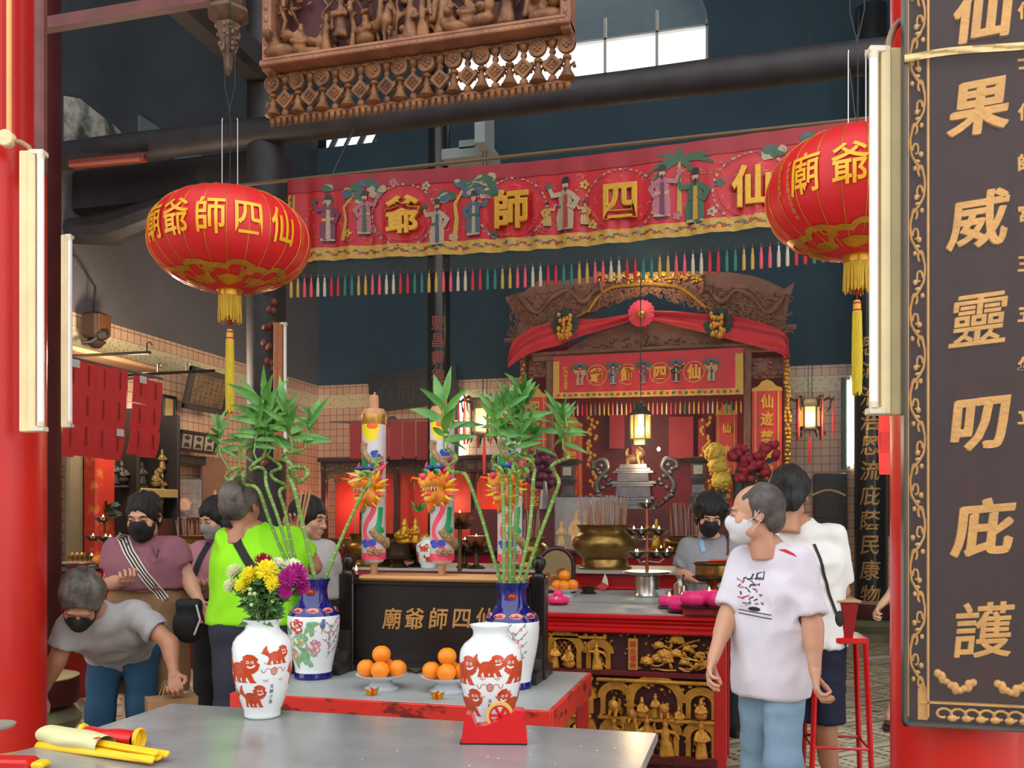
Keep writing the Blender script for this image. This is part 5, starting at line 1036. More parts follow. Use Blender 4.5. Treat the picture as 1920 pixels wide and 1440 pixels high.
def dragon_candle(px, y0, label, seed):
    b = atY(px, 1078, y0); loc = V((b.x, y0, ZPL)); t = thing('dragon_candle', label, 'candle', loc, YAW*1.0, 'dragon candles on the plank'); r = .059; Hh = .70; zb = .05
    m = MB(); m.lathe([(.018, 0), (.018, .035), (.02, zb)], n=14); m.build('stick', capw, t)
    m = MB(); m.lathe([(.02, zb), (.045, zb+.01), (r, zb+.03), (r, zb+Hh)], n=40)
    m.build('wax_body', wax, t, 60)
    m = MB(); zc = zb+Hh; m.lathe([(r, zc), (r+.001, zc+.035), (r-.004, zc+.058), (.05, zc+.066), (.025, zc+.067), (.024, zc+.12), (.021, zc+.135), (0, zc+.136)], n=28); m.tube([(0, 0, zc+.13), (.006, 0, zc+.15)], .005, 6); m.build('wooden_cap', capw, t, 50)
    m = MB(); m.lathe([(r+.001, zc-.012), (r+.0022, zc-.008), (r+.0022, zc+.034), (r+.001, zc+.038)], n=32); m.build('foil_band', foil, t)
    F = lambda a0, z0: (lambda u, v, w=0: ((r+.0008+w)*math.cos(a0+u/r), (r+.0008+w)*math.sin(a0+u/r), z0+v))
    m = MB(); f = F(R(-90), zb)
    def bandp(pts, ws, mi, n=8, w=.0): lay(m, *ribbon([tuple(p) for p in smooth_path([(a, b_, 0) for a, b_ in pts], n)] and [(p.x, p.y) for p in smooth_path([(a, b_, 0) for a, b_ in pts], n)], [ws]*((len(pts)-1)*n+1)), lambda u, v, k=0: f(u, v, k+w), mi, L=.012)
    lay(m, *poly(blob(-.01, .655, .05, .05, 14, .15, seed=1)), f, 0, L=.012); lay(m, *poly(blob(.0, .678, .026, .016, 10, .2, seed=2)), lambda u, v, k=0: f(u, v, .0006), 1, L=.012)
    lay(m, *poly(blob(-.05, .49, .035, .05, 10, .25, seed=4)), f, 2, L=.012); bandp([(.05, .53), (.055, .48), (.04, .43), (.05, .39)], .02, 3)
    bandp([(.012, .33), (.005, .26), (-.03, .2), (-.04, .15), (-.01, .1), (.02, .06)], .026, 3); bandp([(.045, .28), (.035, .2), (.02, .17)], .028, 2); lay(m, *poly(blob(.035, .165, .035, .02, 10, .2, seed=7)), lambda u, v, k=0: f(u, v, .0004), 2, L=.012)
    bandp([(-.16, .5), (-.13, .3), (-.17, .1)], .03, 3); bandp([(.14, .6), (.16, .4), (.12, .2)], .03, 2); bandp([(-.1, .62), (-.13, .56)], .03, 4)
    m.lathe([(r+.0006, zb+.022), (r+.001, zb+.03), (r+.001, zb+.055)], n=32, mi=3, cap0=False, cap1=False)
    for (u, v, sd) in ((.012, .545, 1), (.02, .53, 2), (-.035, .3, 3), (-.03, .095, 4), (.0, .105, 5), (-.045, .11, 6), (.04, .38, 7)): lay(m, *poly(blob(u, v, .019, .014, 11, .35, seed=sd)), lambda u, v, k=0: f(u, v, .0012), 4, L=.012)
    m.build('painted_bands', cm, t)
    m = MB()
    def body(pts, rr): m.tube([f(p.x, p.y, .004) for p in smooth_path([(a, b_, 0) for a, b_ in pts], 6)], rr, 8)
    body([(-.035, .6), (-.042, .56), (-.015, .515), (.028, .47), (.02, .42), (-.01, .4)], [.011]+[.016]*24+[.018]*6); body([(-.0, .17), (.02, .14), (.05, .115), (.085, .09), (.12, .12)], [.02]*12+[.016]*13)
    for (u, v, d) in ((.01, .515, 1), (-.035, .275, -1), (-.02, .07, 1), (.01, .065, 1)):
        for k in range(3): m.tube([f(u, v, .004), f(u+d*(.012+.008*k), v-.006+.01*(k-1), .012), f(u+d*(.03+.006*k), v-.012+.014*(k-1), .004)], [.008, .006, .002], 6)
    m.build('dragon_body', dtan, t, 60)
    # head: open jaws facing out to the left front
    hz = zb+.37; s = SDF((-.075, -.16, hz-.09), (.075, .02, hz+.11), .0042); k = .008
    s.ell((0, -.05, hz+.03), (.042, .045, .035), k).cap((0, -.06, hz+.03), (0, -.13, hz+.015), .028, .018, k).cap((-.014, -.135, hz+.02), (-.014, -.138, hz+.028), .012, .01, .004).cap((.014, -.135, hz+.02), (.014, -.138, hz+.028), .012, .01, .004); s.cap((0, -.05, hz-.01), (0, -.115, hz-.04), .027, .014, k); s.ell((0, -.05, hz-.03), (.038, .03, .03), k)
    for x in (-.024, .024): s.ell((x, -.085, hz+.055), (.014, .014, .014), .004)
    s.ell((0, -.1, hz-.005), (.018, .04, .008), 0, sub=True); v_, f_ = s.net(); m = MB(); Th = Matrix.Translation((0, -.012, hz))@rotm(R(-28))@Matrix.Scale(1.32, 4)@Matrix.Translation((0, .02, -hz)); addnp(m, v_, f_, 0, Th); m.build('dragon_head', M('dragon_orange', 'ee7a22', rough=.45, col2='e8a83a', thr=.5, wid=.15, scale=35), t, 60)
    m = MB(); m.T = Th; q = random.Random(seed)
    for i in range(22):
        a = -2.6+5.2*i/21; d = V((math.sin(a), 0, math.cos(a)*-1)); b0 = V((0, -.045, hz))+d*.04; m.tube([b0, b0+d*.025+V((0, -.012, .004)), b0+d*.045+V((q.uniform(-.01, .01), -.004, .01))], [.011, .007, .001], 5, mi=(0, 1, 0, 3)[i % 4])
    for x in (-1, 1):
        m.tube([(x*.02, -.05, hz+.06), (x*.035, -.03, hz+.09), (x*.03, -.02, hz+.125)], [.008, .006, .002], 6, mi=4); m.tube([(x*.03, -.06, hz+.06), (x*.055, -.04, hz+.075), (x*.065, -.02, hz+.1)], [.01, .007, .002], 6, mi=3)
        m.sph((x*.024, -.096, hz+.057), .011, 10, 8, mi=2); m.sph((x*.024, -.106, hz+.057), .006, 8, 6, mi=5); m.tube([(x*.02, -.13, hz+.03), (x*.05, -.14, hz+.035), (x*.07, -.12, hz+.02)], [.005, .004, .001], 5, mi=1)
        m.sph((x*.022, -.07, hz+.075), (.018, .02, .008), 8, 6, mi=4)
        for j in range(3): m.tube([(x*.017, -.075-.02*j, hz+.003), (x*.017, -.078-.02*j, hz-.012)], [.004, .001], 5, mi=6)
    m.sph((0, -.145, hz+.04), (.014, .012, .012), 8, 6, mi=3); m.sph((0, -.1, hz-.026), (.014, .035, .006), 10, 6, mi=3); m.tube([(0, -.1, hz-.05), (0, -.108, hz-.09)], [.018, .002], 7, mi=1)
    m.build('mane', cm, t, 60); return t
for px, lb, sd in ((701, 'leftmost dragon candle, crossed by a leaning bamboo stalk', 1), (829, 'middle dragon candle beside the glowing tube', 2), (956, 'dragon candle at right hidden behind bamboo stalks', 3)):
    dragon_candle(px, 4.165, lb, sd)
# ---------------------------------------------------------------- altar table
ZA = .97; aF = atZ(1200, 1149.5, ZA); YF = aF.y; XRt = atY(1362, 1160, YF).x; XLt = -3.15
al = thing('altar_table', 'long red altar table with grey top and gilded carved front', 'altar table', ((XLt+XRt)/2, YF, 0)); ox, oy = al.location.x, YF; W = XRt-XLt
m = MB(); m.bbox((-W/2, .0, ZA-.03), (W/2, .62, ZA)); m.bbox((-W/2, .6, ZA-.03), (W/2-.47, 1.72, ZA)); m.build('tabletop', stone2, al)
m = MB()
for z, d, h in ((ZA-.024, .045, .03), (ZA-.05, .03, .026), (ZA-.078, .02, .036), (ZA-.108, .034, .034)):
    m.rbox((0, .0-d/2+.01, z), (W+d*1.2, d+.02, h), .01); m.rbox((W/2+d/2-.01, .3, z), (d+.02, .62, h), .01)
m.build('moulding', red, al)
m = MB(); m.bbox((-W/2+.03, .05, .05), (W/2-.03, .09, ZA-.12)); m.bbox((W/2-.07, .05, .05), (W/2-.05, .6, ZA-.12)); m.build('backboard', M('maroon_board'), al)
m = MB(); zr = atY(1200, 1264, YF).z
m.rbox((0, .02, zr), (W-.1, .05, .035), .006); m.rbox((0, .02, .09), (W-.1, .05, .06), .006); m.build('rail', M('maroon_gloss', '5e141c', rough=.3, var=.15), al)
for x in (-W/2+.035, W/2-.035):
    for y in (.03, .58): m = MB(); m.rbox((x, y, ZA/2-.06), (.075, .06, ZA-.12), .006); m.build('leg', red, al)
gw = M('gilt_carving', 'c08832', rough=.42, metal=.45, var=.35, scale=12, bump=.4, bscale=60); gw2 = M('gilt_bright', 'd0983c', rough=.4, metal=.5, var=.2)
def arch(m, x, z, w, h, y, d=.05):
    m.bbox((x-w/2-.03, y, z), (x-w/2, y+d, z+h*.62)); m.bbox((x+w/2, y, z), (x+w/2+.03, y+d, z+h*.62)); n = 14; pr = []
    for i in range(n): m.add(*(lambda a0, a1: ([(x+w/2*math.cos(a0), y, z+h*.62+w*.42*math.sin(a0)), (x+w/2*math.cos(a1), y, z+h*.62+w*.42*math.sin(a1)), (x+(w/2+.05)*math.cos(a1), y, z+h*.62+(w*.42+.05)*math.sin(a1)), (x+(w/2+.05)*math.cos(a0), y, z+h*.62+(w*.42+.05)*math.sin(a0))]+[(x+w/2*math.cos(a0), y+d, z+h*.62+w*.42*math.sin(a0)), (x+w/2*math.cos(a1), y+d, z+h*.62+w*.42*math.sin(a1)), (x+(w/2+.05)*math.cos(a1), y+d, z+h*.62+(w*.42+.05)*math.sin(a1)), (x+(w/2+.05)*math.cos(a0), y+d, z+h*.62+(w*.42+.05)*math.sin(a0))], [(0, 1, 2, 3), (7, 6, 5, 4), (0, 4, 5, 1), (3, 2, 6, 7)]))(math.pi*i/n, math.pi*(i+1)/n))
def lattice(m, x, z, w, h, y, n=5):
    for i in range(n+1):
        for s in (1, -1):
            a = -w/2+w*i/n; m.tube([(x+a, y, z), (x+max(-w/2, min(w/2, a+s*w*.5)), y, z+h*min(1, (abs(max(-w/2, min(w/2, a+s*w*.5))-a)/(w*.5+1e-6))))], .004, 4)
m = MB(); q = random.Random(31); zu = zr+.02; hu = ZA-.135-zu
def A(px, py): a = atY(px, py, YF); return a.x-ox, a.z
for i in range(6):      # upper scene: pavilions with figures, blossoms to the right
    x0 = -W/2+.25+i*.35
    arch(m, x0, zu, .17, hu*.8, .005); lattice(m, x0, zu+.05, .15, hu*.5, .04); stamp(m, 'robe', (x0-.05, .0, zu), .5, .4); stamp(m, 'seated', (x0+.04, .0, zu), .55, -.3)
    arch(m, x0+.22, zu, .09, hu*.72, .01); stamp(m, ('fan', 'staff', 'warrior')[i % 3], (x0+.21, .0, zu), .52, .2); m.rbox((x0+.1, .03, zu+hu-.025), (.34, .05, .02), .004)
    for k in range(7): m.sph((x0-.1+.06*k, .015, zu+hu-.01), (.016, .016, .012), 7, 5)
cx, _ = A(1192, 1220); 
for i in range(11):
    x, z = cx+.06+q.uniform(0, .34), zu+q.uniform(.03, hu-.03); stamp(m, 'peony', (x, .01, z), q.uniform(.6, .95))
for i in range(12):
    x, z = cx+.04+q.uniform(0, .32), zu+q.uniform(.01, hu-.05); m.tube(smooth_path([(x, .02, z), (x+.06, .0, z+q.uniform(-.03, .04)), (x+.13, .01, z+q.uniform(-.04, .06))], 3), .0055, 5)
    m.sph((x+.1, .0, z+.02), (.024, .008, .011), 7, 5, T=rotm(q.uniform(0, 3), 'Y'))
for i in range(260): m.sph((q.uniform(-W/2+.06, W/2-.06), .02, zu+q.uniform(.01, hu)), (q.uniform(.006, .018), .014, q.uniform(.005, .012)), 6, 4, T=rotm(q.uniform(0, 3), 'Y'))
m.build('upper_carving', gw, al, 60)
m = MB(); m.bbox((cx-.045, -.004, zu+.004), (cx+.012, .02, zu+hu-.02)); m.build('plaque', gw2, al)
m = MB()
for i, ch in enumerate('錫合福衆'): vs, fs = glyphs(ch, .02, .02, 0); m.add([(cx-.018+a*.042, -.0045-c_*.05, zu+hu-.055-.043*i+b_*.042) for a, b_, c_ in vs], fs)
m.build('lettering', M('sign_red', 'b0202a', rough=.4), al)
m = MB(); zl = .12; hl = zr-.03-zl
for i in range(4):
    x0 = -W/2+.35+i*.74
    arch(m, x0+.0, zl+hl*.45, .26, hl*.42, .0); arch(m, x0, zl, .22, hl*.45, .0); lattice(m, x0, zl+.02, .2, hl*.4, .045, 7); arch(m, x0+.27, zl, .12, hl*.42, .005); arch(m, x0-.24, zl, .11, hl*.42, .005); arch(m, x0+.27, zl+hl*.5, .12, hl*.33, .005); arch(m, x0-.24, zl+hl*.5, .13, hl*.36, .005)
    m.rbox((x0, .015, zl+hl*.46), (.7, .06, .022), .005); m.rbox((x0, .015, zl+hl-.012), (.72, .06, .022), .005)
    for k, (dx, kd, z, sc) in enumerate(((-.08, 'seated', .48, .5), (.05, 'lion', .5, .55), (.0, 'robe', .5, .45), (.27, 'seated', .5, .5), (-.24, 'lion', .5, .6), (.27, 'robe', .0, .7), (-.05, 'staff', .0, .75), (.06, 'warrior', .0, .7), (-.25, 'fan', .0, .7), (-.14, 'lion', .42, .5), (.14, 'seated', .42, .45))): stamp(m, kd, (x0+dx, -.005, zl+hl*z), sc, q.uniform(-.5, .5))
    for k in range(34): m.sph((x0+q.uniform(-.35, .35), .012, zl+hl*q.choice((.44, .48, .9, .95, .86))+q.uniform(-.012, .012)), (.014, .012, .011), 6, 5)
for i in range(300): m.sph((q.uniform(-W/2+.06, W/2-.06), .03, zl+q.uniform(.01, hl)), (q.uniform(.006, .02), .016, q.uniform(.005, .014)), 6, 4, T=rotm(q.uniform(0, 3), 'Y'))
m.build('lower_carving', gw, al, 60)
# second, higher tier
YT = oy+1.72; ZT2 = atY(1140, 1071, YT).z
b2 = thing('altar_tier', 'raised red altar step with pale ledge behind the grey altar top', 'altar step', (ox-.2, YT, 0)); xr2 = atY(1272, 1080, YT).x-b2.location.x; xl2 = -W/2
m = MB(); m.bbox((xl2, 0, 0), (xr2, .9, ZT2-.02)); m.build('body', M('deep_red', '9c1016', rough=.3, var=.15), b2); m = MB(); m.rbox(((xl2+xr2)/2, .44, ZT2-.01), (xr2-xl2+.04, .96, .022), .004); m.build('ledge', M('pale_ledge', 'a8a49c', rough=.4), b2)
m = MB(); m.rbox(((xl2+xr2)/2, -.012, ZT2-.13), (xr2-xl2, .03, .03), .008); m.build('trim', red, b2)
b3 = thing('rear_altar_table', 'dark red crowded rear altar table below the shrine', 'altar table', (ox, YT+1.6, 0)); m = MB(); m.bbox((-2.2, 0, 0), (1.3, 1.1, 1.2)); m.build('body', M('deep_red'), b3); m = MB(); m.rbox((-.3, .5, 1.21), (3.6, 1.2, .03), .005, T=Matrix.Translation((-.12, 0, 0))); m.build('tabletop', M('dark_top', '3c2622', rough=.3), b3)
Z3 = 1.225; Y3 = YT+1.75
# big brass censer and its incense
def censer(loc, r, h, label, mat=brass, n=44, handles=False):
    t = thing('incense_censer', label, 'censer', loc); m = MB(); m.lathe([(0, .0), (r*.92, 0), (r*.93, h*.03), (r*.84, h*.07), (r*.8, h*.18), (r*.78, h*.22), (r*.98, h*.36), (r*1.12, h*.52), (r*1.12, h*.64), (r*1.0, h*.76), (r*.86, h*.83), (r*.86, h*.9), (r*.97, h*.985), (r*1.0, h), (r*.96, h), (r*.84, h*.93), (r*.8, h*.85), (0, h*.85)], n=n); m.build('bowl', mat, t, 50)
    m = MB(); m.lathe([(0, h*.875), (r*.82, h*.87)], n=24); m.build('ash', M('ash', '8a8076', rough=.95), t)
    if handles:
        m = MB()
        for s in (-1, 1): m.tube([(s*r*1.08, 0, h*.55), (s*r*1.3, 0, h*.6), (s*r*1.32, 0, h*.75), (s*r*1.1, 0, h*.72)], r*.07, 8)
        m.build('handle', mat, t, 60)
    return t
stickm = M('joss_stick', 'a87a5c', rough=.8, var=.25, scale=30); stickd = M('joss_stick_grey', '9a8a7e', rough=.8, var=.2)
jm = {}
def joss(c, r, n, hh, label, group, seed, thick=.0035):
    q = random.Random(seed)
    for i in range(n):
        k = (i % 3, round(hh, 2), thick)
        a, rr = q.uniform(0, 6.28), r*math.sqrt(q.random()); tl = q.uniform(-.09, .09), q.uniform(-.05, .05)
        if k not in jm:
            m = MB(); L = hh*(1, .85, .7)[i % 3]; m.cyl((0, 0, -.03), (0, 0, L), thick, n=6); o = m.build('joss_stick', stickm if i % 3 else stickd)
            jm[k] = o
        else: o = jm[k].copy(); C.objects.link(o)
        o.location = V(c)+V((rr*math.cos(a), rr*math.sin(a)*.8, 0)); o.rotation_euler = (tl[1], tl[0]+(rr*math.cos(a))/r*.06, 0); tag(o, label, 'joss stick', group)
p = atZ(1134, 1068, ZT2); p = P(1134, 1068, dep(-1.2, YT+.36)); p.z = ZT2+.001; sc_ = dep(p.x, p.y)/FPX; rr = 54*sc_
censer(p, rr, 82*sc_, 'large aged brass censer full of incense sticks on the altar step'); joss(p+V((0, 0, 82*sc_*.87)), rr*.78, 64, 66*sc_, 'brown incense stick standing in the large brass censer', 'incense sticks in the large brass censer', 1, .0042)
p = P(1290, 1060, 8.6); p.z = Z3; sc_ = dep(p.x, p.y)/FPX; p.y = max(p.y, Y3-.1); hh = EYE+(970-1005)*sc_-Z3
censer(p, 42*sc_, max(.12, hh), 'smaller brass censer partly hidden by the grey-shirted person', brass); joss(p+V((0, 0, max(.12, hh)*.87)), 34*sc_, 34, 66*sc_, 'pale incense stick in the smaller censer behind the volunteer', 'incense sticks in the smaller right censer', 2)
# glass showcase with gold statuettes, rear table clutter
gl = M('clear_glass', 'dfe8e6', rough=.02, var=0, alpha=.12, spec=.6)
def showcase(lo, hi, label):
    t = thing('glass_case', label, 'glass case', ((lo[0]+hi[0])/2, (lo[1]+hi[1])/2, lo[2])); c = t.location; m = MB(); a, b_ = V(lo)-c, V(hi)-c; e = .004
    m.bbox((a.x, a.y, 0), (b_.x, a.y+e, b_.z)); m.bbox((a.x, b_.y-e, 0), (b_.x, b_.y, b_.z)); m.bbox((a.x, a.y, 0), (a.x+e, b_.y, b_.z)); m.bbox((b_.x-e, a.y, 0), (b_.x, b_.y, b_.z)); m.bbox((a.x, a.y, b_.z-e), (b_.x, b_.y, b_.z)); m.build('panes', gl, t)
    m = MB()
    for x in (a.x, b_.x):
        for y in (a.y, b_.y): m.tube([(x, y, 0), (x, y, b_.z)], .006, 6)
        m.tube([(x, a.y, b_.z), (x, b_.y, b_.z)], .006, 6)
    for y in (a.y, b_.y): m.tube([(a.x, y, b_.z), (b_.x, y, b_.z)], .006, 6)
    m.build('frame', M('case_frame', '4a4440', rough=.3, metal=.5), t)
def statue(kind, loc, h, label, mat=goldm, rz=0, base=True, group=None):
    t = thing('statuette', label, 'statuette', loc, rz, group); m = MB(); stamp(m, kind, (0, 0, h*.12 if base else 0), h*.85/.33); m.build('figure', mat, t, 60)
    if base: m = MB(); m.lathe([(h*.2, 0), (h*.22, h*.03), (h*.16, h*.08), (h*.2, h*.12), (0, h*.125)], n=16); m.build('base', mat, t)
    return t
yS = Y3+.15; ks = dep(-1.3, yS)/FPX
a, b_ = atY(1040, 1000, yS-.15), atY(1160, 930, yS-.15); showcase((a.x, yS-.15, Z3), (b_.x, yS+.25, b_.z), 'glass showcase of gold statuettes behind the large censer')
for px, h, kd, lb in ((1053, 56, 'robe', 'gold standing statuette at the left in the glass showcase'), (1081, 78, 'fan', 'tall gold statuette in the glass showcase'), (1110, 48, 'seated', 'gold seated statuette in the glass showcase partly behind incense'), (1231, 60, 'robe', 'gold standing statuette right of the lamp stand'), (1250, 40, 'lion', 'small gold lion statuette near the smaller censer')):
    p = atY(px, 1000, yS); statue(kd, (p.x, yS, Z3), h*ks, lb)
# steel lotus lamp stand
p = atZ(1213, 1118, ZA); sc_ = dep(p.x, p.y)/FPX; t = thing('oil_lamp_stand', 'tall steel lotus oil lamp stand with copper pole on the altar', 'lamp stand', p); u = sc_
m = MB(); m.lathe([(0, 0), (24*u, 0), (25*u, 2*u), (22*u, 8*u), (23*u, 26*u), (22*u, 38*u), (18*u, 40*u), (0, 40*u)], n=32); m.build('base', steel, t, 50)
m = MB(); m.lathe([(0, 38*u), (20*u, 38*u), (38*u, 42*u), (47*u, 46*u), (46*u, 47*u), (30*u, 44*u), (0, 43*u)], n=36); m.build('drip_tray', steel, t, 50)
m = MB(); m.cyl((0, 0, 42*u), (0, 0, 172*u), 3.4*u, 2.6*u, 12); m.build('pole', copper, t)
def lamp_cup(t, c, r, nm='cup', leaves=True):
    m = MB(); m.lathe([(0, 0), (r*.55, 0), (r*.8, r*.35), (r, r*.75), (r*.92, r*.75), (r*.7, r*.4), (0, r*.3)], c, 16); o = m.build(nm, steel, t, 50)
    if leaves:
        m = MB()
        for k in range(5): a = k*1.256+.3; leaf(m, V(c)+V((0, 0, -.004)), V(c)+V((math.cos(a)*r*1.9, math.sin(a)*r*1.9, r*.25)), r*.8, -.2)
        m.build('lotus_leaf', dbrass, o, 60)
    m = MB(); m.lathe([(0, 0), (.005, .005), (.0065, .011), (.004, .02), (0, .03)], (c[0], c[1], c[2]+r*.55), 8); m.build('flame', flame_m, o, 60); return o
lamp_cup(t, (0, 0, 168*u), 11*u)
for (dx, dy, z) in ((-24, -3, 118), (-7, -22, 118), (23, -4, 118), (10, 22, 120), (-14, -30, 76), (-22, 6, 74), (38, -4, 76), (15, 30, 74)):
    lamp_cup(t, (dx*u, dy*u, z*u), 12*u); m = MB(); m.tube([(0, 0, (z-10)*u), (dx*u*.6, dy*u*.6, (z-12)*u), (dx*u, dy*u, z*u)], 1.2*u, 6); m.build('arm', steel, t)
# pink lotus candles
pk = M('lotus_pink', 'f0307e', rough=.5, var=.1)
def lotus(p, r, label, lit=True, group='pink lotus candles on the altar', base=None):
    t = thing('lotus_candle', label, 'candle', p, rnd.uniform(0, 1), group); m = MB()
    m.lathe([(0, 0), (r*.6, 0), (r*.9, r*.3), (r, r*.62), (r*.9, r*.95), (r*.5, r*1.12), (r*.35, r*.95), (0, r*.9)], n=40, wob=lambda a, z: 1+.07*abs(math.sin(a*4))); 
    for k in range(8): a = k*.785+.39; m.sph((r*.62*math.cos(a), r*.62*math.sin(a), r*.78), (r*.3, r*.3, r*.4), 8, 6)
    m.build('petals', pk, t, 60); m = MB(); m.lathe([(r*.5, -.004), (r*1.05, 0), (r*1.12, r*.14), (r*1.0, r*.14), (r*.5, .002)], n=24); m.build('saucer', base or M('black_saucer', '2a2420', rough=.4), t)
    if lit: flame(t, (0, 0, r*1.0), 1.0)
p = atZ(1255, 1141, ZA); kk = dep(p.x, p.y)/FPX; lotus(p+V((0, 0, .006)), 20*kk, 'lit pink lotus candle on green saucer at the altar edge', base=M('green_saucer', '1c5a48', rough=.4))
bx0, bx1 = atZ(1280, 1153, ZA), atZ(1388, 1156, ZA); m = MB(); m.rbox(((bx0.x+bx1.x)/2, bx0.y+.08, ZA+.022), (bx1.x-bx0.x, .16, .042), .004); one(m, 'candle_tray', M('tray_red', 'a81a22', rough=.4), 'red tray holding the pink lotus candles at the altar edge', 'tray')
for i, (dx, dy, l, lb) in enumerate(((20, .03, 0, 'front left pink lotus candle in the red tray'), (62, .03, 0, 'front middle pink lotus candle in the red tray'), (98, .04, 0, 'right end pink lotus candle in red tray behind man'), (44, .13, 1, 'lit pink lotus candle at the rear of the red tray'), (-4, .12, 1, 'lit pink lotus candle just behind the green-saucer one'), (82, .13, 0, 'rear right pink lotus candle in the red tray'))):
    pp = V((bx0.x+dx*kk, bx0.y+dy, ZA+(.046 if dx > 0 else .006))); lotus(pp, 24*kk, lb, bool(l))
# small altar-top things
p = atZ(1243, 1119, ZA); m = MB(); m.lathe([(0, 0), (.03, 0), (.05, .03), (.07, .055), (.065, .055), (.045, .03), (0, .015)], n=28); one(m, 'bowl', whitep, 'white bowl beside the steel lamp stand', 'bowl', p)
p = P(1276, 1113, 5.95); p.z = ZA; t = thing('oil_can', 'small shiny steel oil can on the altar before the volunteer', 'oil can', p); m = MB(); m.lathe([(0, 0), (.042, 0), (.042, .09), (.03, .1), (.0, .1)], n=24); m.build('body', steel, t); m = MB(); m.lathe([(.025, .1), (.02, .112), (.02, .125), (.026, .128), (.026, .136), (0, .137)], n=20); m.build('neck', steel, t); t.scale = (1.1, 1.1, 1.5)
p = atZ(1060, 1118, ZA); t = plate(p, 'white pedestal plate of oranges on the altar behind the board'); t.scale = (.9, .9, .8)
for i, (x, y, z, lb) in enumerate(((-.055, -.02, .08, 'left lower orange on the altar plate'), (.0, -.045, .08, 'front lower orange on the altar plate'), (.055, -.0, .085, 'right lower orange on the altar plate'), (-.012, .03, .15, 'top orange on the altar plate'))): fruit(p+V((x, y, z)), lb, r=.043, group='oranges on the altar plate', seed=i)
p = atZ(1046, 1134, ZA); t = thing('offering_cake', 'pink lotus-shaped cakes on a red plate at altar edge', 'cake', p); m = MB(); m.lathe([(.0, .0), (.05, 0), (.08, .02), (.075, .02), (0, .008)], n=24); m.build('plate', pr_, t); m = MB()
for k in range(6): m.lathe([(0, 0), (.03, 0), (.034, .02), (.02, .035), (0, .036)], (.042*math.cos(k*1.05), .042*math.sin(k*1.05), .02), 10)
m.lathe([(.03, .05), (.034, .075), (.02, .1), (0, .1)], n=10); m.build('cakes', pk, t); m = MB(); m.lathe([(.03, .03), (.036, .05), (.0, .058)], (0, -.03, 0), n=12); m.build('pastry', M('pastry', 'e0c89a', rough=.6), t)
p = atZ(1103, 1113, ZA); m = MB(); m.lathe([(0, 0), (.06, 0), (.065, .008), (.045, .015), (.05, .05), (.055, .055), (.048, .055), (0, .02)], n=28); one(m, 'dark_bowl', dbrass, 'dark bronze bowl with folded paper on the altar', 'bowl', p)
p = atZ(1130, 1108, ZA); t = thing('paper_offering', 'red and cream folded paper packet leaning on dark bowl', 'paper packet', p, .3); m = MB(); m.prism([(-.05, .03), (0, .0), (.045, .03), (.04, .06), (0, .07)], .012, rotm(R(75), 'X')); m.build('red_face', jr, t); m = MB(); m.prism([(-.005, .07), (.045, .04), (.04, .09), (.02, .14)], .012, rotm(R(78), 'X')@Matrix.Translation((0, .0, .002))); m.build('cream_flap', M('cream_paper', 'd8ccb0', rough=.6), t)
p = P(1043, 1105, 6.95); p.z = ZA; t = thing('table_mirror', 'round-topped dark-framed mirror behind the board post', 'mirror', p, YAW); u = 6.95/FPX; ar = lambda r_, n=18: [(r_*math.cos(math.pi*i/n), 52*u+r_*math.sin(math.pi*i/n)) for i in range(n+1)]
m = MB(); T_ = rotm(R(90), 'X'); pts = [(32*u, 0)]+ar(32*u)+[(-32*u, 0)]; m.tube([(x, 0, z) for x, z in pts], 4.5*u, 8); m.tube([(-32*u, 0, 4*u), (32*u, 0, 4*u)], 4*u, 8); m.build('frame', M('mirror_frame', '3a1418', rough=.3), t, 60); m = MB(); m.prism([(28*u, 3*u)]+ar(28*u)+[(-28*u, 3*u)], .008, T_); m.build('glass', M('mirror_glass', 'c0b48a', rough=.05, metal=.9, var=0), t)
# bronze standing lamp by the volunteer
p = P(1337, 1114, 5.85); p.z = ZA; t = thing('bronze_lamp', 'bronze pedestal oil lamp with red ladle before the volunteer', 'lamp', p); u = dep(p.x, p.y)/FPX*1.36
m = MB(); m.lathe([(0, 0), (22*u, 0), (22*u, 3*u), (8*u, 10*u), (6*u, 16*u), (10*u, 20*u), (8*u, 25*u), (5*u, 30*u), (12*u, 36*u)], n=24); m.build('stem', copper, t, 50); m = MB(); m.lathe([(0, 34*u), (20*u, 36*u), (29*u, 42*u), (28*u, 43*u), (15*u, 39*u), (0, 38*u)], n=30); m.build('saucer', dbrass, t, 50); m = MB(); m.lathe([(0, 40*u), (22*u, 40*u), (24*u, 44*u), (24*u, 58*u), (28*u, 61*u), (27*u, 62*u), (22*u, 58*u), (0, 52*u)], n=30); m.build('bowl', brass, t, 50)
m = MB(); m.tube([(-6*u, -2*u, 64*u), (40*u, -4*u, 66*u)], 1.8*u, 8); one(m, 'ladle', pr_, 'red ladle handle lying across the bronze lamp bowl', 'ladle', p)
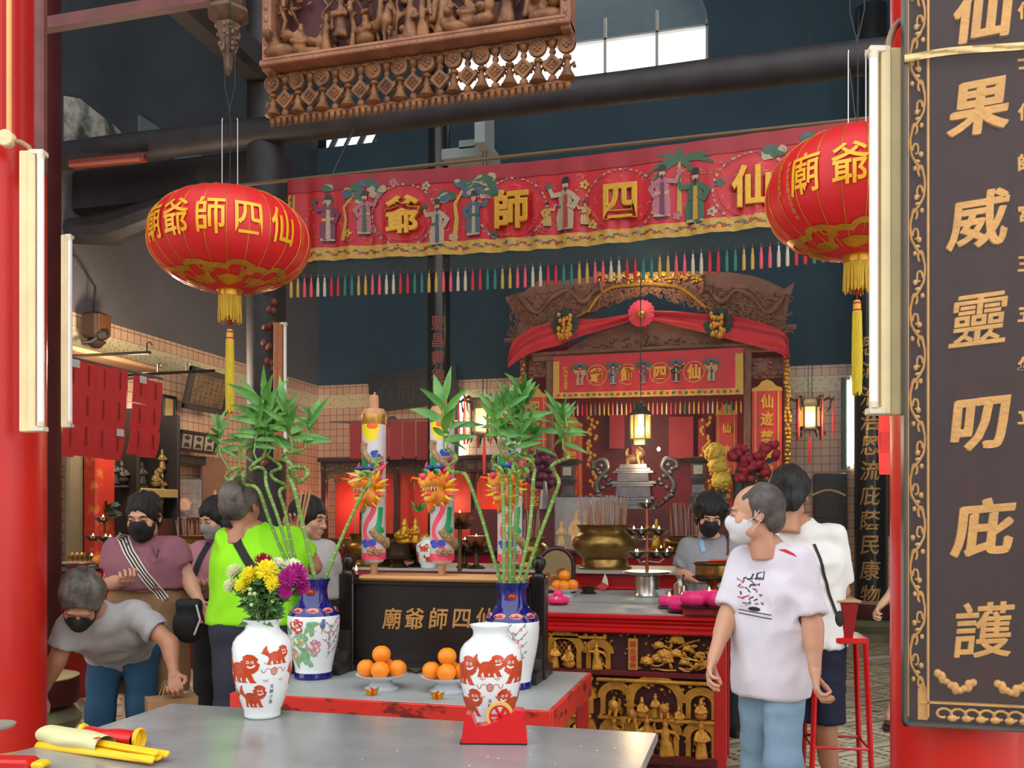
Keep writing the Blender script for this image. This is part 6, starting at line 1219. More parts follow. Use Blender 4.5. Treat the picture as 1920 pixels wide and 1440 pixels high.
# left half of the altar: bowls, lotus lamps, vase, candles
def lotus_lamp(px, py, z, label, tall=0, d=None):
    p = P(px, py, d or 6.4); p.z = z; u = dep(p.x, p.y)/FPX; t = thing('lotus_lamp', label, 'oil lamp', p); m = MB(); hgt = tall*u
    m.lathe([(0, 0), (16*u, 0), (17*u, 3*u), (6*u, 8*u), (4*u, 12*u), (4*u, hgt+20*u), (0, hgt+20*u)], n=18); m.build('stem', dbrass, t)
    m = MB()
    for k in range(9):
        a = k*.698; leaf(m, (0, 0, hgt+16*u), (math.cos(a)*30*u, math.sin(a)*30*u, hgt+(16+18*(k % 2))*u), 13*u, .0)
    m.build('petals', dbrass, t, 60); m = MB(); m.lathe([(0, hgt+18*u), (12*u, hgt+22*u), (19*u, hgt+34*u), (21*u, hgt+42*u), (19*u, hgt+42*u), (0, hgt+34*u)], n=20); m.build('cup', copper, t, 50); m = MB(); m.lathe([(0, 0), (.006, .006), (.008, .014), (.004, .026), (0, .036)], (0, 0, hgt+38*u), 8); m.build('flame', flame_m, t); return t
lotus_lamp(872, 1068, ZT2, 'bronze lotus oil lamp lit right of the small lion vase', 12, 7.75); lotus_lamp(782, 1065, ZT2, 'bronze lotus oil lamp before the gold draped statue', 4, 7.9); lotus_lamp(862, 1068, ZA, 'tall bronze lotus lamp rising behind the middle dragon candle', 110, 6.9); lotus_lamp(893, 1060, ZT2, 'bronze lotus lamp with flame at the altar step', 20, 7.6)
p = P(746, 1080, 7.8); p.z = ZT2+.001; u = 7.8/FPX; m = MB(); m.lathe([(0, 0), (20*u, 0), (14*u, 6*u), (10*u, 12*u), (26*u, 18*u), (31*u, 24*u), (24*u, 24*u), (24*u, 42*u), (27*u, 46*u), (22*u, 44*u), (0, 40*u)], n=30); one(m, 'bronze_bowl', dbrass, 'dark bronze stemmed bowl between the dragon candles', 'bowl', p)
p = P(803, 1072, 7.75); p.z = ZT2+.001; t = thing('lion_vase', 'small white red-lion vase on altar behind the middle candle', 'vase', p, YAW); m = MB(); m.lathe([(r_*.95, z*.7) for r_, z in LV], n=40, cap0=False, cap1=False); m.build('body', porc, t, 60); m = MB(); sp_ = [(r_*.95, z*.7) for r_, z in LVo]
for a, z, s in ((-105, .17, .8), (-80, .08, .8), (-160, .1, .8)): lion(m, wrapper(sp_, R(a), z, s=s), 1, 2)
m.build('painted_lions', [iron, porc, ink, pink_l], t)
p = P(635, 1075, 7.4); p.z = ZT2; u = dep(p.x, p.y)/FPX; p.y = max(p.y, YT+.25); censer(p, 52*u, 66*u, 'brass censer with incense at left behind the neon shirt', brass, handles=True); joss(p+V((0, 0, 56*u)), 40*u, 22, 55*u, 'short incense stick in the left brass censer', 'incense sticks in the left censer', 3)
p = P(968, 1085, 7.4); p.z = ZT2; p.y = max(p.y, YT+.25); censer(p, 40*u, 60*u, 'brass censer with incense behind the right bamboo vase', brass); joss(p+V((0, 0, 52*u)), 32*u, 24, 62*u, 'incense stick in the censer behind the right bamboo', 'incense sticks in censer behind the bamboo', 4)
p = P(775, 1010, 8.0); p.z = Z3; t = thing('statuette', 'draped gold statue with plant sprigs between two dragon candles', 'statuette', p, -.3); u = dep(p.x, p.y)/FPX; m = MB(); stamp(m, 'rock', (0, 0, -10*u), 60*u/.17); stamp(m, 'seated', (-6*u, -20*u, 14*u), 54*u/.26); stamp(m, 'robe', (16*u, -14*u, 14*u), 56*u/.33); m.build('figure', goldm, t, 60); m = MB()
for k in range(9): a = k*.7; leaf(m, (15*u, 0, 80*u), (15*u+math.cos(a)*18*u, math.sin(a)*18*u, 92*u+6*u*(k % 3)), 6*u)
m.build('sprig', leafm, t, 60)
rc_ = M('candle_red', 'c8281c', rough=.4)
for i, (px, lit) in enumerate(((573, 0), (588, 0), (600, 0), (617, 1), (668, 0))):
    p = P(px, 1100, 5.6); p.z = ZA; t = thing('red_candle', ('red candle with tall flame left of the black finial' if lit else 'thin red candle in the row behind the bamboo stalks' if i < 3 else 'thin red candle just right of the black finial'), 'candle', p, 0, 'thin red candles at the left of the altar'); m = MB(); m.lathe([(.004, 0), (.004, .15), (.012, .17), (.016, .25), (0, .252)], n=12); m.build('wax', rc_, t); flame(t, (0, 0, .25), 2.6 if lit else 1.)
p = P(615, 1112, 5.55); p.z = ZA; m = MB(); m.rbox((0, 0, .004), (.5, .22, .012), .003); one(m, 'candle_board', M('brown_board', '6e4a34', rough=.5), 'brown board under the thin red candles on the altar', 'board', p)
p = P(640, 1100, 4.9); p = atZ(636, 1112, ZA); lotus(p, .05, 'pink lotus candle beside the left bamboo vase rim', False); 
p = P(905, 1075, 6.3); p.z = ZA; m = MB(); m.lathe([(0, 0), (.05, 0), (.13, .03), (.125, .034), (.05, .01), (0, .01)], n=26); one(m, 'brass_dish', brass, 'shallow brass dish right of the middle dragon candle', 'dish', p); m = MB(); m.sheet(lambda u_, v: (.2*u_-.1, .12*v-.06, .03+.02*math.sin(u_*4+v*2)), 8, 6, .003); one(m, 'paper_sheet', M('grey_paper', 'a8a8ae', rough=.6), 'crumpled grey paper sheet on the brass dish', 'paper', p+V((.03, .02, .01)))
p = P(985, 1085, 6.2); p.z = ZA; t = thing('spiky_plant', 'spiky green plant behind the right bamboo vase', 'plant', p); m = MB(); q = random.Random(9)
for k in range(26): a = q.uniform(0, 6.28); e = q.uniform(.5, 1.4); leaf(m, (0, 0, .02), (.16*math.cos(a)*math.cos(e), .16*math.sin(a)*math.cos(e), .02+.18*math.sin(e)), .012, .1)
m.build('leaves', leafm, t, 60); m = MB(); m.lathe([(0, 0), (.05, 0), (.06, .05), (0, .05)], n=16); m.build('pot', dbrass, t)
q = random.Random(44)
for i in range(16):      # little oil cups along the altar
    px = q.choice([q.uniform(690, 990), q.uniform(1230, 1330)]); p = P(px, 1060, q.uniform(7.9, 8.4)); p.z = Z3; p.y = max(p.y, Y3-.12); t = thing('oil_cup', 'tiny lit oil cup on the dim rear altar table', 'oil lamp', p, 0, 'tiny oil cups on the rear altar'); m = MB(); m.lathe([(0, 0), (.02, 0), (.032, .03), (.028, .03), (0, .02)], n=12); m.build('cup', brass, t); flame(t, (0, 0, .024), .9)
# red stand with red box beside the standing man
p = P(1568, 1190, 4.75); t = thing('red_stand', 'tall red metal stand beside the man in navy shorts', 'stand', (p.x, p.y, 0), .1); hz = p.z; m = MB(); m.rbox((0, 0, hz-.015), (.27, .27, .03), .004); m.build('top', red, t)
for sx in (-1, 1):
    for sy in (-1, 1): m = MB(); m.tube([(sx*.12, sy*.12, hz-.03), (sx*.155, sy*.15, 0)], .014, 4); m.build('leg', red, t, 20)
m = MB()
for s in (-1, 1): m.tube([(s*.14, -.135, hz*.4), (s*.14, .135, hz*.4)], .009, 6); m.tube([(-.14, s*.135, hz*.4), (.14, s*.135, hz*.4)], .009, 6)
m.build('stretcher', red, t)
t = thing('red_tub', 'deep red box of joss paper on the tall red stand', 'box', (p.x-.03, p.y, hz), .1); m = MB(); m.box((0, 0, .09), (.19, .19, .18), tap=(1.25, 1.25)); m.build('body', dkred, t); m = MB(); m.rbox((0, 0, .185), (.26, .26, .012), .003); m.build('contents', M('paper_tan', 'b08a60', rough=.8), t)
# benches / litter on the floor
for px, py, lb in ((1660, 1232, 'scrap of white paper on the floor by the far column'), (1636, 1233, 'scrap of white paper on the floor left of another scrap')):
    p = atZ(px, py, .004); m = MB(); m.rbox((0, 0, 0), (.16, .12, .003), .001); one(m, 'paper_scrap', whitep, lb, 'paper', p, rz=.4)
# ================================================================= REAR SHRINE AND BACK WALL
YSH = 11.2
def S(px, py, y=YSH): a = atY(px, py, y); return a.x, a.z
XZ = rotm(R(90), 'X')
def plate2(m, pts, y, d, ch=0, mi=None, yy=YSH): m.prism([S(*p) for p in pts], d, Matrix.Translation((0, y, 0))@XZ, mi)
us = dep(*(S(1215, 800)[0], YSH))/FPX
cwood = M('shrine_wood', '70442f', rough=.55, var=.35, scale=8, bump=.4, bscale=40); cgold = M('shrine_gold', 'b8862e', rough=.35, metal=.6, var=.35, scale=25, bump=.4, bscale=70)
cloth_r = M('shrine_red_cloth', 'b8202e', rough=.6, var=.12)
sh = thing('shrine', 'carved and gilded main altar shrine at the back of the hall', 'shrine', (S(1215, 800)[0], YSH, 0)); so = sh.location.copy()
def B(m, name, mat, par=None, smooth=40):
    o = m.build(name, mat, smooth=smooth); par = par or sh; o.parent = par; o.location = -V(par.location) if par.parent is None else (0, 0, 0); return o
# pediment
m = MB(); q = random.Random(17)
plate2(m, [(950, 560), (985, 550), (1010, 530), (1060, 528), (1110, 522), (1160, 516), (1215, 514), (1270, 512), (1320, 512), (1370, 514), (1410, 520), (1440, 530), (1470, 545), (1490, 532), (1478, 570), (1472, 610), (1440, 618), (1385, 600), (1350, 592), (1310, 578), (1270, 552), (1215, 548), (1165, 556), (1120, 585), (1080, 598), (1040, 622), (960, 640), (975, 610)], YSH+.02, .1)
for i in range(380):
    px = q.uniform(962, 1478); c = abs(px-1215)/260; py = 530+30*c+q.uniform(0, 18+52*c); x, z = S(px, py); m.tube([(x+(4+7*q.random())*us*math.cos(t*.8+i), YSH-.09, z+(4+7*q.random())*us*math.sin(t*.8+i)) for t in range(6)], (1+i % 3*.6)*us, 5)
for s, px0 in ((1, 1040), (-1, 1410)):
    k = [S(px0+s*x, y) for x, y in ((-60, 560), (-30, 590), (0, 560), (30, 548), (55, 570), (80, 545))]; m.tube(smooth_path([(x, YSH-.1, z) for x, z in k], 5), [4.5*us+2*us*math.sin(i*.7) for i in range(26)], 8)
    x, z = S(px0+s*85, 548); stamp(m, 'lion', (x, YSH-.1, z-8*us), 26*us/.16, s*1.2)
B(m, 'pediment', cwood, smooth=50)
m = MB(); k = [(1105, 585), (1125, 556), (1150, 540), (1185, 536), (1215, 534), (1245, 536), (1275, 540), (1300, 556), (1325, 578)]; m.tube(smooth_path([(S(*p)[0], YSH-.11, S(*p)[1]-.02) for p in k], 4), 3.2*us, 6)
for i in range(70): x, z = S(q.uniform(1118, 1318), q.uniform(519, 534)); m.sph((x, YSH-.1, z), (q.uniform(2, 6)*us, 3*us, q.uniform(2, 4)*us), 7, 5)
for i in range(16): x, z = S(1125+12*i, 521+(i % 2)*5); stamp(m, 'peony', (x, YSH-.09, z), 14*us/.09)
m.tube(smooth_path([(S(*p)[0], YSH-.1, S(*p)[1]) for p in ((1040, 620), (1080, 600), (1105, 585))], 4), 2.5*us, 6); m.tube(smooth_path([(S(*p)[0], YSH-.1, S(*p)[1]) for p in ((1325, 578), (1355, 592), (1400, 606))], 4), 2.5*us, 6)
B(m, 'gilt_crest', cgold, smooth=50)
m = MB(); plate2(m, [(1075, 650), (1110, 630), (1160, 612), (1215, 604), (1270, 612), (1330, 632), (1390, 650), (1395, 668), (1040, 672)], YSH+.05, .08)
for i in range(80): px = q.uniform(1080, 1380); x, z = S(px, 655-28*(1-abs(px-1215)/180)*q.random()); m.sph((x, YSH-.04, z), (4*us, 3*us, 3*us), 6, 5)
x0, z0 = S(1000, 668); x1, z1 = S(1470, 660); m.rbox(((x0+x1)/2, YSH, (z0+z1)/2), (x1-x0, .14, 12*us), .01); m.tube([(x0, YSH-.08, z0+.01), (x1, YSH-.08, z0+.01)], 4*us, 8); m.rbox(((S(945, 638)[0]+S(1030, 630)[0])/2, YSH-.03, S(990, 637)[1]), (85*us, .12, 7*us), .01); m.rbox(((S(1395, 620)[0]+S(1490, 620)[0])/2, YSH-.03, S(1440, 616)[1]), (95*us, .12, 7*us), .01)
B(m, 'lintel', cwood, smooth=40)
# posts and side frames
m = MB()
for px, w_ in ((1032, 14), (1402, 14), (982, 10), (1474, 10)):
    x, z = S(px, 660); m.rbox((x, YSH, (z+.4)/2), (w_*us, .12, z-.4), .01)
for a, b_ in ((990, 1025), (1408, 1468)):
    x, z = S((a+b_)/2, 690); m.rbox((x, YSH+.03, z), ((b_-a)*us, .05, 38*us), .005)
    for i in range(16): m.sph((S(q.uniform(a, b_), 0)[0], YSH-.01, z+q.uniform(-16, 16)*us), (6*us, 4*us, 4*us), 6, 5)
B(m, 'post', cwood)
m = MB()
for px in (1474, 1478, 982):
    for i in range(40): x, z = S(px+q.uniform(-3, 3), 670+8*i); m.sph((x, YSH-.07, z), (3.5*us, 3*us, 4*us), 6, 5)
for px in (1106, 1322):
    for i in range(40): x, z = S(px+q.uniform(-10, 10), 780+4.5*i); m.sph((x, YSH+.2, z), (4*us, 3*us, 5*us), 6, 5)
B(m, 'gilt_openwork', cgold)
m = MB(); x0, x1 = S(975, 0)[0], S(1480, 0)[0]; zz = S(1215, 640)[1]
m.bbox((x0, YSH+1.35, 0), (x1, YSH+1.4, zz)); m.bbox((x0, YSH+.1, 0), (x0+.05, YSH+1.4, zz)); m.bbox((x1-.05, YSH+.1, 0), (x1, YSH+1.4, zz)); m.bbox((x0, YSH+.1, zz), (x1, YSH+1.4, zz+.05)); B(m, 'inner_wall', M('shrine_interior', '8e1a28', rough=.6, var=.2))
m = MB()
for a, b_, t_, bt in ((1120, 1150, 760, 830), (1165, 1180, 770, 850), (1240, 1290, 765, 850), (1300, 1315, 770, 900)): plate2(m, [(a, bt), (b_, bt), (b_, t_), (a, t_)], YSH+1.0, .02)
B(m, 'hanging_cloth', M('bright_cloth', 'c02436', rough=.6))
# red swag with rosette
sw = thing('cloth_swag', 'red cloth swag with rosette draped over the main shrine', 'cloth', (so.x, YSH-.16, 0)); m = MB()
def swag(k, w0): 
    pts = smooth_path([(S(a, b_)[0], YSH-.16, S(a, b_)[1]) for a, b_, _ in k], 6); ws = []
    for i in range(len(k)-1): ws += [k[i][2]+(k[i+1][2]-k[i][2])*j/6 for j in range(6)]
    ws.append(k[-1][2]); n = len(pts)
    m.sheet(lambda u, v: (lambda i: (pts[i].x, pts[i].y-.03*math.sin(v*9+u*5)-.02, pts[i].z-ws[i]*us*(v-.5)))(min(n-1, int(round(u*(n-1))))), n-1, 10, .006)
swag([(960, 690, 6), (968, 668, 40), (1000, 645, 44), (1050, 630, 46), (1090, 620, 34), (1140, 612, 22), (1195, 598, 14)], 1); swag([(1210, 596, 14), (1265, 603, 26), (1320, 612, 32), (1380, 622, 44), (1440, 638, 44), (1470, 652, 42), (1479, 680, 6)], 1)
B(m, 'drape', cloth_r, sw, 60)
m = MB(); x, z = S(1206, 594); m.lathe([(0, .02), (8*us, .02), (10*us, .012), (24*us, .0), (25*us, -.012), (8*us, -.01)], n=60, T=Matrix.Translation((x, YSH-.2, z))@XZ, wob=lambda a, zz_: 1+.05*math.sin(a*18)); B(m, 'rosette', M('rosette_red', 'd23048', rough=.55), sw)
m = MB(); m.sph((x, YSH-.24, z-3*us), (10*us, 6*us, 7*us), 12, 8); B(m, 'gold_boss', cgold, sw)
for px, lb in ((1066, 'gold phoenix ornament on the left of the swag'), (1347, 'gold phoenix ornament on the right of the swag')):
    x, z = S(px, 640); t = thing('gilt_ornament', lb, 'ornament', (x, YSH-.26, z)); m = MB(); q2 = random.Random(px)
    for i in range(36): m.sph((q2.uniform(-12, 12)*us, q2.uniform(-2, 2)*us, q2.uniform(0, 44)*us), (4*us, 3*us, 5*us), 6, 5)
    m.build('filigree', cgold, t); m = MB()
    for i in range(24): a = q2.uniform(0, 6.28); m.sph((20*us*math.cos(a), 6*us, 28*us+20*us*math.sin(a)), (7*us, 4*us, 7*us), 7, 5)
    m.build('green_plume', M('plume_green', '24382c', rough=.8), t)
# inner banner
ib = thing('shrine_banner', 'red embroidered banner with gold border on the main shrine', 'banner', (so.x, YSH-.12, 0)); cs = [S(1041, 672), S(1394, 655), S(1394, 742), S(1041, 750)]
def IB(u, v, off=0): a = V(cs[0]).lerp(V(cs[1]), u); b_ = V(cs[3]).lerp(V(cs[2]), u); p = a.lerp(b_, v); return (p.x, YSH-.12-.01*math.sin(u*60)*v-off, p.y)
m = MB(); m.sheet(lambda u, v: IB(u, v), 80, 6, .004); B(m, 'cloth', satin, ib, 60)
m = MB(); m.sheet(lambda u, v: IB(u, .86+.14*v, .006), 80, 2, .003); m.sheet(lambda u, v: IB(.035*u, .12+.88*v, .006), 2, 8, .003); m.sheet(lambda u, v: IB(.96+.04*u, .12+.88*v, .006), 2, 8, .003); B(m, 'border', bord, ib, 60)
m = MB(); ux = 353*us
for u, ch in ((.24, '爺'), (.405, '師'), (.575, '四'), (.75, '仙')): vs, fs = glyphs(ch, .03, .03, .02); p = IB(u, .48, .012); m.add([(p[0]+a*25*us, p[1]-c_*.1, p[2]+b_*27*us) for a, b_, c_ in vs], fs)
B(m, 'lettering', pad, ib)
m = MB(); BF0 = BF
for i, u in enumerate((.15, .33, .49, .66, .84)):
    def BF(cx, cz, off=0, u=u): p = IB(u, .48, .008+off); return (p[0]+cx, p[1], p[2]+cz)
    emb_fig(m, 0, 0, 36*us, (2, 4, 8, 6, 2)[i], (0, 2, 5, 2, 1)[i], 3, i+20)
    for j in range(6): p = IB(u+.03*math.cos(j), .3+.1*math.sin(j*2), .008); lay(m, *poly(blob(0, 0, 6*us, 4*us, 8, .3, seed=j)), lambda a, b_, w=0, p=p: (p[0]+a, p[1]-w, p[2]+b_), (1, 3, 4)[j % 3])
for u in (.24, .405, .575, .75):
    p = IB(u, .48, .008); lay(m, *ribbon([(19*us*math.cos(t*.3), 19*us*math.sin(t*.3)) for t in range(22)], 1.6*us), lambda a, b_, w=0, p=p: (p[0]+a, p[1]-w, p[2]+b_), 3)
for i in range(30): p = IB(.03+.94*i/29, .93, .012); lay(m, *poly(blob(0, 0, 3.5*us, 2.8*us, 7, .3, seed=i)), lambda a, b_, w=0, p=p: (p[0]+a, p[1]-w, p[2]+b_), (0, 1)[i % 2])
BF = BF0; B(m, 'embroidery', emb, ib)
m = MB()
for i, ch in enumerate('陳門李氏敬奉'): vs, fs = glyphs(ch, .02); p = IB(.07, .3+.09*i, .01); m.add([(p[0]+a*8*us, p[1], p[2]+b_*8*us) for a, b_, c_ in vs], fs)
B(m, 'inscription', pad, ib)
for i in range(42):
    o = tm[seq[i % 10] if i % 4 else 2].copy(); C.objects.link(o); o.parent = ib; p = IB((i+.5)/42, 1.0); o.location = V(p)-V(ib.location)+V((0, .06, -.06-.03)); o.scale = (.8, .8, .9)
# couplet banners
def couplet(px, py, w_, h_, txt, label, y=YSH-.1):
    x, z = S(px, py, y); k = us*y/YSH; t = thing('couplet_banner', label, 'banner', (x, y, z)); m = MB(); m.sheet(lambda u, v: ((u-.5)*w_*k, .01*math.sin(v*9), -h_*k*v), 4, 20, .005); m.build('cloth', M('couplet_red', 'b82a22', rough=.5, var=.1), t, 60)
    m = MB(); m.prism([(-w_*k*.52, 0), (-w_*k*.5, 5*k), (-w_*k*.3, 9*k), (-w_*k*.18, 17*k), (0, 21*k), (w_*k*.18, 17*k), (w_*k*.3, 9*k), (w_*k*.5, 5*k), (w_*k*.52, 0)], .02, Matrix.Translation((0, .01, 0))@XZ); m.build('gold_crest', bord, t)
    m = MB()
    for s in (-1, 1): m.sheet(lambda u, v: (s*w_*k*.38+(u-.5)*w_*k*.05, .01*math.sin(v*9)-.006, -h_*k*v), 1, 20, .003)
    m.build('gold_stripe', bord, t, 60); m = MB(); n = len(txt); st_ = h_*k/(n+.2)
    for i, ch in enumerate(txt): vs, fs = glyphs(ch, .02, .02, .02); m.add([(a*w_*k*.44, -.014-c_*.1, -st_*(i+.6)+b_*min(w_*k*.5, st_*.8)) for a, b_, c_ in vs], fs)
    m.build('lettering', pad, t); return t
couplet(1438, 733, 52, 262, '仙迹慈雲威靈功德', 'tall red couplet banner at the right of the main shrine'); couplet(1003, 745, 46, 250, '四方護祐恩澤宏深', 'tall red couplet banner at the left of the main shrine'); couplet(1362, 778, 38, 170, '仙迹慈雲', 'short inner red couplet banner behind the flowers', YSH+.3); couplet(1074, 800, 38, 150, '師恩廣佈', 'short inner red couplet banner behind the bamboo', YSH+.3)
# hanging glass lamp
lp = P(1201, 835, 10.2); u = 10.2/FPX; t = thing('hanging_lamp', 'black six-sided glass lamp glowing before the main shrine', 'lamp', lp); blk = M('lamp_iron', '2e2a24', rough=.45, var=.2)
m = MB(); m.lathe([(0, 0), (20*u, 0), (21*u, 10*u), (19*u, 12*u), (0, 12*u)], n=6); m.lathe([(22*u, 56*u), (20*u, 60*u), (12*u, 68*u), (10*u, 72*u), (11*u, 78*u), (4*u, 84*u), (0, 86*u)], n=6)
for k in range(6): a = k*math.pi/3; m.tube([(20*u*math.cos(a), 20*u*math.sin(a), 10*u), (20*u*math.cos(a), 20*u*math.sin(a), 57*u)], 1.3*u, 5)
m.build('frame', blk, t, 30); m = MB(); m.lathe([(18*u, 11*u), (18.5*u, 57*u)], n=6, cap0=False, cap1=False); m.build('glass', M('amber_glass', 'd8b468', rough=.1, var=0, alpha=.35, emit=.35, ecol='e8b860'), t, 30)
m = MB(); m.sph((0, 0, 28*u), (9*u, 9*u, 10*u), 14, 10); m.lathe([(4*u, 38*u), (4*u, 56*u)], n=10); m.build('bulb', M('warm_bulb', 'fff0d0', var=0, emit=16, ecol='ffd890'), t, 60); m = MB(); m.tube([(0, 0, 84*u), (0, 0, 330*u)], 1.*u, 6); m.build('chain', blk, t)
lamp('lamp_light', lp+V((0, -.2, -.05)), 15, (1, .74, .42), .1)
# lit palace lanterns
def palace(px, py, d, label, s=1):
    p = P(px, py, d); u = d/FPX*s; t = thing('palace_lantern', label, 'lantern', p); dk = M('rosewood', '24120e', rough=.4, var=.3); m = MB()
    m.lathe([(24*u, -28*u), (25*u, -24*u), (24*u, -20*u)], n=6); m.lathe([(26*u, 22*u), (28*u, 24*u), (28*u, 34*u), (30*u, 38*u), (30*u, 42*u)], n=6)
    for k in range(6):
        a = k*math.pi/3; c_, s_ = math.cos(a), math.sin(a); m.tube([(25*u*c_, 25*u*s_, -30*u), (25*u*c_, 25*u*s_, 40*u)], 2.2*u, 6); m.tube([(27*u*c_, 27*u*s_, 36*u), (40*u*c_, 40*u*s_, 42*u), (48*u*c_, 48*u*s_, 38*u), (52*u*c_, 52*u*s_, 46*u)], [3*u, 3.5*u, 3*u, 1*u], 6); m.tube([(25*u*c_, 25*u*s_, -26*u), (32*u*c_, 32*u*s_, -34*u), (34*u*c_, 34*u*s_, -42*u)], [2*u, 2*u, 1*u], 5); m.tube([(45*u*c_, 45*u*s_, 40*u), (42*u*c_, 42*u*s_, 20*u), (36*u*c_, 36*u*s_, 12*u)], [1.5*u, 2*u, 1*u], 5)
    m.build('frame', dk, t, 40); m = MB(); m.lathe([(21.5*u, -20*u), (21.5*u, 22*u)], n=6, cap0=False, cap1=False); m.build('pane', M('lantern_pane', 'e8c070', rough=.3, var=.2, scale=30, emit=.45, ecol='f0a040'), t, 30)
    m = MB(); m.sph((0, -20*u, -6*u), (8*u, 3*u, 12*u), 12, 8); m.build('bulb', M('lantern_bulb', 'fff0c8', var=0, emit=5, ecol='ffc860'), t, 60); m = MB()
    for k in range(6): a = k*math.pi/3; m.tube([(50*u*math.cos(a), 50*u*math.sin(a), 38*u), (50*u*math.cos(a), 50*u*math.sin(a), -10*u), (50*u*math.cos(a), 50*u*math.sin(a), -46*u)], [1*u, 3.4*u, 2*u], 6)
    m.tube([(0, 0, -30*u), (0, 0, -60*u), (0, 0, -100*u)], [1*u, 3.5*u, 3*u], 6); m.build('tassel', M('tassel_red'), t); m = MB(); m.tube([(-3*u, 0, 40*u), (-2*u, 0, 1100*u)], .8*u, 5); m.tube([(5*u, 0, 40*u), (3*u, 0, 1100*u)], .8*u, 5); m.build('cable', M('black_rubber'), t)
    lamp('lantern_light', p+V((0, -.35, 0)), 11, (1, .72, .38), .08)
palace(908, 790, 10.6, 'lit rosewood palace lantern left of the main shrine'); palace(1518, 783, 10.8, 'lit rosewood palace lantern right of the main shrine', .85)
# pewter altar tower, dragon handles and pedestals on the rear table
pw = M('pewter', '5c5a5e', rough=.35, metal=.6, var=.3, scale=12); yw = 10.4; k = dep(-1.9, yw)/FPX
rt = thing('rear_altar', 'tall dark altar table under the main shrine', 'altar table', (so.x, 10.0, 0)); m = MB(); zt5 = EYE+(970-955)*k; m.bbox((-1.9, 0, 0), (1.25, 1.05, zt5)); m.build('body', M('shrine_base', '5a1a1c', rough=.4, var=.2), rt)
x, z = S(1190, 955, yw); t = thing('pewter_tower', 'tall tiered pewter censer tower before the main shrine', 'censer', (x, yw, zt5)); m = MB()
for i, (w_, z0, h_) in enumerate(((48, 0, 10), (40, 8, 12), (46, 18, 5), (38, 22, 22), (44, 42, 5), (50, 46, 5), (34, 50, 18), (44, 66, 4), (38, 69, 6), (30, 74, 8))): m.box((0, 0, (z0+h_/2)*k), (w_*2*k*.85, 50*k, h_*k), tap=(.94, .94))
m.build('tiers', pw, t, 20); m = MB()
for s in (-1, 1):
    m.tube(smooth_path([(s*a*k, 0, b_*k) for a, b_ in ((42, 6), (60, 20), (72, 42), (62, 62), (50, 76), (58, 92), (74, 88), (78, 78), (70, 74))], 5), [5.5*k-3*k*abs(i/40-.4) for i in range(41)], 8)
    for j in range(10): m.sph((s*(58+12*math.sin(j))*k, -4*k, (18+7*j)*k), (6*k, 5*k, 5*k), 7, 5)
m.build('dragon_handle', pw, t, 60); m = MB(); stamp(m, 'lion', (0, 0, 80*k), 34*k/.16, 1.2); m.build('lion_finial', M('bronze_lion', '7a5a3a', rough=.4, metal=.5), t, 60)
for px, lb in ((1066, 'dark pewter pedestal vase left of the pewter tower'), (1310, 'dark pewter pedestal vase right of the pewter tower')):
    x, z = S(px, 955, yw); t = thing('pedestal_vase', lb, 'vase', (x, yw, zt5)); m = MB(); m.lathe([(r_*k, z_*k) for r_, z_ in ((0, 0), (26, 0), (26, 6), (18, 10), (22, 24), (16, 30), (14, 44), (20, 56), (16, 60), (18, 82), (30, 88), (34, 92), (30, 94), (0, 94))], n=4, T=rotm(R(45))); m.build('body', pw, t, 25); m = MB(); m.box((0, -15*k, 71*k), (16*k, 2*k, 16*k)); m.build('panel', M('pale_inlay', '9a988e', rough=.4), t)
# artificial flowers
x, z = S(1385, 955, 10.1); t = thing('artificial_flowers', 'large yellow and red artificial flower bunch right of the shrine', 'flowers', (x, 10.1, zt5)); q = random.Random(8); m = MB()
for dx, dz in ((-40, 98), (-34, 76), (-28, 48)): m.sph((dx*k, -.05, dz*k), (18*k, 16*k, 16*k), 14, 9)
for i in range(120): dx, dz = q.choice(((-40, 98), (-34, 76), (-28, 48))); a, e = q.uniform(0, 6.28), q.uniform(-1.5, 1.5); m.sph((dx*k+16*k*math.cos(a)*math.cos(e), -.05+16*k*math.sin(a)*math.cos(e), dz*k+15*k*math.sin(e)), 4*k, 6, 5)
m.build('yellow_bloom', M('fake_yellow', 'c8a83c', rough=.6, var=.2), t, 60); m = MB()
for i in range(60): dx, dz = q.choice(((0, 98), (22, 80), (50, 100), (10, 60), (40, 70))); m.sph((dx*k+q.uniform(-13, 13)*k, q.uniform(-.1, .05), dz*k+q.uniform(-11, 11)*k), (9*k, 6*k, 7*k), 7, 5, T=rotm(q.uniform(0, 3), 'Y'))
m.build('red_bloom', M('fake_red', '9c1c30', rough=.6, var=.3, scale=20), t, 60); m = MB()
for i in range(40): a = q.uniform(0, 6.28); b0 = V((q.uniform(-40, 50)*k, 0, q.uniform(20, 90)*k)); leaf(m, b0, b0+V((math.cos(a)*22*k, math.sin(a)*12*k, q.uniform(-10, 14)*k)), 10*k)
m.tube([(0, 0, 0), (0, 0, 60*k)], 10*k, 10); m.build('leaves', M('fake_leaf', '2a4030', rough=.6), t, 60)
x, z = S(1020, 955, 9.9); t = thing('artificial_flowers', 'dull purple artificial flowers behind the right bamboo', 'flowers', (x, 9.9, zt5)); m = MB()
for i in range(40): m.sph((q.uniform(-26, 20)*k, q.uniform(-.1, .1), (40+q.uniform(0, 66))*k), (9*k, 7*k, 8*k), 7, 5)
m.build('bloom', M('fake_purple', '5c1c3c', rough=.6, var=.3), t, 60); m = MB(); m.tube([(0, 0, 0), (0, 0, 60*k)], [12*k, 4*k], 10); m.build('vase', pw, t)
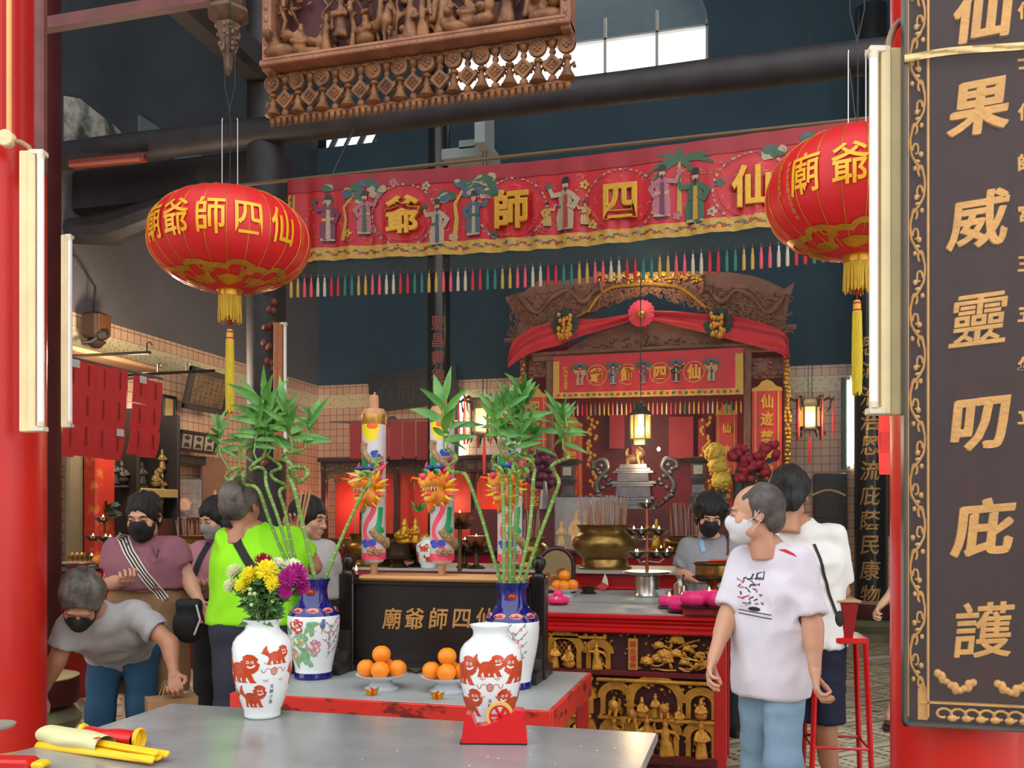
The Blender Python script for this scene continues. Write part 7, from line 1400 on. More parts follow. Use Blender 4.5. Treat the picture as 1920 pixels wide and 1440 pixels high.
for i, (px, py) in enumerate(((1235, 842), (1180, 960), (1255, 968))):
    x, z = S(px, py, 10.6); m = MB(); m.sph((0, 0, 0), (3*k, 3*k, 4*k), 8, 6); one(m, 'small_bulb', M('warm_bulb'), ('small glowing bulb inside the shrine above right of the tower', 'small lit lamp low in front of the pewter tower', 'small lit lamp at lower right of the tower')[i], 'bulb', (x, 10.6, z))
lamp('shrine_light', (so.x, 10.9, 2.6), 15, (1, .66, .5), .2); lamp('crest_light', (so.x+.1, 10.75, S(1215, 525)[1]+.1), 10, (1, .8, .45), .1)
# ---------------------------------------------------------------- middle left: dim red side shrine on the back wall
ym = 12.2; K2 = dep(-5, ym)/FPX
def S2(px, py): return S(px, py, ym)
ss = thing('side_shrine', 'dim red side shrine behind the dragon candles', 'shrine', (S2(790, 900)[0], ym, 0))
x0, x1 = S2(600, 0)[0]-ss.location.x, S2(990, 0)[0]-ss.location.x; zz = S2(790, 858)[1]
m = MB(); m.bbox((x0, .5, 0), (x1, .55, zz)); m.build('back_panel', M('glow_red', 'c8321e', rough=.45, var=.15, stretch=(6, 1, .4)), ss)
m = MB()
for px in (606, 678, 742, 886, 984): x = S2(px, 0)[0]-ss.location.x; m.rbox((x, .05, zz/2), (9*K2, .12, zz), .01)
m.rbox(((x0+x1)/2, .0, zz-2*K2), (x1-x0, .2, 8*K2), .01); m.build('post', M('dark_maroon_wood', '3a1614', rough=.5, var=.3), ss)
m = MB(); m.bbox((x0, .02, zz-30*K2), (x1, .06, zz-4*K2)); m.build('valance', M('painted_valance', '4a4a36', rough=.6, col2='7a3a2c', thr=.5, wid=.1, scale=9), ss); m = MB()
for i in range(40): m.sph((x0+(x1-x0)*(i+.5)/40, .0, zz-(17+4*math.sin(i*1.3))*K2), (5*K2, 2*K2, 3*K2), 7, 5)
for px in (650, 815, 935): 
    for j in range(12): x = S2(px-42+7*j, 0)[0]-ss.location.x; m.sph((x, .02, zz-(36+6*math.cos(j*1.9))*K2), (5*K2, 2*K2, 5*K2), 7, 5)
m.build('carved_valance', M('dull_gilt', '7a6232', rough=.5, metal=.3, var=.3), ss)
m = MB()
for i in range(7): x = S2(755+18*i, 0)[0]-ss.location.x; m.tube([(x, .03, zz-36*K2), (x+.02, .03, zz-60*K2)], 1.2*K2, 6)
m.build('gold_pendants', cgold, ss)
m = MB(); m.bbox((x0, -.5, 0), (x1, .0, 1.25)); m.build('offering_shelf', M('shrine_base'), ss)
lamp('side_shrine_light', (S2(640, 0)[0], ym+.2, 1.75), 6, (1, .42, .22), .1); lamp('side_shrine_light', (S2(820, 0)[0], ym+.1, 1.75), 6, (1, .42, .22), .1); lamp('side_shrine_light', (S2(935, 0)[0], ym+.2, 1.75), 6, (1, .42, .22), .1)
x, z = S2(905, 874); t = thing('shrine_sign', 'small brown sign with three gold characters under the lit lantern', 'sign', (x, ym-.1, z)); m = MB(); m.rbox((0, 0, 0), (66*K2, .03, 22*K2), .005); m.build('board', M('brown_sign', '4c2a20', rough=.5), t); m = MB()
for i, ch in enumerate('仙公老'): vs, fs = glyphs(ch, .02, .02, 0); m.add([((i-1)*18*K2+a*13*K2, -.017-c_*.1, b_*13*K2) for a, b_, c_ in vs], fs)
m.build('lettering', dull := M('sign_gold', '9a8448', rough=.5), t)
# dark name board high on the back wall
x, z = S(780, 733, 12.75); t = thing('inscribed_board', 'big dark tilted wall board with faint characters on back wall', 'sign board', (x, 12.72, z)); k = dep(x, 12.7)/FPX; m = MB(); m.prism([(-98*k, 38*k), (80*k, 44*k), (84*k, -22*k), (-90*k, -38*k)], .06, Matrix.Translation((0, .06, 0))@XZ); m.build('board', M('dark_board', '1c1a1e', rough=.5, var=.2), t); m = MB()
for i, ch in enumerate('心同歸善'): vs, fs = glyphs(ch, .03, .02, 0); m.add([((-62+44*i)*k+a*38*k, -.002-c_*.1, -2*k+b_*46*k) for a, b_, c_ in vs], fs)
m.build('lettering', M('faint_letter', '3c322c', rough=.6), t)
# row of red paper strips hanging before the side shrine
yr = 11.6
for i in range(6):
    x0_, z0_ = S(656+25*i, 790, yr); m = MB(); k = dep(x0_, yr)/FPX; m.sheet(lambda u, v: (u*24.4*k, .01*math.sin(v*2+i), -v*(70+2*(i % 2))*k), 4, 8, .004); one(m, 'prayer_paper', M('prayer_red', '98262e', rough=.7, var=.08), 'red prayer paper strip in the row behind the dragon candles', 'prayer paper', (x0_, yr, z0_), 'red prayer papers behind the dragon candles', smooth=60)
x0_, z0_ = S(618, 793, yr); x1_, _ = S(815, 790, yr); m = MB(); m.tube([(0, 0, 0), (x1_-x0_, 0, 0)], .012, 8); m.tube([(.05, 0, 0), (.05, YB-yr, .1)], .01, 6); m.tube([(x1_-x0_-.05, 0, 0), (x1_-x0_-.05, YB-yr, .1)], .01, 6); one(m, 'paper_rail', M('grey_rail', '6a625c', rough=.5), 'thin rail carrying the red prayer papers at back', 'rail', (x0_, yr, z0_+.012))
x, z = S(736, 790, 12.5); m = MB(); m.prism([(-13*k, -12*k), (-12*k, 0), (-6*k, 9*k), (2*k, 11*k), (9*k, 7*k), (13*k, -3*k), (13*k, -12*k)], .03, XZ); one(m, 'wall_plaque', M('dull_plaque', '5c3440', rough=.6), 'small dull purple plaque above the row of red papers', 'plaque', (x, 12.5, z))
# right rear: tablet, framed picture, red notices
x0_, z0_ = S(1528, 1000, 12.6); x1_, z1_ = S(1591, 886, 12.6); t = thing('stone_tablet', 'dark inscribed tablet on the back wall below the lit tube', 'tablet', ((x0_+x1_)/2, 12.82, z0_)); m = MB(); m.rbox((0, 0, (z1_-z0_)/2), (x1_-x0_, .1, z1_-z0_), .008); m.build('slab', M('tablet_black', '1e1516', rough=.4, var=.2), t); m = MB()
for c_i in range(5):
    for r_ in range(8): vs, fs = glyphs('福祿壽喜財仁義禮'[(r_+c_i*3) % 8], .0); m.add([(-.18+.09*c_i+a*.05, -.0515, .1+r_*.08+b_*.055) for a, b_, _ in vs], fs)
m.build('lettering', M('tablet_letter', '4a2c2c', rough=.6), t)
x, z = S(1560, 930, 9.9); t = thing('brush_rack', 'small bamboo-roofed rack behind the man in white T-shirt', 'rack', P(1552, 1005, 9.5)); m = MB(); m.sheet(lambda u, v: ((u-.5)*.34, (v-.5)*.2, .42+.06*math.sin(u*3.14)), 12, 3, .02); m.build('roof', M('straw', '9a7c4c', rough=.7, stretch=(20, 1, 1), var=.4), t)
m = MB()
for s in (-1, 1): m.tube([(s*.14, 0, -1.35), (s*.14, 0, .43)], .01, 6)
m.tube([(-.14, 0, .2), (.14, 0, .2)], .01, 6); m.build('frame', M('dark_maroon_wood'), t)
x0_, z0_ = S(1644, 1002, 12.75); x1_, z1_ = S(1668, 880, 12.75); t = thing('framed_picture', 'pale green framed picture between the couplet column and red column', 'picture', ((x0_+x1_)/2, 12.82, (z0_+z1_)/2)); m = MB(); m.box((0, 0, 0), (x1_-x0_, .03, z1_-z0_)); m.build('picture', M('pale_green', 'a8b47c', rough=.5), t); m = MB(); w2, h2 = (x1_-x0_)/2, (z1_-z0_)/2
for s in (-1, 1): m.rbox((s*w2, -.01, 0), (.04, .05, h2*2+.04), .004); m.rbox((0, -.01, s*h2), (w2*2, .05, .04), .004)
m.build('frame', timber, t)
p = P(1661, 775, 6.2); u = 6.2/FPX; t = thing('red_notice', 'bright red paper notice hanging beside the right red column', 'notice', p, .2); m = MB(); m.sheet(lambda a, v: ((a-.5)*26*u, .01*math.sin(v*4), -v*115*u), 3, 12, .003); m.build('paper', M('notice_red', 'ee3a30', rough=.7), t, 60); m = MB(); m.sheet(lambda a, v: ((a-.6)*16*u, -.006+.01*math.sin(.35+v*1.2), -.3*115*u-v*40*u), 2, 6, .002); m.build('slip', M('notice_red2', 'd83028', rough=.7), t, 60)
m = MB(); m.cyl((-.12, 0, .005), (.12, 0, .005), .006, n=8); m.build('rod', blk, t)
# incense haze in the rear of the hall
hz = bpy.data.materials.new('incense_haze'); hz.use_nodes = True; nt = hz.node_tree; nt.nodes.remove(nt.nodes['Principled BSDF']); vs_ = nt.nodes.new('ShaderNodeVolumeScatter'); vs_.inputs['Density'].default_value = .014; vs_.inputs['Color'].default_value = (.55, .8, 1, 1); vs_.inputs['Anisotropy'].default_value = .3
nt.links.new(vs_.outputs[0], nt.nodes['Material Output'].inputs['Volume']); m = MB(); m.bbox((XL+.03, 7.75, .01), (XR-.02, YB-.03, 9.9)); tag(m.build('haze', hz, smooth=0), 'thin bluish incense haze in the rear of the hall', 'haze', kind='stuff')
# ================================================================= LEFT WALL ALTAR
def Lw(px, py, x): return atX(px, py, x)
# red prayer paper sheets hung in two blocks below hooked rods
def block(corners, rows, cols, y_off, label, group, xf):
    (x0, t0), (x1, t1), bot0, bot1 = corners; pm = M('prayer_red2', 'd43a3a', rough=.7, var=.07)
    for c in range(cols):
        for r_ in range(rows):
            a, b_ = xf(x0+(x1-x0)*c/cols, t0+(t1-t0)*c/cols), xf(x0+(x1-x0)*(c+1)/cols, t0+(t1-t0)*(c+1)/cols); hz = lambda f: (t0+(t1-t0)*f, bot0+(bot1-bot0)*f)
            za0, za1 = xf(x0, t0).z, xf(x0, bot0).z; H_ = (za0-za1)/rows; dy = b_-a; dy.z = 0; zt_ = za0-H_*r_; jt = rnd.uniform(-.01, .01); nrm = V((dy.y, -dy.x, 0)).normalized()
            m = MB(); m.sheet(lambda u, v: dy*u+nrm*(-.012*r_-.004*(c % 2)-.05*v*v*(.3+.7*((c*3+r_) % 3)/2)+.012)+V((0, 0, -H_*1.04*v)), 4, 6, .004); o = m.build('paper', pm, smooth=60)
            t = thing('prayer_paper', label, 'prayer paper', (a.x, a.y, zt_+jt), 0, group); o.parent = t
            m = MB()
            for k in range(7): p = dy*(.5)+nrm*(.016-.012*r_)+V((0, 0, -H_*(.15+.09*k))); m.box(p, (.012, .003, .022), frame((dy.x, dy.y, 0), (0, 0, 1)).to_3x3().to_4x4())
            m.build('writing', M('paper_ink', '9c2a2c', rough=.8), t)
            if (c*5+r_*3) % 7 == 0: m = MB(); p = dy*.6+nrm*(.02-.012*r_)+V((0, 0, -H_*.12)); m.box(p, (.085, .004, .06), frame(dy, (0, 0, 1)).to_3x3().to_4x4()); m.build('white_slip', M('slip_white', 'd8d0c8', rough=.7), t)
xq = -5.0; XF = lambda px, py: atX(px, py, xq)
m = MB(); a_, b2 = XF(118, 667), XF(304, 714); zr_ = XF(238, 700).z+.02; m.tube([(xq, a_.y, a_.z), (xq, b2.y, a_.z)], .012, 6); m.tube([(xq, a_.y+.2, a_.z), (XL, a_.y+.2, a_.z)], .012, 6); m.tube([(xq, b2.y-.1, a_.z), (XL, b2.y-.1, a_.z)], .012, 6); one(m, 'paper_rail', M('grey_rail', '6a625c', rough=.5), 'iron rail bracketed to the left wall carrying red papers', 'rail')
block(((120, 668), (238, 700), 850, 862), 3, 4, 0, 'red prayer paper sheet in the larger hanging block at left', 'red prayer papers in the larger left block', XF)
block(((248, 705), (303, 715), 850, 858), 3, 2, 0, 'red prayer paper sheet in the narrow block nearer the black plaque', 'red prayer papers in the narrow left block', XF)
def rod(p0, p1, hooks, label):
    m = MB(); p0, p1 = V(p0), V(p1); m.tube([p0, p1], .014, 8)
    for f in hooks: c = p0.lerp(p1, f); m.tube([c, c+V((0, 0, .08)), c+V((.03, .0, .09)), c+V((.05, 0, .06))], .006, 6)
    one(m, 'hooked_rod', M('lamp_iron'), label, 'rod', rz=0)
rod(atX(120, 668, -6.3), P(281, 661, dep(-4.9, 6.6)), (.97,), 'black hooked iron rod above the larger block of red papers'); rod(atX(238, 703, -5.3), P(402, 695, dep(-4.4, 7.9)), (.33, .66), 'long black hooked iron rod over the narrow block of red papers')
m = MB(); a, b_ = atX(130, 655, -6.2), atX(255, 672, -6.2); m.rbox((-6.25, (a.y+b_.y)/2, (a.z+b_.z)/2-.05), (.4, (b_-a).length+.5, .05), .01); one(m, 'wooden_shelf', M('shelf_wood', '8a6a4a', rough=.6), 'long tan shelf on the left wall above the red papers', 'shelf')
p = atX(170, 612, -6.45); t = thing('wall_lamp', 'old amber wall floodlight with cable on left wall tiles', 'lamp', p); m = MB(); m.rbox((.06, 0, 0), (.2, .22, .26), .03); m.lathe([(.06, -.13), (.1, -.16), (.04, -.22)], (.06, 0, 0), 12); m.build('housing', M('rusty_housing', '34221a', rough=.6, var=.3), t); m = MB(); m.rbox((.165, .0, .01), (.012, .18, .2), .01); m.build('glass', M('amber_pane', '5c3a20', rough=.2), t); m = MB(); m.tube([(.0, .03, .13), (.03, .03, .4), (-.04, -.15, .65), (-.1, -.35, .7)], .012, 8); m.build('cable', M('black_rubber'), t)
p = atX(193, 625, -6.3); t = thing('security_camera', 'small black security camera beside the old wall floodlight', 'camera', p); m = MB(); m.rbox((0, 0, 0), (.09, .18, .09), .02, T=rotm(.5, 'X')@rotm(.4)); m.build('camera_body', M('lamp_iron'), t); m = MB(); m.tube([(-.02, -.03, -.03), (-.06, -.1, -.1), (-.12, -.16, -.12)], .018, 7); m.build('bracket', M('lamp_iron'), t)
# carved plaque, framed portraits, scroll, on the left wall
def wallframe(px0, py0, px1, py1, x, label, cat, name, fcol, icol, tilt=0, fw=.035):
    a, b_ = atX(px0, py0, x), atX(px1, py1, x); h0 = atX(px0, py0, x).z-atX(px0, py1, x).z; w_ = b_.y-a.y; zc = (a.z+b_.z)/2; h_ = a.z-b_.z; t = thing(name, label, cat, (x, (a.y+b_.y)/2, zc)); t.rotation_euler = (0, R(tilt), 0)
    m = MB(); m.rbox((0, 0, 0), (.02, w_, h_), .004); m.build('picture', icol, t); m = MB()
    for s in (-1, 1): m.rbox((.01, s*(w_/2), 0), (.05, fw, h_+fw), .006); m.rbox((.01, 0, s*(h_/2)), (.05, w_+fw, fw), .006)
    m.build('frame', fcol, t); return t, w_, h_
t, w_, h_ = wallframe(352, 690, 425, 775, -6.25, 'dark carved wooden plaque covered in rows of small gold characters', 'plaque', 'carved_plaque', M('plaque_wood', '2e2420', rough=.6, var=.4, scale=6, bump=.6, bscale=12), M('plaque_wood'), 14, .06); m = MB()
for r_ in range(6):
    for c in range(7): vs, fs = glyphs('靈籤解曰福善吉'[(r_+c) % 7], 0); m.add([(.014, w_*(-.36+.12*c)+a*.1, h_*(.34-.13*r_)+b_*.1) for a, b_, _ in vs], fs)
m.build('lettering', M('plaque_gold', '8a6a38', rough=.5), t)
t, w_, h_ = wallframe(336, 808, 402, 850, -6.3, 'dark frame of old portrait photos below the carved plaque', 'photo frame', 'portrait_frame', M('frame_black', '16161a', rough=.4), M('frame_mount', '22242c', rough=.5), 8); m = MB(); n2 = MB()
for c in range(3):
    y = w_*(-.32+.32*c); m.box((.013, y, 0), (.006, w_*.26, h_*.8)); n2.sph((.018, y, .04), (.004, w_*.05, h_*.14), 10, 7); n2.box((.017, y, -h_*.2), (.004, w_*.18, h_*.24), tap=(1, .5)); n2.box((.018, y, h_*.2), (.004, w_*.14, .03))
m.build('photo', M('photo_paper', 'b8ae90', rough=.6), t); n2.build('portrait', M('photo_dark', '3a3630', rough=.6), t)
t, w_, h_ = wallframe(303, 742, 325, 925, -6.45, 'tall dark-framed yellowed scroll painting beside red papers', 'painting', 'scroll_painting', M('frame_black'), M('scroll_paper', 'c0a468', rough=.6, col2='8a5c30', thr=.62, wid=.1, scale=3), 0); m = MB(); q = random.Random(2)
for i in range(7): y, z = q.uniform(-.3, .3)*w_, q.uniform(-.4, .1)*h_; m.sph((.014, y, z+.12), (.004, .045, .06), 8, 6); m.box((.013, y, z-.06), (.004, .16, .26), tap=(1, .5))
m.build('painted_figures', M('paint_brown', '7a3e2c', rough=.7, var=.4, scale=12), t)
t, w_, h_ = wallframe(330, 852, 382, 872, -6.4, 'small grey inscribed strip below the portrait frame', 'sign', 'wall_sign', M('sign_grey', '5a5444', rough=.6), M('sign_grey'), 0, .01); m = MB()
for i, ch in enumerate('香油功德箱'): vs, fs = glyphs(ch, 0); m.add([(.012, w_*(-.36+.18*i)+a*.1, b_*.1) for a, b_, _ in vs], fs)
m.build('lettering', M('ink'), t)
# the altar along the left wall
zA = 1.14; xa_ = -5.55; a, b_ = atX(100, 1050, xa_), atX(440, 1010, xa_); ya, yb = a.y-.6, 11.5
t = thing('side_altar', 'red side altar table along the left wall under the statues', 'altar table', (xa_, ya, 0)); m = MB(); m.bbox((-.9, 0, 0), (-.03, yb-ya, zA-.04)); m.build('body', M('side_red', '8e1c18', rough=.4, var=.2), t); m = MB(); m.rbox((-.45, (yb-ya)/2, zA-.02), (.98, yb-ya+.06, .04), .006); m.build('tabletop', M('steel_top', '8a8c8c', rough=.3, metal=.3), t); m = MB(); m.rbox((0.01, (yb-ya)/2, zA-.1), (.06, yb-ya+.06, .1), .01); m.build('moulding', red, t)
m = MB()
for i, ch in enumerate('福澤延年'): vs, fs = glyphs(ch, .02); m.add([(.03-.025, .9+.5*i+a_*.28, .72+b2_*.28) for a_, b2_, _ in vs], fs)
m.build('lettering', lgold, t)
# statue cabinet
c0, c1 = atX(205, 850, -6.3), atX(283, 880, -6.3); t = thing('statue_cabinet', 'tan-shelved cabinet of deity statues behind the mauve-shirted person', 'cabinet', (-6.3, c0.y, zA)); wd_ = c1.y-c0.y; tanw = M('tan_shelf', 'a8905c', rough=.6); m = MB(); zs = [atX(205, py, -6.1).z-zA for py in (922, 975)]
for z in (zs[0], ): m.rbox((.1, wd_/2, z), (.5, wd_, .09), .006)
m.build('shelf', tanw, t); m = MB()
for y in (0, wd_): m.rbox((.1, y, .75), (.5, .05, 1.5), .006)
m.bbox((-.16, 0, 0), (-.14, wd_, 1.5)); m.build('carcass', M('cabinet_dark', '1c1614', rough=.5), t)
cream_st = M('cream_statue', 'b8a684', rough=.5, var=.2); dark_st = M('dark_statue', '2a2622', rough=.5, var=.3)
def wst(px, py, x, h, kind, label, mat, group=None): p = atX(px, py, x); k = dep(p.x, p.y)/FPX; return statue(kind, p, h*k, label, mat, R(55), True, group)
for px, h, kd, lb, mt in ((214, 60, 'robe', 'dark standing statue at left on the cabinet shelf', dark_st), (228, 66, 'seated', 'black seated statue on the cabinet shelf', dark_st), (246, 72, 'seated', 'cream seated statue on the cabinet shelf', cream_st), (266, 52, 'robe', 'small dark statue at right on the cabinet shelf', dark_st)): wst(px, 915, -6.1, h, kd, lb, mt)
for px, h, kd, lb, mt in ((218, 52, 'seated', 'dusty seated statue low in the cabinet at left', dark_st), (236, 56, 'seated', 'grey cream statue low in the cabinet', cream_st)): p = atX(px, 985, -6.1); p.z = zA; statue(kd, p, .3, lb, mt, R(55))
for px, h, lb in ((362, 50, 'cream robed statue with child on the side altar ledge'), (403, 54, 'cream robed statue before the tan panel on side altar'), (374, 36, 'small cream statue beside the robed one')):
    p = atX(px, 970, -6.2); statue('robe', p, h*dep(p.x, p.y)/FPX, lb, cream_st, R(55))
m = MB(); p = atX(385, 985, -6.25); m.bbox((-6.5, atX(285, 975, -6.25).y-.3, zA), (-6.0, 11.4, atX(385, 972, -6.25).z)); one(m, 'statue_ledge', M('ledge_maroon', '4a2420', rough=.5), 'maroon raised ledge carrying cream statues on the side altar', 'ledge')
a, b_ = atX(306, 970, -6.25), atX(350, 898, -6.25); showcase((-6.45, a.y, a.z), (-6.05, a.y+(b_.y-a.y), b_.z), 'glass case of gilt figures on the left wall ledge')
for i, (px, lb) in enumerate(((318, 'gilt figure at left in the wall ledge glass case'), (338, 'gilt figure at right in the wall ledge glass case'))): p = atX(px, 968, -6.25); statue(('fan', 'seated')[i], p, 48*dep(p.x, p.y)/FPX, lb, M('dull_gilt'), R(55))
for i in range(6):
    p = atX(292+i % 3*6, 960-16*i, -6.1); statue(('seated', 'lion', 'robe')[i % 3], p, .26, 'dull gilt figure in the cluster between cabinet and glass case', M('dull_gilt'), R(55), False, 'cluster of gilt figures by the glass case')
m = MB(); a = atX(380, 975, -6.4); b_ = atX(424, 860, -6.4); m.rbox((-6.42, (a.y+b_.y)/2, (a.z+b_.z)/2), (.04, b_.y-a.y, b_.z-a.z), .005); one(m, 'tan_backdrop', M('tan_panel', '9a7258', rough=.5), 'plain tan panel behind the cream statues on left wall', 'panel')
# red couplet post and sidewall panel near the column
p = atX(186, 900, -6.0); t = thing('red_post', 'red gold-painted altar post at left behind the oil lamps', 'post', (p.x, p.y, zA)); m = MB(); m.rbox((0, 0, .72), (.16, .26, 1.44), .02); m.build('post', M('post_red', 'a82a1c', rough=.4, col2='b8702a', thr=.6, wid=.08, scale=7), t)
for i, (px, mt, w2) in enumerate(((140, M('curtain_olive', '6a6048', rough=.8), .22), (152, M('curtain_gold', '8a7a4a', rough=.8, var=.4, scale=14), .06), (163, M('curtain_maroon', '4a1a20', rough=.7), .18), (172, M('cabinet_dark'), .1), (205, M('dark_maroon_wood'), .1))):
    p = atX(px, 900, -6.1); m = MB(); m.rbox((0, 0, .75), (.06, w2, 1.5), .02); one(m, 'altar_curtain', mt, ('olive hanging strip left of the red altar post', 'narrow gold-patterned hanging strip left of the red altar post', 'maroon hanging strip left of the red altar post', 'black hanging strip touching the red altar post', 'dark wooden post between red post and statue cabinet')[i], 'hanging', (p.x, p.y, zA))
# oil lamps, offerings, censers on the side altar
def stand(px, py, d, cups, label):
    p = P(px, py, d); p.z = zA+.001; u = d/FPX; t = thing('oil_lamp_stand', label, 'lamp stand', p); m = MB(); hp_ = max(c[1] for c in cups); m.lathe([(0, 0), (14*u, 0), (10*u, 6*u), (2.4*u, 10*u), (2*u, hp_*u)], n=12); m.build('pole', dbrass, t)
    for dx, dz in cups: lamp_cup(t, (dx*u, -4*u, dz*u), 9*u); 
    m = MB()
    for dx, dz in cups: m.tube([(0, 0, (dz-10)*u), (dx*u, -4*u, dz*u)], 1.2*u, 5)
    m.build('arm', dbrass, t); return t
k6 = P(196, 1050, 8.0); stand(196, 1050, 7.9, ((0, 82), (-22, 47), (6, 46), (16, 45), (-25, 10)), 'dark branched oil lamp stand with small flames on the side altar')
for i in range(9):
    p = P(134+9*(i % 5), 1040-6*(i//5), 7.9); p.z = zA+(.05 if i > 4 else .0); m = MB(); m.lathe([(0, 0), (.03, 0), (.045, .03), (.03, .05), (0, .06)], n=12); one(m, 'offering_cup', brass, 'small brass cup of the cluster at left on the side altar', 'cup', p, 'brass cups on the side altar')
p = P(140, 1052, 7.6); p.z = zA; m = MB(); m.lathe([(0, 0), (.1, 0), (.16, .03), (.155, .035), (.1, .01), (0, .01)], n=26); one(m, 'steel_plate', steel, 'steel plate at the near end of the side altar', 'plate', p)
for i, px in enumerate((182, 186)): p = P(px, 1045, 7.8+.1*i); p.z = zA+.042; fruit(p, 'orange beside the oil lamps on the side altar', group='oranges on the side altar', seed=i)
p = P(362, 1040, 7.9); p.z = zA; u = 7.9/FPX; censer(p, 42*u, 54*u, 'brass censer between the mauve and pink shirts on side altar', handles=True); joss(p+V((0, 0, 47*u)), 34*u, 26, 42*u, 'pale incense stick in the side altar censer', 'incense sticks in the side altar censer', 5)
p = P(194, 1010, 8.6); p.z = zA; t = thing('leafy_plant', 'small dark leafy plant beside the red altar post', 'plant', p); m = MB(); q = random.Random(19)
for i in range(50): a, e = q.uniform(0, 6.28), q.uniform(-.5, 1.4); b0 = V((.03*math.cos(a), .03*math.sin(a), .4+.12*q.random())); leaf(m, b0, b0+V((.14*math.cos(a)*math.cos(e), .14*math.sin(a)*math.cos(e), .1*math.sin(e))), .05)
m.build('leaves', M('dark_leaf', '24361e', rough=.6), t, 60); m = MB(); m.lathe([(0, 0), (.07, 0), (.05, .1), (.04, .4), (0, .4)], n=14); m.build('pot', M('pale_pot', '8a8c88', rough=.4), t)
lamp('left_wall_fill', (-5.5, 7.2, 2.9), 80, (1, .8, .6), .15); lamp('left_wall_fill', (-5.3, 10.0, 2.9), 12, (1, .8, .58), .15)  # unseen fill lamps without fixtures, added to brighten the left wall tiles
# low red bench legs near the column
m = MB(); p = atZ(148, 1320, .0); m.rbox((p.x, p.y+.3, .45), (.06, .06, .9), .006); one(m, 'red_pole', red, 'short red pole right of the dark maroon column', 'pole')
# ================================================================= PEOPLE
from mathutils.bvhtree import BVHTree
def fcap(s, a, b, ra, rb, k=.02, fa=False, fb=False, sub=False):
    """tapered limb with optional flat-cut ends"""
    a = np.array(a, float); b = np.array(b, float); r = max(ra, rb)+k*1.5+3*s.h; sl, g = s.blk(np.minimum(a, b)-r, np.maximum(a, b)+r)
    if sl is None: return
    ba = b-a; L = math.sqrt(ba.dot(ba))+1e-9; n = ba/L; q = (g[0]-a[0])*n[0]+(g[1]-a[1])*n[1]+(g[2]-a[2])*n[2]; t = np.clip(q/L, 0, 1)
    d = np.sqrt((g[0]-a[0]-t*ba[0])**2+(g[1]-a[1]-t*ba[1])**2+(g[2]-a[2]-t*ba[2])**2)-(ra+(rb-ra)*t)
    if fb: d = np.maximum(d, q-L)
    if fa: d = np.maximum(d, -q)
    s.put(sl, d, k, sub)
_hd = {}
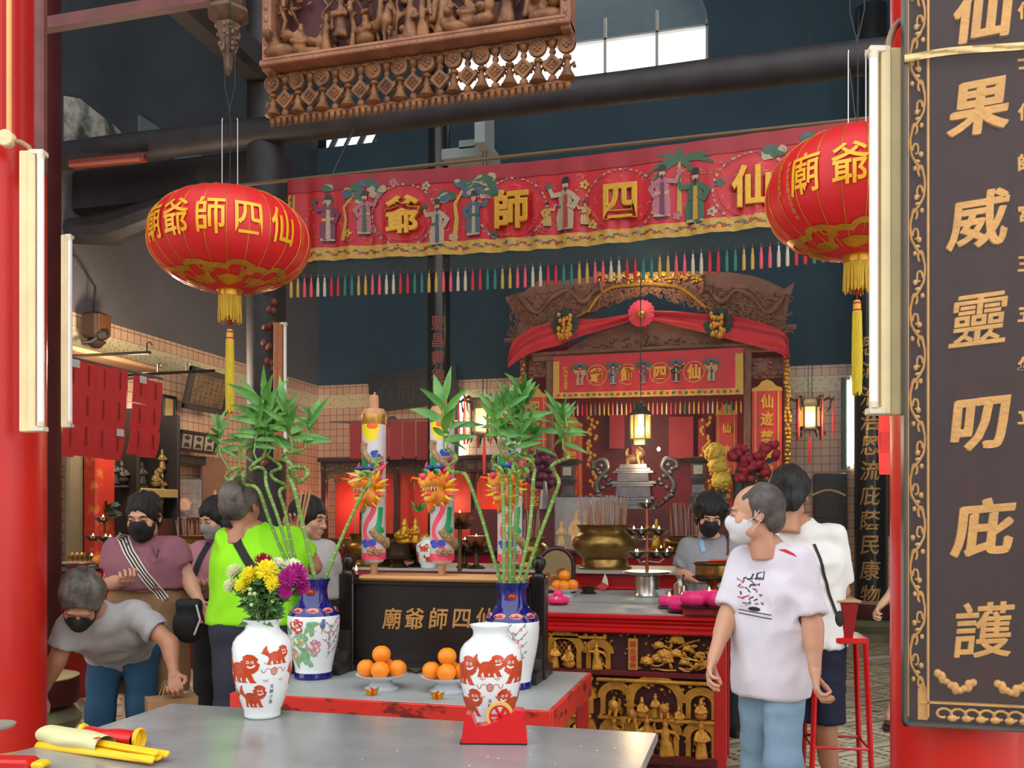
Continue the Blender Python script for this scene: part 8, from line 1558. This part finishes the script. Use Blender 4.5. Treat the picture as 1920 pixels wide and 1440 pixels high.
def head_parts():
    if _hd: return _hd
    s = SDF((-.1, -.13, -.19), (.1, .13, .13), .0052); k = .018
    s.ell((0, .015, .03), (.074, .094, .084), k).ell((0, -.028, -.042), (.056, .064, .072), k).ell((0, -.06, -.096), (.026, .024, .02), k)
    for x in (-1, 1): s.ell((x*.036, -.058, -.028), (.026, .026, .028), k); s.ell((x*.05, -.02, -.07), (.018, .035, .025), k)
    s.cap((0, -.085, .004), (0, -.106, -.034), .008, .0135, .008).cap((-.036, -.081, .019), (.036, -.081, .019), .011, .011, .01)
    for x in (-1, 1): s.ell((x*.012, -.098, -.036), (.008, .009, .007), .006); s.ell((x*.032, -.101, .001), (.017, .012, .009), .006, sub=True); s.ell((x*.032, -.079, .0), (.016, .013, .0105), .004)
    s.cap((-.018, -.088, -.064), (.018, -.088, -.064), .0065, .0065, .006).cap((-.015, -.086, -.074), (.015, -.086, -.074), .007, .007, .006)
    for x in (-1, 1): s.ell((x*.077, .012, -.008), (.008, .021, .031), .006); s.ell((x*.083, .004, -.006), (.006, .012, .02), .003, sub=True)
    s.cap((0, .012, -.06), (0, .03, -.18), .052, .054, .03); _hd['head'] = tuple(map(np.array, s.net()))
    def hair(kind):
        s = SDF((-.13, -.15, -.2), (.13, .2, .16), .006); k = .015
        if kind == 'short': s.ell((0, .022, .036), (.084, .098, .09), k).ell((0, .07, -.02), (.066, .05, .06), k); s.ell((0, -.09, -.03), (.075, .075, .085), .01, True); s.ell((0, -.02, -.13), (.12, .11, .09), .01, True)
        if kind == 'thin': s.ell((0, .024, .03), (.08, .097, .087), k).ell((0, .07, -.03), (.063, .048, .055), k); s.ell((0, -.1, .0), (.08, .085, .12), .01, True); s.ell((0, -.02, -.13), (.12, .1, .09), .01, True); s.ell((0, -.07, .1), (.06, .09, .05), .01, True)
        if kind == 'thick': s.ell((0, .022, .04), (.094, .108, .1), k).ell((0, .07, -.03), (.075, .05, .06), k); s.ell((0, -.09, -.03), (.075, .075, .09), .01, True); s.ell((0, -.02, -.14), (.12, .11, .09), .01, True)
        if kind == 'bob': s.ell((0, .02, .035), (.096, .108, .1), k).ell((0, .04, -.05), (.092, .085, .08), k); s.ell((0, -.1, -.05), (.07, .085, .09), .012, True)
        if kind == 'bun': s.ell((0, .022, .036), (.084, .1, .092), k).ell((0, .06, -.04), (.07, .06, .06), k); s.ell((0, .13, .0), (.045, .045, .05), k); s.ell((0, -.095, -.04), (.066, .075, .09), .012, True)
        if kind == 'long': s.ell((0, .02, .035), (.092, .105, .098), k).ell((0, .05, -.08), (.088, .06, .12), k); s.ell((0, -.1, -.05), (.07, .085, .1), .012, True)
        if kind == 'puffy': s.ell((0, .02, .045), (.1, .11, .098), k)
        if kind == 'puffy':
            q = random.Random(1)
            for i in range(16): a = q.uniform(.3, 2.8); s.ell((.085*math.cos(a), q.uniform(-.03, .08), .03+.07*math.sin(a)), (.034, .034, .034), .012)
            s.ell((0, .05, -.04), (.09, .07, .07), k); s.ell((0, -.1, -.05), (.066, .085, .085), .012, True)
        return tuple(map(np.array, s.net()))
    for h in ('short', 'thin', 'thick', 'bob', 'bun', 'long', 'puffy'): _hd[h] = hair(h)
    s = SDF((-.09, -.15, -.14), (.09, .06, .03), .0052); s.ell((0, -.034, -.048), (.067, .073, .08), .01).ell((0, -.09, -.035), (.03, .03, .035), .012).ell((0, -.07, -.09), (.036, .034, .03), .012); s.cut((0, 1, .0), -.012).cut((0, .35, 1), -.036).cut((0, .2, -1), .112)
    s.ell((0, -.03, -.042), (.058, .066, .072), 0, True); _hd['mask'] = tuple(map(np.array, s.net())); return _hd
def hand_np(curl, spread=.0, thumb=.6):
    """right-hand shape: wrist at origin, fingers to -Z, palm faces -Y, thumb to +X"""
    s = SDF((-.07, -.11, -.21), (.1, .06, .04), .0042); k = .008
    s.cap((0, 0, .03), (0, 0, -.01), .026, .025, k)
    for x, e in ((-.03, -.08), (-.01, -.088), (.011, -.09), (.03, -.084)): s.cap((x*.45, 0, -.01), (x, -.003, e), .017, .0115, .012)
    for (x, z, ls) in ((-.033, -.082, (.03, .02, .016)), (-.0115, -.091, (.04, .026, .019)), (.0115, -.093, (.043, .028, .02)), (.032, -.085, (.038, .025, .018))):
        p = np.array((x, -.003, z)); a = curl*.55+.04*abs(x)*10
        for j, l in enumerate(ls):
            d = np.array((math.sin(spread)*x*6, -math.sin(a), -math.cos(a))); q = p+d*l; s.cap(p, q, .0098-.0008*j, .009-.0009*j, .0015); p = q; a += curl*(.95, .7, 0)[j]
    p = np.array((.026, -.006, -.022)); 
    for l, d in ((.04, (.75, -.35-.3*thumb, -.6)), (.032, (.42-.5*curl*.5, -.4-.5*thumb, -.75)), (.024, (.1-.4*curl, -.3-.5*thumb, -.85))):
        d = np.array(d)/np.linalg.norm(d); q = p+d*l; s.cap(p, q, .0125 if l > .035 else .0105, .0105 if l > .03 else .0088, .004); p = q
    return tuple(map(np.array, s.net()))
_hands = {}
def hand(curl, thumb=.6):
    k = (round(curl, 2), thumb)
    if k not in _hands: _hands[k] = hand_np(curl, .15, thumb)
    return _hands[k]
skin = M('skin', 'cc9a7c', rough=.5, var=.06, scale=20); skin2 = M('skin_tan', 'ae7a5c', rough=.5, var=.06, scale=20); skin3 = M('skin_fair', 'd0a080', rough=.5, var=.06, scale=20)
hblack = M('hair_black', '14110f', rough=.45, var=.4, scale=50, bump=.6, bscale=160, stretch=(3, 3, .6)); hgrey = M('hair_grey', '6a6562', rough=.5, col2='38322e', thr=.5, wid=.2, scale=14, bump=.6, bscale=160); hsalt = M('hair_salt', '332d2a', rough=.5, col2='8a8178', thr=.58, wid=.2, scale=9, bump=.6, bscale=160)
def folds(v, f, amp, seed, sc=(9, 9, 5)):
    e1 = v[f[:, 1]]-v[f[:, 0]]; e2 = v[f[:, 2]]-v[f[:, 0]]; fnm = np.cross(e1, e2); N = np.zeros_like(v)
    for i in range(4): np.add.at(N, f[:, i], fnm)
    N /= np.linalg.norm(N, axis=1)[:, None]+1e-12; o = np.empty(len(v))
    for i, p in enumerate(v):
        w_ = noise.noise((p[0]*3+seed, p[1]*3, p[2]*3))*1.5; o[i] = (1-abs(noise.noise((p[0]*sc[0]+w_, p[1]*sc[1]+seed, p[2]*sc[2]+w_*.7)))*2.2)*.7+noise.noise((p[0]*22, p[1]*22, p[2]*14+seed))*.3
    return v+N*(o*amp)[:, None]
def person(label, px0, d0, head, neck, sh, hip, arms, legs, top, bottom, hair=('short', hblack), mask=None, sk=None, hands=((.5, 0), (.5, 0)), bulk=1., shoe='222222', bare=False, seed=1):
    sk = sk or skin; u0 = (px0-960)/FPX*d0; o = P(px0, 970, d0); root = thing('person', label, 'person', (o.x, o.y, 0), YAW)
    def J(a):
        d = d0+a[2]; z = a[3] if len(a) > 3 else EYE+(970-a[1])/FPX*d
        return np.array(((a[0]-960)/FPX*d-u0, a[2], z))
    N = J(neck); S = [J(a) for a in sh]; Hp = [J(a) for a in hip]; E = [J(a[0]) for a in arms]; Wr = [J(a[1]) for a in arms]; K = [J(a[0]) for a in legs]; An = [J(a[1]) for a in legs]; hc = J(head[:3]); hs = head[6] if len(head) > 6 else 1.
    allp = np.array([N, *S, *Hp, *E, *Wr, *K, *An]); lo, hi = allp.min(0)-.2, allp.max(0)+.2; lo[2] = max(lo[2], -.01)
    mid = (S[0]+S[1])/2; hm = (Hp[0]+Hp[1])/2; L = lambda a, b, t: a+(b-a)*t
    def torso(s, add, hips=True):
        b = bulk; s.cap(L(S[0], S[1], .12), L(S[0], S[1], .88), .052+add, None, .04); c0, c1 = L(S[0], Hp[0], .28), L(S[1], Hp[1], .28); s.cap(L(c0, c1, .18), L(c0, c1, .82), .098*b+add, None, .05)
        w0, w1 = L(S[0], Hp[0], .62), L(S[1], Hp[1], .62); s.cap(L(w0, w1, .2), L(w0, w1, .8), .094*b+add, None, .06); s.cap(N, mid, .048+add*.5, .06+add*.5, .05)
        if hips: s.cap(L(Hp[0], Hp[1], .05), L(Hp[0], Hp[1], .95), .098*b+add, None, .06)
    Hm = Matrix.Translation(hc)@rotm(R(head[3]))@rotm(R(head[4]), 'X')@rotm(R(head[5]), 'Y')@Matrix.Scale(hs, 4); nk = np.array(Hm @ V((0, .026, -.13)))
    s = SDF(lo, hi, .011); torso(s, -.012); s.cap(nk, N, .05, .042, .03)
    for i in (0, 1):
        s.cap(S[i], E[i], .05, .041, .03); s.cap(E[i], Wr[i], .041, .026, .015); s.cap(L(E[i], Wr[i], .15), L(E[i], Wr[i], .45), .042, .036, .015)
        s.cap(Hp[i], K[i], .082*bulk, .056, .04); s.cap(K[i], An[i], .054, .036, .02); s.cap(L(K[i], An[i], .15)+np.array((0, .012, 0)), L(K[i], An[i], .45)+np.array((0, .015, 0)), .052, .048, .02)
        s.cap(An[i]+np.array((0, .02, -.04)), An[i]+np.array((0, -.13, -.045)), .034, .028, .02)
    m = MB(); v, f = map(np.array, s.net()); addnp(m, v, f); hp = head_parts(); addnp(m, *hp['head'], T=Hm)
    for i in (0, 1):
        cu, tw = hands[i][:2]; dr = V(Wr[i]-E[i]).normalized(); z = -dr; x = V((math.cos(R(tw)), math.sin(R(tw)), 0)); x = (x-z*x.dot(z)).normalized(); y = z.cross(x); mt = Matrix((x, y, z)).transposed().to_4x4(); mt.translation = V(Wr[i])
        hv, hf = hand(cu); hv = hv.copy(); hf = hf[:, ::-1] if i == 1 and False else hf; addnp(m, hv*(.95, .95, .95), hf, T=mt)
    bo = m.build('body', sk, root, 75)
    # face
    fm_ = MB(); ey = MB()
    for x in (-1, 1):
        ey.sph((x*.032, -.0915, .0), (.011, .0035, .0032), 10, 6); fm_.tube([(x*.017, -.096, .019), (x*.034, -.096, .024), (x*.05, -.085, .018)], [.003, .0036, .002], 6)
    e = ey.build('eyes', M('eye_dark', '16100e', rough=.2), root); e.matrix_local = Hm; e = fm_.build('eyebrows', hair[1], root); e.matrix_local = Hm
    e = MB(); hv_, hf_ = hp[hair[0]]; hv_ = folds(hv_, hf_, .011, seed, (30, 11, 11)); addnp(e, hv_, hf_); e = e.build('hair', hair[1], root, 70); e.matrix_local = Hm
    if mask:
        e = MB(); addnp(e, *hp['mask'])
        for x in (-1, 1): e.tube([(x*.062, -.04, -.035), (x*.08, -.01, -.018), (x*.088, .014, .01)], .0018, 5); e.tube([(x*.058, -.03, -.09), (x*.078, .0, -.05), (x*.086, .018, -.03)], .0018, 5)
        e = e.build('face_mask', M('mask_'+mask, mask, rough=.8, var=.05), root, 70); e.matrix_local = Hm
    # shirt
    col, slv, hem, neckr = top[:4]; s = SDF(lo, hi, .0095); lo_hem = J((px0, hem, 0))[2] if hem else lo[2]
    torso(s, .009)
    if hem:
        q0, q1 = L(S[0], S[1], .14), L(S[0], S[1], .86); h0, h1 = L(Hp[0], Hp[1], -.02), L(Hp[0], Hp[1], 1.02); s0, s1 = L(q0, h0, .3), L(q1, h1, .3); r_ = .1*bulk
        for a_, b_ in ((s0, h0), (s1, h1), ((s0+s1)/2, (h0+h1)/2), (L(s0, s1, .25), L(h0, h1, .25)), (L(s0, s1, .75), L(h0, h1, .75))): fcap(s, a_, np.array((b_[0], b_[1], lo_hem-.01)), r_*.98, r_*1.06, .05)
    for i in (0, 1):
        en = L(S[i], E[i], min(slv, 1)); fcap(s, S[i], en, .064, .066 if slv < 1 else .054, .03, fb=slv < 1)
        if slv > 1: fcap(s, E[i], L(E[i], Wr[i], slv-1), .052, .044, .02, fb=True)
    if hem: s.cut((0, top[4] if len(top) > 4 else 0, -1), -lo_hem)
    for i in (0, 1):
        if slv < 1: en = L(S[i], E[i], slv); n_ = (E[i]-S[i])/np.linalg.norm(E[i]-S[i]); fcap(s, en-n_*.05, en+n_*.02, .047, .05, 0, sub=True)
    up = (hc-N); up = up/np.linalg.norm(up); s.cap(N+up*(neckr-.03), N+up*.25, neckr*.86, neckr*.86, .012, sub=True)
    v, f = map(np.array, s.net()); v = folds(v, f, .012, seed); m = MB(); addnp(m, v, f); so_ = m.build('shirt', M('cloth_'+col, col, rough=.85, var=.05, scale=4), root, 80); bvh = BVHTree.FromPolygons([tuple(p) for p in v], [tuple(map(int, q)) for q in f])
    # lower garment
    kind, bcol, bh = bottom; bm_ = M('cloth_'+bcol, bcol, rough=.85, col2=None, var=.14, scale=7); s = SDF(lo, hi, .011); s.cap(L(Hp[0], Hp[1], .0), L(Hp[0], Hp[1], 1), .102*bulk, None, .05); 
    if not hem or kind != 'none':
        for i in (0, 1):
            if kind == 'pants': fcap(s, Hp[i], K[i], .1*bulk, .078, .04); fcap(s, K[i], An[i]-np.array((0, 0, .03)), .076, .07, .03, fb=True)
            if kind == 'jeans': fcap(s, Hp[i], K[i], .09*bulk, .07, .025); fcap(s, K[i], An[i]-np.array((0, 0, .02)), .074, .066, .03, fb=True)
            if kind in ('shorts', 'culottes'): fcap(s, Hp[i], L(Hp[i], K[i], bh), .104*bulk, .098 if kind == 'shorts' else .13, .03, fb=True)
        v, f = map(np.array, s.net()); v = folds(v, f, .009, seed+5, (7, 7, 6 if kind != 'culottes' else 1.2)); m = MB(); addnp(m, v, f); m.build('trousers' if kind in ('pants', 'jeans') else 'shorts', bm_, root, 80)
    for i in (0, 1):
        if An[i][2] < .4:
            m = MB(); a = An[i]; T = Matrix.Translation((a[0], a[1], a[2]-.08))@rotm(R(top[5]) if len(top) > 5 else R(head[3]*.6))
            if bare: m.rbox((0, -.05, .008), (.095, .26, .018), .008, T=None) if False else m.prism([(-.04, .07), (.04, .07), (.048, -.06), (.04, -.17), (0, -.19), (-.04, -.17), (-.048, -.06)], .018, T); m.tube([T@V((-.03, -.05, .05)), T@V((0, -.12, .065)), T@V((.03, -.05, .05))], .006, 6)
            else:
                s = SDF((-.07, -.22, 0), (.07, .1, .13), .008); s.ell((0, -.05, .035), (.048, .14, .04), .02).ell((0, .02, .06), (.046, .06, .055), .02); s.cut((0, 0, -1), 0); vv, ff = s.net(); addnp(m, np.array(vv), ff, T=T)
            m.build('sandal' if bare else 'shoe', M('shoe_'+shoe, shoe, rough=.6), root, 60)
    def onshirt(px, py, off=.003, back=False):
        x = (px-960)/FPX*d0-u0; z = EYE+(970-py)/FPX*d0; h = bvh.ray_cast(V((x, -3, z)), V((0, 1, 0)))
        return (h[0]+h[1]*(off if h[1].y < 0 else -off)) if h[0] else V((x, -.1, z))
    return root, onshirt, J
def surf_ribbon(root, fn, pts, w, name, mat, stripes=None):
    m = MB(); n = len(pts)*6; pp = [(p.x, p.y) for p in smooth_path([(a, b_, 0) for a, b_ in pts], 6)]
    bands = stripes or [(0, 1, 0)]
    for (a, b_, mi) in bands:
        v2, f2 = ribbon(pp, w); k = len(pp); L3 = [fn(x, y, .006) for x, y, _ in v2]; up = [L3[i].lerp(L3[k+i], a) for i in range(k)]; dn = [L3[i].lerp(L3[k+i], b_) for i in range(k)]
        q = V((0, -.003, 0)); vs = up+dn+[p-q for p in up]+[p-q for p in dn]; m.add(vs, [(i, i+1, k+i+1, k+i) for i in range(k-1)]+[(2*k+i, 3*k+i, 3*k+i+1, 2*k+i+1) for i in range(k-1)]+[(i, 2*k+i, 2*k+i+1, i+1) for i in range(k-1)]+[(k+i, k+i+1, 3*k+i+1, 3*k+i) for i in range(k-1)], mi)
    return m.build(name, mat, root, 60)
def decal(root, fn, shapes, name, mats):
    m = MB()
    for (v2, f2, mi, off) in shapes: vv, ff = fine([(x, y, 0) for x, y, *_ in v2], f2, 6); m.add([fn(x, y, .0025+off) for x, y, _ in vv], ff, mi)
    return m.build(name, mats, root)
dk = M('print_ink', '2a2a34', rough=.8)
def txt2(s_, cx, cy, size, slant=.2): vs, fs = glyphs(s_, .008); return [(cx+(a+slant*b_)*size, cy-b_*size) for a, b_, _ in vs], fs
# 1 grey-haired person bending down at left
r, fn, J = person('grey-haired person in light grey T-shirt bending down by left column', 215, 4.45, (152, 1126, -.14, 14, 50, 8, 1.08), (182, 1142, -.02), ((132, 1176, -.02), (256, 1150, .06)), ((200, 1222, .34), (262, 1216, .38)), (((108, 1236, -.02), (78, 1300, .02)), ((318, 1206, .02), (326, 1262, -.04))), (((188, 1330, .3), (262, 1320, .34)) and (((188, 1330, .3), (188, 0, .34, .08)), ((266, 1320, .34), (262, 0, .4, .08)))), ('a4a2a4', .62, None, .075), ('jeans', '27506e', 1), ('thick', hsalt), '17171a', skin2, ((.9, 20), (1.3, 10)), 1.02, seed=3)
decal(r, fn, [(*txt2('Dear', 218, 1181, 9), 0, 0), (*txt2('Beautiful', 224, 1188, 8), 0, 0)], 'shirt_print', [dk])
b = J((330, 1300, -.05)); t = thing('paper_bag', 'brown kraft paper bag held by the bending person', 'bag', r.matrix_basis @ V((b[0], b[1], b[2]-.2)) if False else Matrix.Translation(r.location)@rotm(YAW)@V((b[0]-.03, b[1]+.02, b[2]-.24)), YAW+.5); m = MB(); kraft = M('kraft', 'a07a54', rough=.8, var=.15); m.box((0, 0, .11), (.22, .1, .22), tap=(1.05, 1.3)); m.build('bag_body', kraft, t); m = MB()
for y in (-.05, .05): m.tube([(-.05, y, .22), (-.03, y*.6, .29), (.03, y*.6, .3), (.05, y, .22)], .004, 6)
m.build('handle', kraft, t)
# 2 person in mauve T-shirt
r, fn, J = person('person in mauve T-shirt and khaki culottes with striped bag strap and black mask', 275, 5.0, (269, 968, -.04, 2, 14, 0, 1.06), (270, 1010, .03), ((218, 1030, 0), (328, 1028, 0)), ((244, 1128, .02), (312, 1128, .02)), (((208, 1092, -.02), (230, 1090, -.24)), ((352, 1086, 0), (376, 1132, -.08))), (((248, 1280, 0), (250, 0, 0, .08)), ((310, 1280, 0), (310, 0, .02, .08))), ('8e5a66', .56, 1103, .078), ('culottes', '8a6a48', 1.1), ('bun', hblack), '141416', skin, ((1.25, 30), (.5, -10)), 1.08, '333333', seed=11)
stw = M('strap_cream', 'd8d0c0', rough=.8); stb = M('strap_black', '1c1a1c', rough=.8)
surf_ribbon(r, fn, [(232, 1003), (258, 1035), (292, 1080), (322, 1122)], 18, 'bag_strap', [stw, stb], [(i/7, (i+1)/7, i % 2) for i in range(7)])
decal(r, fn, [(*poly([(x, y) for x, y in ((293, 1022), (314, 1018), (318, 1050), (306, 1056), (295, 1050))]), 0, 0)]+[(*ribbon([(297+q*4, 1026+(q % 3)*6), (304+q*2, 1030+(q % 4)*5), (299+q*3, 1036+q*2)], 1.4), 1, .001) for q in range(5)], 'shirt_pocket', [M('pocket_mauve', '865464', rough=.9), dk])
b = J((350, 1160, -.13)); t = thing('shoulder_bag', 'black shoulder bag at the hip of the person in mauve T-shirt', 'bag', Matrix.Translation(r.location)@rotm(YAW)@V((b[0]+.02, b[1]-.02, b[2])), YAW+.25); s = SDF((-.11, -.07, -.15), (.11, .07, .15), .008); s.ell((0, 0, -.03), (.085, .04, .1), .02).cap((-.04, 0, .08), (.04, 0, .08), .03, .03, .04); v_, f_ = s.net(); m = MB(); addnp(m, np.array(v_), f_); m.build('bag_body', M('bag_black', '141316', rough=.7), t, 60); m = MB(); m.tube([(.04, -.04, .08), (.06, -.045, 0), (.03, -.045, -.08)], .006, 6); m.build('piping', stw, t)
# 3 person in pink blouse
r, fn, J = person('dark-haired person in pink blouse with grey mask behind the neon shirt', 405, 5.5, (406, 972, -.03, -38, 16, 0, 1.0), (416, 1012, .03), ((378, 1034, 0), (452, 1034, 0)), ((388, 1128, 0), (440, 1128, 0)), (((366, 1095, -.02), (388, 1098, -.22)), ((462, 1098, 0), (404, 1100, -.2))), (((390, 1280, 0), (392, 0, 0, .08)), ((438, 1280, 0), (436, 0, 0, .08))), ('a8707c', 1.3, 1120, .07), ('pants', '17161a', 1), ('bob', hblack), '8e8682', skin, ((.6, 40), (.6, -40)), .95, seed=15)
surf_ribbon(r, fn, [(398, 1018), (388, 1045), (376, 1080), (372, 1105)], 11, 'bag_strap', stb)
# 4 neon shirt from behind
r, fn, J = person('grey-black-haired man in neon green shirt seen from behind raising incense', 490, 4.4, (452, 946, 0, 168, 6, 0, 1.04), (478, 993, .0), ((428, 1015, -.02), (545, 1012, .02)), ((440, 1168, 0), (535, 1168, .02)), (((418, 1085, .16), (500, 1040, .36)), ((588, 1062, .1), (560, 1000, .3))), (((435, 1330, 0), (436, 0, .0, .08)), ((530, 1330, .0), (530, 0, .02, .08))), ('8cdc10', .66, 1168, .07), ('pants', '2a2c3a', 1), ('short', hsalt), None, skin2, ((1.2, 0), (1.4, 180)), 1.12, seed=21)
surf_ribbon(r, fn, [(432, 972), (446, 1000), (466, 1030), (486, 1058), (520, 1100)], 15, 'bag_strap', stb)
w0, w1 = J((562, 985, .32)), J((574, 920, .36)); D = V(w1-w0).normalized()
for i in range(3): m = MB(); m.cyl((0, 0, -.1), (0, 0, .19), .0065, n=8); o = one(m, 'joss_stick', M('joss_tan', 'b88a60', rough=.8), 'thick tan incense stick held up by the man in neon green', 'joss stick', Matrix.Translation(r.location)@rotm(YAW)@V((w0[0]+.013*(i-1), w0[1]+.01*(i % 2), w0[2])), 'incense sticks held by the man in neon green'); o.rotation_euler = (rotm(YAW)@(D+V((.05*(i-1), 0, 0)))).to_track_quat('Z', 'Y').to_euler()
# 5 half-hidden person beyond
person('half-hidden dark-haired person in pale shirt beyond the raised incense', 580, 5.1, (580, 972, 0, 70, 8, 0, .98), (578, 1012, .02), ((545, 1034, 0), (612, 1036, 0)), ((552, 1130, 0), (604, 1130, 0)), (((536, 1090, 0), (552, 1090, .2)), ((618, 1095, 0), (590, 1070, .25))), (((555, 1280, 0), (556, 0, 0, .08)), ((602, 1280, 0), (602, 0, 0, .08))), ('b0aca8', .6, 1120, .07), ('pants', '26242a', 1), ('long', hblack), None, skin, ((.8, 0), (.8, 0)), .92, seed=27)
# 6 volunteer behind the altar
r, fn, J = person('person in grey T-shirt and black mask working behind the altar end', 1338, 6.5, (1331, 966, -.06, -6, 22, 4, 1.14), (1338, 1008, .02), ((1290, 1024, 0), (1390, 1024, 0)), ((1308, 1120, 0), (1376, 1120, 0)), (((1276, 1074, 0), (1306, 1088, -.22)), ((1402, 1078, 0), (1352, 1096, -.26))), (((1310, 1230, 0), (1310, 0, 0, .08)), ((1374, 1230, 0), (1374, 0, 0, .08))), ('86868a', .8, 1118, .082), ('pants', '1c1b20', 1), ('puffy', hblack), '141416', skin, ((.7, 40), (.7, -30)), 1.0, seed=33)
surf_ribbon(r, fn, [(1316, 1004), (1312, 1020), (1314, 1034)], 9, 'apron_strap', M('lanyard_blue', '7fa8c0', rough=.8)); surf_ribbon(r, fn, [(1362, 1005), (1360, 1025), (1357, 1040)], 4, 'neck_cord', M('cord_brown', '5a2c20', rough=.8))
# 7 man walking in white T-shirt
r, fn, J = person('balding man in white printed T-shirt and light jeans walking past', 1445, 3.87, (1414, 962, 0, -100, 4, 0, 1.05), (1446, 1022, .03), ((1396, 1052, .13), (1498, 1054, -.08)), ((1424, 1270, .06), (1470, 1272, -.02)), (((1366, 1152, .08), (1338, 1232, -.04)), ((1524, 1172, -.15), (1528, 1256, -.2))), (((1422, 1440, .12), (1434, 0, .1, .08)), ((1468, 1430, -.1), (1540, 0, .12, .1))), ('dedbe6', .86, 1304, .078), ('jeans', '7f9db4', 1), ('thin', hgrey), 'd8d8dc', skin, ((.75, 70), (1.0, 75)), .98, '3a3a3a', seed=41)
pr2 = [M('print_red', 'c42a38', rough=.8), dk, M('print_grey', '8a8a98', rough=.8)]
q = random.Random(6); sh_ = [(*poly([(1578-1445+1445-0, 0)]*0 or [(1580, 1030), (1600, 1028)][:0] or [(1452, 1030), (1462, 1029), (1471, 1036), (1475, 1042), (1466, 1038)]), 0, 0)]
sh_ += [(*ribbon([(1385, 1142), (1432, 1148)], 1.6), 1, 0), (*ribbon([(1386, 1149), (1433, 1155)], 1.6), 1, 0), (*poly(blob(1408, 1139, 9, 4, 10, .1, seed=1)), 1, 0), (*ribbon([(1418, 1075), (1428, 1070), (1424, 1085), (1414, 1086), (1418, 1075)], 1.6), 1, 0)]
for i in range(34): x, y = q.uniform(1386, 1420), q.uniform(1080, 1132); sh_.append((*ribbon([(x, y), (x+q.uniform(-6, 6), y+q.uniform(-5, 5)), (x+q.uniform(-6, 6), y+q.uniform(-5, 5))], 1.7), (1, 1, 2, 1, 0)[i % 5], 0))
decal(r, fn, sh_, 'shirt_print', pr2)
# 8 man in white T-shirt and navy shorts from behind
r, fn, J = person('black-haired man in white T-shirt and navy shorts seen from behind', 1505, 4.75, (1480, 928, 0, 160, 10, 0, 1.1), (1503, 980, .0), ((1448, 1004, 0), (1562, 1004, 0)), ((1466, 1200, 0), (1542, 1200, 0)), (((1440, 1105, .06), (1470, 1120, .24)), ((1578, 1108, .04), (1540, 1122, .24))), (((1478, 1370, -.02), (1480, 0, 0, .08)), ((1548, 1370, 0), (1562, 0, .04, .08))), ('d9d7d2', .86, 1212, .07), ('shorts', '10142e', .9), ('thick', hblack), None, skin2, ((.9, 0), (.9, 180)), 1.1, '2a2420', True, seed=47)
b = J((1556, 1160, -.1)); t = thing('waist_bag', 'small black bag slung at the hip of the man in navy shorts', 'bag', Matrix.Translation(r.location)@rotm(YAW)@V((b[0]+.03, b[1], b[2]))); s = SDF((-.06, -.06, -.08), (.06, .06, .08), .007); s.ell((0, 0, 0), (.04, .03, .055), .01); v_, f_ = s.net(); m = MB(); addnp(m, np.array(v_), f_); m.build('bag_body', M('bag_black'), t, 60)
surf_ribbon(r, fn, [(1516, 1020), (1530, 1080), (1545, 1130), (1554, 1150)], 5, 'bag_strap', stb)
# 9 person hidden by the right red column, only arm and sandalled foot in view
person('person behind right red column with only forearm and sandal showing', 1745, 6.75, (1750, 960, 0, -40, 10, 0, 1.0), (1752, 1008, .02), ((1712, 1030, 0), (1795, 1030, .05)), ((1722, 1150, 0), (1780, 1150, 0)), (((1690, 1092, -.02), (1652, 1134, -.12)), ((1806, 1095, 0), (1800, 1150, 0))), (((1706, 1260, 0), (1668, 0, -.04, .08)), ((1778, 1260, 0), (1780, 0, 0, .08))), ('7a7a80', .5, 1150, .07), ('shorts', '30343c', .8), ('short', hblack), None, skin3, ((1.2, 60), (.5, 0)), 1.0, '1c1c1e', True, seed=53)
# pieces that ride on a part become sub-parts of it
RIDES = {'lettering': ('panel', 'board', 'shade', 'plaque', 'slab', 'picture', 'cloth', 'backboard'), 'inscription': ('body', 'shade', 'panel', 'cloth'), 'painted_lions': ('body',), 'painted_ball': ('body',), 'painted_flowers': ('body',), 'embroidery': ('cloth',), 'top_hem': ('cloth',), 'border_flowers': ('border',), 'tassel_band': ('tassel',), 'cloud_ornament': ('shade',), 'rib': ('shade',), 'shirt_print': ('shirt',), 'shirt_pocket': ('shirt',), 'foil_band': ('wooden_cap',), 'painted_bands': ('wax_body',), 'mane': ('dragon_head',), 'gold_boss': ('rosette',), 'stem_scar': ('peel',), 'node_ring': ('stem',), 'cutter': ('body',), 'hub': ('tape_roll',), 'white_slip': ('paper',), 'writing': ('paper',), 'portrait': ('photo',), 'seal': ('wrapper',), 'gold_stripe': ('cloth',), 'ash': ('bowl',), 'tape_joint': ('cover_sheet',), 'carved_valance': ('valance',), 'bulb': ('frame',), 'tassel_head': ('tassel',), 'relief': ('panel',)}
base = lambda o: o.name.split('.')[0]
for o in list(SC.objects):
    if o.parent is not None and o.parent.parent is None and base(o) in RIDES and not o.children:
        for w_ in RIDES[base(o)]:
            k = [c for c in o.parent.children if base(c) == w_ and c != o]
            if k: mt = o.matrix_local.copy(); o.parent = k[0]; o.matrix_parent_inverse.identity(); o.matrix_local = k[0].matrix_local.inverted() @ mt; break
